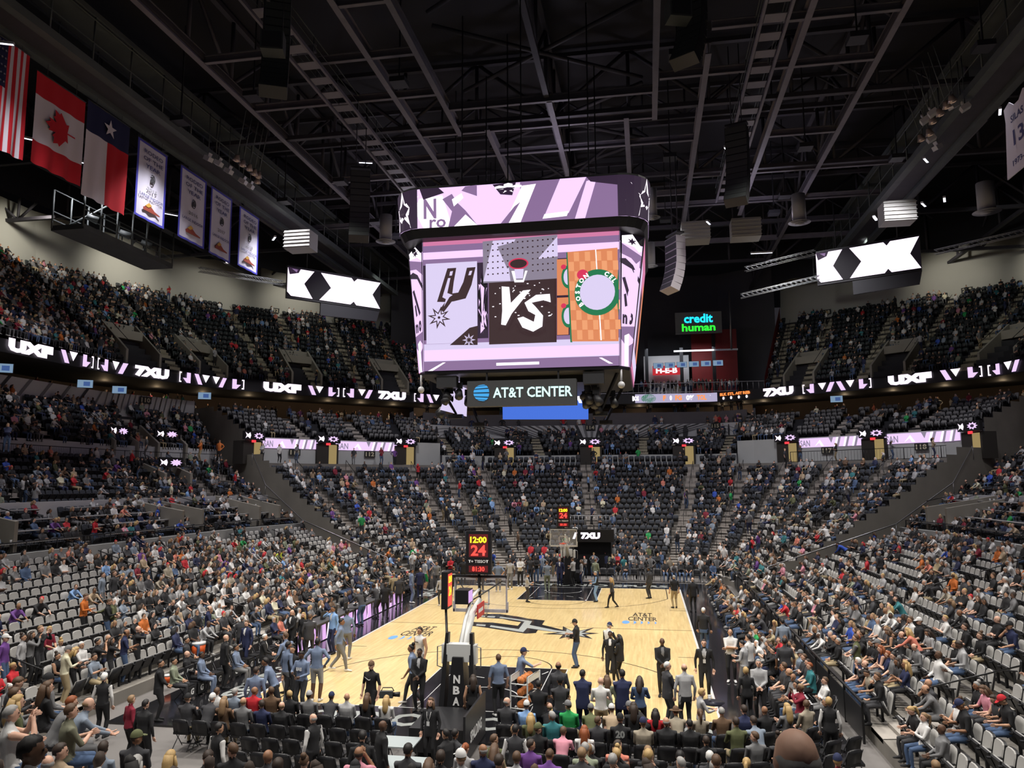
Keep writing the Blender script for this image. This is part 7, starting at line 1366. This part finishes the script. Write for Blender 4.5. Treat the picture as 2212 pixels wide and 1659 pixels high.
for r, items in ROWLOOK.items():
    for u, tp, hr in items:
        k = [i for i in range(len(CHAIRS)) if CHAIRS[i][4] == r and i not in used]
        if not k: continue
        i = min(k, key=lambda i: abs(cu[i]-u)); used.add(i); c = CHAIRS[i]; hat = None
        if isinstance(hr, str): a, b_ = hr.split(); hat = (a, b_); hr = ('short', BL.choice(('dark', 'brown', 'grey')))
        wm = bool(hr) and hr[0] in ('long', 'pony'); ps = BL.choice(('s_lapw', 's_phonew', 's_clapw') if wm else ('s_lap', 's_fwd', 's_clap', 's_left', 's_right', 's_big'))
        place = 'chair near photo column %d' % u
        num = sorted([q[0] for q in CHAIRS if q[4] == r and (q[0] > 0) == (c[0] > 0)]).index(c[0]) if c[0] > 0 else sorted([-q[0] for q in CHAIRS if q[4] == r and q[0] <= 0]).index(-c[0])
        place = '%s near row, %s chair %s of basket' % (rown[r], ORD[num], 'right' if c[0] > 0 else 'left')
        o = person((c[0], c[1], c[2]), c[3]+BL.uniform(-.12, .12), ps, look_label(tp, hr, hat, place), top=tp, low=BL.choice(('black', 'charcoal', 'denim', 'khaki')), hair=hr, hat=hat, skin=BL.choice(('fair', 'fair', 'tan', 'brown')), h=BL.uniform(1.68, 1.84)); NP += 1
        if u == 1314: hang_print(o, '20', .98, .17, .22, M_FGREY, back=True, size=.2)
# ---------------------------------------------------------------- the rest of the crowd
TOPS = ['black']*32+['charcoal']*16+['grey']*8+['ltgrey']*9+['white']*10+['navy']*6+['denim', 'sky', 'royal', 'red', 'red', 'burgundy', 'burgundy', 'green', 'olive', 'brown', 'tan', 'khaki', 'pink', 'coral', 'purple', 'teal', 'orange', 'plaid', 'sage', 'steel', 'steel', 'cream']
LOWS = ['black']*4+['charcoal']*3+['denim']*5+['khaki', 'grey', 'navy']; SKN = ['fair']*5+['tan']*5+['brown']*2+['dark']; HRC = ['black', 'dark', 'dark', 'brown', 'brown', 'sandy', 'blond', 'grey', 'white', 'red']
ME = ['s_lap', 's_clap', 's_fwd', 's_cross', 's_phone', 's_left', 's_right', 's_face', 's_up', 's_wide', 's_jkt', 's_big']; WO = ['s_lapw', 's_clapw', 's_phonew', 's_lapw']
PR = random.Random(21)
def rand_look():
    w_ = PR.random() < .42; tp = PR.choice(TOPS); hat = None
    hr = (PR.choice(('long', 'long', 'pony', 'bob', 'bun')), PR.choice(HRC)) if w_ else (PR.choice(('short', 'short', 'crop', 'ring')), PR.choice(HRC))
    if not w_ and PR.random() < .2: hat = ('cap', PR.choice(('black', 'white', 'grey', 'navy', 'red', 'olive')))
    if not w_ and not hat and PR.random() < .08: hr = None
    return dict(ps=PR.choice(WO if w_ else ME), top=tp, low=PR.choice(LOWS), skin=PR.choice(SKN), hr=hr, hat=hat, sleeve=PR.choice(('long', 'long', 'short', 'short', 'none' if w_ else 'long')), h=PR.uniform(1.58, 1.72) if w_ else PR.uniform(1.68, 1.86))
SPOTS = []   # (x, y, z, heading, place, depth)
for x, y in RIGHT:
    if PR.random() < .8: SPOTS.append((x, y, 0, pi/2, 'striped courtside chair', 'rc%d' % round((y+15.2)/.6)))
for i in range(15):
    if PR.random() < .55: SPOTS.append((2.3+i*.56, 18.6, 0, pi, 'floor chair at far end', 'fe%d' % i))
# floor seating behind the press table and bench, and a second right courtside row
EXTRA = []
for i in range(34):
    y = -9.6+i*.62
    if -7.6 < y < 12.4 and PR.random() < .82: SPOTS.append((-10.45, y, 0, -pi/2, 'behind the press table', 'pt%d' % i)); EXTRA.append((-10.45, y, 0, -pi/2))
    if PR.random() < .7: SPOTS.append((10.65, y-4.5, 0, pi/2, 'second courtside row on the right', 'r2%d' % i)); EXTRA.append((10.65, y-4.5, 0, pi/2))
for i, e in enumerate(EXTRA): chair(*e, 'black folding chair %s' % ('behind the press table' if e[0] < 0 else 'in the second right courtside row'), 'folding chairs behind the press table' if e[0] < 0 else 'second courtside row chairs')
# heads that show above the bottom edge from the stand under the camera
for i in range(3, 20):
    y, z = near_row(i)
    for x in np.arange(-9.5, 20, .6):
        u, v, d = px([x, y-.3, z+1.3])
        if d[0] > 2.2 and -30 < u[0] < 2250 and (1588 if u[0] < 330 else 1620 if u[0] < 1000 else 1602 if u[0] < 1560 else 1584) < v[0] < 1652 and not (1560 < u[0] < 1900 and d[0] < 9) and PR.random() < .62: SPOTS.append((x, y-.35, z, -.12*(x-5)/6, 'stand under the camera', 'ns%d_%d' % (i, int(x*2))))
for s in OCC:
    side = 'left' if s[0] < -3 else 'right' if s[0] > 6 else 'centre'; SPOTS.append((s[0], s[1], s[2], s[3], (ZN[s[4]], s[5], s[6], side, s[7]), 'oc'))
HP = np.array([o.location[:] for o in COL.objects if o.get('category') == 'person']); SPOTS = [s for s in SPOTS if not ((np.hypot(HP[:, 0]-s[0], HP[:, 1]-s[1]) < .46) & (abs(HP[:, 2]-s[2]) < .9)).any()]
A_ = np.array([s[:3] for s in SPOTS]); su, sv, sd = px(A_+np.array([0, 0, 1.0])); order = [i for i in np.argsort(sd) if sd[i] > 2 and -25 < su[i] < 2237 and sv[i] < 1690]
n_now = sum(1 for o in COL.objects if o.get('category') == 'person'); WANT = max(0, 300-n_now); pick = set(order[:WANT]); seen = {}
SECT = lambda s: ORD[min(int(abs(s)*2), 29)]
for i in order[:WANT]:
    s = SPOTS[i]; L = rand_look()
    if isinstance(s[4], tuple): zn, r, num, side, st = s[4]; place = '%s %s row, %s seat from stair' % (side, ORD[r], ORD[min(num-1, 29)])
    else: place = s[4]
    lb = look_label(L['top'], L['hr'], L['hat'], place); k = 0
    while lb in LABELS and k < 60: L = rand_look(); lb = look_label(L['top'], L['hr'], L['hat'], place); k += 1
    person(s[:3], s[3]+PR.uniform(-.2, .2), L['ps'], lb, top=L['top'], low=L['low'], sleeve=L['sleeve'], skin=L['skin'], hair=L['hr'], hat=L['hat'], h=L['h'], group='seated spectators nearest the camera')
# all others as one mass of small figures with a colour per face
def low(name, tris, woman, **k):
    b = body(name, tris=tris, voxel=.03 if tris > 150 else .04, woman=woman, **k); me = b['me']; n = len(me.polygons); c = np.empty(n*3); me.polygons.foreach_get('center', c); c = c.reshape(-1, 3); lab = b['lab'].copy(); H = np.array(b['head'])
    q = (c-H[:3, 3])@H[:3, :3]; hd = np.linalg.norm(q, axis=1) < .17; lab[hd & ((q[:, 2] > .035) | (q[:, 1] < -.02)) & (lab == SKIN)] = 11; lab[lab == VEE] = TORSO
    v = np.empty(len(me.vertices)*3); me.vertices.foreach_get('co', v); v = v.reshape(-1, 3)
    f = [tuple(p.vertices) for p in me.polygons]
    if woman:
        mb = MB(); hm4 = b['head']; mb.tube([hm4@Vector((0, -.06, .03)), hm4@Vector((0, -.10, -.12)), hm4@Vector((0, -.1, -.30))], [.08, .10, .04], 0, 5); o = len(v); v = np.vstack([v, np.array(mb.v)]); f += [tuple(i+o for i in g) for g in mb.f]; lab = np.concatenate([lab, np.full(len(mb.f), 11)])
    D.meshes.remove(me); return v, f, lab
def crowd(name, spots, temps, label, dim=1.):
    V, F, Cc = [], [], []; o = 0; lens = []
    for s in spots:
        v, f, lab = temps[PR.randrange(len(temps))]; h = PR.uniform(.93, 1.06); a = s[3]+PR.uniform(-.25, .25); c, q = math.cos(a), math.sin(a)
        w_ = np.empty_like(v); w_[:, 0] = s[0]+h*(c*v[:, 0]-q*v[:, 1]); w_[:, 1] = s[1]+h*(q*v[:, 0]+c*v[:, 1]); w_[:, 2] = s[2]+h*v[:, 2]
        tp, lw, sk, hr = C_[PR.choice(TOPS)], C_[PR.choice(LOWS)], SKIN_[PR.choice(SKN)], HAIR_[PR.choice(HRC[:8])]; bare = PR.random() < .5
        if PR.random() < .12: hr = C_[PR.choice(('white', 'black', 'grey', 'red'))]
        T = np.array([sk, tp, tp, sk if bare else tp, lw, lw, lw, C_[PR.choice(('black', 'white'))], tp, sk, sk, hr]); V.append(w_); F.append((f, o)); Cc.append(T[lab]); o += len(v)
    me = D.meshes.new(name); flat = np.concatenate([np.concatenate([np.array(g) for g in f])+o_ for f, o_ in F]) if F else np.zeros(0, int); ln = np.concatenate([np.array([len(g) for g in f]) for f, _ in F])
    V = np.vstack(V); me.vertices.add(len(V)); me.vertices.foreach_set('co', V.ravel().astype(np.float32)); me.loops.add(len(flat)); me.loops.foreach_set('vertex_index', flat.astype(np.int32)); me.polygons.add(len(ln)); me.polygons.foreach_set('loop_start', np.concatenate([[0], np.cumsum(ln)[:-1]]).astype(np.int32))
    me.update(calc_edges=True); at_ = me.attributes.new('dress', 'FLOAT_COLOR', 'FACE'); col = np.ones((len(ln), 4), np.float32); col[:, :3] = np.vstack(Cc); at_.data.foreach_set('color', col.ravel())
    me.polygons.foreach_set('use_smooth', np.ones(len(ln), bool))
    m = D.materials.get('crowd_dress')
    if not m:
        m = D.materials.new('crowd_dress'); m.use_nodes = True; nt = m.node_tree; a = nt.nodes.new('ShaderNodeAttribute'); a.attribute_name = 'dress'; nt.links.new(a.outputs['Color'], nt.nodes['Principled BSDF'].inputs['Base Color']); nt.nodes['Principled BSDF'].inputs['Roughness'].default_value = .8
    me.materials.append(m); ob = put(name, me, kind='stuff'); tag(ob, label, 'crowd'); return ob
poses = [dict(SIT, **LAP), dict(SIT, **CLAP), dict(SIT, **CROSS), dict(SIT, **PHONE), dict(SIT, lean=26, wl=(-.06, .42, -.3), wr=(-.06, .42, -.3)), dict(SIT, **dict(LAP, hyaw=45))]
MID = [low('m%d' % i, 330, i % 2 == 1, **p) for i, p in enumerate(poses)]; FAR = [low('f%d' % i, 130, i % 2 == 1, **p) for i, p in enumerate(poses)]; UPP = [low('u%d' % i, 150, i % 2 == 1, **p) for i, p in enumerate((dict(), dict(CROSS), dict(HIPS_), dict(PHONE)))]
rest = [i for i in range(len(SPOTS)) if i not in pick and sd[i] > 2 and sv[i] < 1760]
crowd('crowd', [SPOTS[i] for i in rest if sd[i] < 55], MID, 'spectators seated in the middle distance of the stands'); crowd('crowd', [SPOTS[i] for i in rest if sd[i] >= 55], FAR, 'small distant spectators in the far stands and balcony')
# people standing at bars, suites and aisles far away
ST = []
for i in range(26): q = at(1385+8.3*i, 820, y=52.3+PR.uniform(0, 1.5)); ST.append((q[0], q[1], 17.4, PR.uniform(0, 6.28)))
for i in range(60): s = PR.uniform(4.4, 6.6); q = P2(s, 1.06); ST.append((q[0], q[1], 14.9, pi)) if PR.random() < .5 else None
for i in range(70): s = PR.uniform(.4, 4.2); q = P2(s, 1.12+PR.uniform(0, .1)); ST.append((q[0], q[1], 14.0 if s < SA else 13.6, -pi/2+PR.uniform(-1, 1)))
for i in range(40): s = PR.uniform(6.8, 10); q = P2(s, 1.12+PR.uniform(0, .1)); ST.append((q[0], q[1], 14.0 if s > SB else 13.6, pi/2+PR.uniform(-1, 1)))
for z_, tr, rng_ in (('end', END_LOW, (SA, SB)), ('upper', UPPER, (.5, 10)), ('dark', SIDE_DARK, (0, 1.6))):
    for s in AISLES[z_]:
        for k in range(3):
            if z_ == 'upper' and U1 < s < U2: continue
            w0, w1, zz = tr[PR.randrange(len(tr))]; q = P2(s, w0+.005); ST.append((q[0], q[1], zz+.02, PR.uniform(0, 6.28)))
for s in (2.1, 2.3, 3.0, 3.4, 3.6, 4.5, 4.8, 5.3, 5.7, 6.1, 6.5, 7.6, 8.0, 8.6, 9.0, 5.1, 5.5, 5.9, 4.6, 1.9, 1.2, .9, .6, 1.4):
    q = P2(s, .69); ST.append((q[0], q[1], 8.85, pi+PR.uniform(-2, 2)))
for i in range(34): s = PR.uniform(4.45, 6.55); q = P2(s, .995); ST.append((q[0], q[1], 13.0, pi))
for i in range(60): q = at(PR.uniform(930, 1600), PR.uniform(1206, 1226), z=1.0); ST.append((q[0], max(19.2, min(q[1], 21.6)), 0, pi+PR.uniform(-.6, .6)))
crowd('crowd', ST, UPP, 'far standing people in aisles, suites and along the end floor')
# ---------------------------------------------------------------- lights of suites and walls, added fill for stands, balcony and steel
for x, y, tx, ty, tz, e in ((-22.5, -12, -19, -4, 3, 4200), (-22.5, 2, -21, 6, 4, 4600), (-22.5, 16, -22, 20, 4, 4600), (-17, 22, -22, 33, 6, 5200), (-6, 20, -8, 34, 5, 5200), (6, 20, 8, 34, 5, 5200), (17, 22, 22, 33, 6, 5200), (23.5, 16, 24, 22, 4, 4600), (23.5, 2, 22, 6, 4, 4600), (23.5, -12, 19, -6, 3, 4200), (-30, 4, -31, 10, 8, 4600), (31, 8, 31, 14, 8, 2600)):
    lamp('stand_fill', 'SPOT', (x, y, 29.2), (tx, ty, tz), e*1.25, (.97, .95, 1.0), .4, spot=math.radians(100), blend=1)  # fill spots added to brighten the stands
for x, y, e in ((-9, -27, 3800), (0, -30, 3800), (9, -29, 3800), (16, -24, 3800)): lamp('near_fill', 'SPOT', (x, y-4, 28), (x*.9, y+9, 0), e, (1, .96, .9), .4, spot=math.radians(95), blend=1)  # added fill over the near stand, brightens the foreground people
for s, e in ((.6, 1500), (1.5, 1500), (2.6, 1300), (3.7, 1000), (7.5, 1000), (8.3, 1300), (9.2, 1500)):
    p = P2(s, .78); q = P2(s, 1.30); lamp('balcony_fill', 'SPOT', (p[0], p[1], 29.5), (q[0], q[1], 22), e, (.9, .92, .85), .3, spot=math.radians(95), blend=1)  # added fill that lifts the upper bowl
for s, e in ((.95, 900), (1.6, 900), (2.3, 700), (3.1, 500), (8.3, 500), (9.0, 700)):
    p = P2(s, 1.33); q = P2(s, 1.52); lamp('wall_lamp', 'SPOT', (p[0], p[1], 31.5), (q[0], q[1], 28.8), e*1.3, (1, .93, .80), .2, spot=math.radians(100), blend=.8)
for s in np.arange(.3, 4.3, .42):
    p = P2(s, 1.17); lamp('suite_lamp', 'POINT', (p[0], p[1], 15.7), (p[0], p[1], 0), 26, (1, .72, .42), .15)
for s in np.arange(4.5, 9.8, .4):
    p = P2(s, 1.13); lamp('suite_lamp', 'POINT', (p[0], p[1], 15.75), (p[0], p[1], 0), 26, (1, .74, .45), .15)
for x, y in ((-15, 24), (15, 24), (0, 12), (0, 30)): lamp('steel_fill', 'POINT', (x, y, 27.5), (x, y, 30), 380, (.85, .78, 1), .4)  # added point fills lifting the roof steel, no fixtures there
# ---------------------------------------------------------------- handrails of the stairs, railings, balcony portals, club counters
def handrail(tier, s, i0, i1, label, ds=0.):
    t = MB(); pts = []
    for k in range(i0, min(i1, len(tier))):
        w0, w1, z = tier[k]; p = P2(s+ds, w0+.3*(w1-w0)); pts.append(Vector((p[0], p[1], z+.92)))
        if (k-i0) % 2 == 0: t.rod((p[0], p[1], z), (p[0], p[1], z+.92), .022, 0, 5)
    t.tube(pts, .026, 0, 5); o = t.build('handrail', M_RAIL, loc=(0, 0, 0)); tag(o, label, 'handrail'); return o
WH = {'grey': 'lower stand', 'dark': 'dark middle stand', 'end': 'far end stand', 'upper': 'balcony', 'corner': 'corner stand'}
for zone, tier, cuts in (('grey', SIDE_GREY, ((1, 5), (6, 9), (9, 13))), ('dark', SIDE_DARK, ((0, 4), (4, 7))), ('end', END_LOW, ((2, 7), (8, 13), (14, 19))), ('upper', UPPER, ((5, 10), (11, 15)))):
    n_ = {'l': 0, 'c': 0, 'r': 0}
    for s in AISLES[zone]:
        if zone == 'upper' and U1 < s < U2: continue
        sd_ = 'l' if s < 4.4 else 'c' if s < 6.7 else 'r'; n_[sd_] += 1
        for ci, (a, b_) in enumerate(cuts):
            p = P3(np.array([s]), tier[a][0], tier[a][2]); u, v, d = px(p)
            if d[0] < 2 or not -80 < u[0] < 2290: continue
            handrail(tier, s, a, b_, 'black handrail on %s flight of %s stair in %s %s' % (('lower', 'middle', 'upper')[ci], ORD[n_[sd_]-1], {'l': 'left', 'c': 'central', 'r': 'right'}[sd_], WH[zone]), .0)
def fence(name, s0, s1, w, z, h, label, step=.16, m=None):
    t = thing(name, label, 'railing', (0, 0, 0)); S = np.linspace(s0, s1, 400); q = P2(S, w); L = np.concatenate([[0], np.cumsum(np.linalg.norm(np.diff(q, axis=0), axis=1))]); ok = lambda l: (np.interp(l, L, q[:, 0]), np.interp(l, L, q[:, 1]))
    b = MB(); bp = MB()
    for i, l in enumerate(np.arange(0, L[-1], step)):
        x, y = ok(l); u, v, d = px([x, y, z+.5])
        if d[0] < 3 or not -60 < u[0] < 2270: continue
        if i % 12 == 0: bp.rod((x, y, z), (x, y, z+h), .035, 0, 5)
        else: b.rod((x, y, z+.08), (x, y, z+h-.05), .011, 0, 4)
    o = b.build('baluster', m or M_RAIL, t); o['kind'] = 'stuff'; bp.build('post', m or M_RAIL, t)['kind'] = 'stuff'
    for zz in (z+h, z+.08): r = MB(); r.tube([(*ok(l), zz) for l in np.linspace(0, L[-1], 40)], .028, 0, 5); r.build('rail', m or M_RAIL, t)
fence('railing', .1, 1.72, .868, 8.6, 1.1, 'black railing with bars along the left cross aisle'); fence('railing', 9.45, 10.8, .868, 8.6, 1.1, 'black railing with bars along the right cross aisle')
fence('railing', .1, 1.72, .44, 3.9, .55, 'low black rail on the pale wall above the left grey seats'); fence('railing', 9.45, 10.8, .44, 3.9, .55, 'low black rail on the pale wall above the right grey seats')
fence('railing', 7.5, 9.2, .672, 8.85, 1.0, 'dark glassy rail in front of the right corner aisle', .3)
for sd_, s in (('left', SA), ('right', SB)):
    b = MB(); pts = [(*P2(s, w_), z_) for w_, z_ in ((.05, 1.9), (.42, 4.2), (.62, 7.0), (.70, 9.7))]; b.tube(pts, .035, 0, 5)
    for p in pts: b.rod((p[0], p[1], p[2]-1.0), p, .03, 0, 5)
    tag(b.build('handrail', M_STEEL), 'steel handrail sloping along the concrete wall at the end of the %s stand' % sd_, 'handrail')
M_VOM = mat('portal_concrete', (.27, .25, .21), .8, noise=.15, nscale=1); A_VOM = glow('portal_light', (214, 186, 126), .6)
for i, s in enumerate(VOMU):
    p, t, n = facing(s, 1.0); t3, n3 = Vector((*t, 0)), Vector((*n, 0)); o = Vector((*p, 17.35)); Q = lambda a, c, z: o+t3*a-n3*c+Vector((0, 0, z))
    d_ = float(np.linalg.norm(P2(s, 1.156)-P2(s, 1.0))); root = thing('balcony_portal', 'pale concrete entrance with lit doorway in the balcony, %s from the left' % ORD[i], 'doorway', o)
    for e in (-1, 1):
        b = MB(); b.prism([Q(e*1.55, .6, 0), Q(e*1.55, d_, 0), Q(e*1.55, d_, 4.3), Q(e*1.55, .6, 1.3)], t3, .22*e); k = b.build('side_wall', M_VOM, root); k.location = -o
    b = MB(); b.prism([Q(-1.55, d_, 0), Q(1.55, d_, 0), Q(1.55, d_, 4.2), Q(-1.55, d_, 4.2)], -n3, .25); b.prism([Q(-1.55, d_-1.3, 2.7), Q(1.55, d_-1.3, 2.7), Q(1.55, d_-1.3, 3.5), Q(-1.55, d_-1.3, 3.5)], -n3, 1.3); k = b.build('lintel_wall', M_VOM, root); k.location = -o; k['kind'] = 'stuff'
    b = MB(); b.quad(Q(-.1, d_-.02, .05), Q(1.0, d_-.02, .05), Q(1.0, d_-.02, 2.2), Q(-.1, d_-.02, 2.2)); k = b.build('lit_opening', A_VOM, root); k.location = -o
    for e in (-1, 1): b = MB(); b.rod(Q(e*1.6, .6, 2.1), Q(e*1.6, d_, 5.0), .03); k = b.build('handrail', M_RAIL, root); k.location = -o
# drink counters of the club rows
M_CNT = mat('counter_pale', (.40, .40, .40), .5); M_CUP = mat('cup_white', (.6, .6, .6), .5)
for sd_, (a, c) in (('left', (0.05, SA-.03)), ('right', (SB+.03, 10.9))):
    for k, (w0, w1, z) in enumerate(SIDE_CLUB):
        cut = [a]+[x for x in AISLES['club'] if a < x < c]+[c]
        for j in range(len(cut)-1):
            s0, s1 = cut[j]+.025, cut[j+1]-.025; S = np.linspace(s0, s1, 9); mb = MB(); A = P3(S, w0+.002, z+.86); B = P3(S, w0+.012, z+.86); n = 9; u, v, d = px(A[4])
            if d[0] < 3 or not -200 < u[0] < 2400: continue
            mb.add(np.vstack([A, B, A-np.array([0, 0, .05])]), [(i, n+i, n+i+1, i+1) for i in range(n-1)]+[(2*n+i, i, i+1, 2*n+i+1) for i in range(n-1)])
            o = mb.build('drink_counter', M_CNT); tag(o, 'pale drink counter on %s club row %s, %s stretch from near end' % (sd_, ORD[k], ORD[j] if sd_ == 'left' else ORD[len(cut)-2-j]), 'counter')
            for q in range(3):
                f = PR.random(); pp = P2(s0+(s1-s0)*f, w0+.007); b = MB(); b.tube([(0, 0, 0), (0, 0, .15)], [.035, .05], 0, 8); cpo = b.build('paper_cup', M_CUP, loc=(pp[0], pp[1], z+.862)); tag(cpo, 'white paper cup on %s club counter, row %s, stretch %s, %s of three' % (sd_, ORD[k], ORD[j], ('nearest', 'middle', 'last')[q]), 'cup', 'paper cups on the club counters')
# concrete portals with lit signs in the side stands
def side_portal(s, w0, w1, z0, z1, label, width=1.3, sign=True):
    p, t, n = facing(s, w0); t3, n3 = Vector((*t, 0)), Vector((*n, 0)); o = Vector((*p, z0)); d_ = float(np.linalg.norm(P2(s, w1)-P2(s, w0))); Q = lambda a, c, z: t3*a-n3*c+Vector((0, 0, z)); h = z1-z0
    th = thing('stand_portal', label, 'doorway', o)
    for e in (-1, 1): b = MB(); b.prism([Q(e*width, 0, 0), Q(e*width, d_, 0), Q(e*width, d_, h+.9), Q(e*width, 0, 1.9)], t3, .22*e); b.build('side_wall', M_VOM, th); b = MB(); b.rod(Q(e*width, 0, 2.3), Q(e*width, d_, h+1.6), .028); b.build('handrail', M_RAIL, th)
    b = MB(); b.prism([Q(-width, d_, 0), Q(width, d_, 0), Q(width, d_, h+.8), Q(-width, d_, h+.8)], -n3, .2); b.build('back_wall', M_DOOR, th)
    if sign:
        Mx = plane_M(Q(0, d_*.35, 2.75)+n3*.16, t3, (0, 0, 1)); b = MB(); b.prism([Q(-width, d_*.35, 2.4), Q(width, d_*.35, 2.4), Q(width, d_*.35, 3.15), Q(-width, d_*.35, 3.15)], n3, .14); b.build('sign_box', M_BLACK, th)
        q = MB(); q.poly([Mx@Vector(v) for v in ((-1.1, -.25, 0), (-.8, -.08, 0), (-.5, -.25, 0), (-.4, 0, 0), (-.5, .25, 0), (-.8, .08, 0), (-1.1, .25, 0), (-.95, 0, 0))]); q.build('symbol', LW, th); q = MB(); q.poly([Mx@Vector((.4+.6*(1 if k % 2 == 0 else .6)*math.cos(2*pi*k/18), .29*(1 if k % 2 == 0 else .6)*math.sin(2*pi*k/18), 0)) for k in range(18)]); q.build('symbol', LV, th)
for s, wh in ((.56, 'first on the left'), (.98, 'second on the left'), (1.34, 'third on the left'), (9.62, 'on the right')): side_portal(s, .90, .99, 8.6, 11.2, 'concrete portal with lit sign below the balcony parapet, %s' % wh)
for s, wh in ((.5, 'first in the left dark stand'), (1.02, 'second in the left dark stand'), (9.98, 'in the right dark stand')): side_portal(s, .70, .80, 6.0, 7.9, 'concrete portal with small lit sign, %s' % wh, 1.1)
for s, wh in ((.46, 'first'), (.86, 'second'), (1.42, 'third')): side_portal(s, .45, .61, 3.5, 5.3, 'concrete ramp portal between the club tables on the left, %s' % wh, 1.0, False)
side_portal(9.8, .45, .61, 3.5, 5.3, 'concrete ramp portal between the club tables on the right', 1.0, False)
# housings added over the flood lamps and the stand fill lights
b = MB(); b.box((0, 0, .42), (.9, .9, .3)); b.box((0, 0, 3.68), (.08, .08, 6.2)); HSm = b.mesh('flood_housing', [M_SPK])
k = 0
for o in [o for o in COL.objects if o.type == 'LIGHT' and o.name.startswith(('flood_lamp', 'stand_fill'))]:
    side = 'left' if o.location.x < 0 else 'right'; k += 1
    h = put('added_lamp_housing', HSm, loc=o.location); tag(h, 'black arena floodlight under the %s roof steel, %s of the lighting rig' % (side, ORD[k-1] if k <= 30 else 'a later one'), 'light', 'arena floodlights')
# monitors and papers on the press table
b = MB(); b.box((0, 0, .2), (.5, .04, .32)); b.box((0, .03, .03), (.2, .16, .06)); MONm = b.mesh('monitor', [M_SPK]); b = MB(); b.box((0, 0, .008), (.22, .3, .016)); PAPm = b.mesh('paper_stack', [M_FWHITE])
for i, y in enumerate(np.arange(-7.0, 6.3, 1.35)):
    o = put('monitor', MONm, loc=(-9.42, y, .826), rz=pi/2+PR.uniform(-.3, .3)); tag(o, 'small black monitor on the press table, %s from the near end' % ORD[i], 'monitor', 'monitors on the press table')
    o = put('paper_stack', PAPm, loc=(-9.66, y+.6, .826), rz=PR.uniform(-.5, .5)); tag(o, 'white papers on the press table, %s pile from the near end' % ORD[i], 'papers', 'papers on the press table')
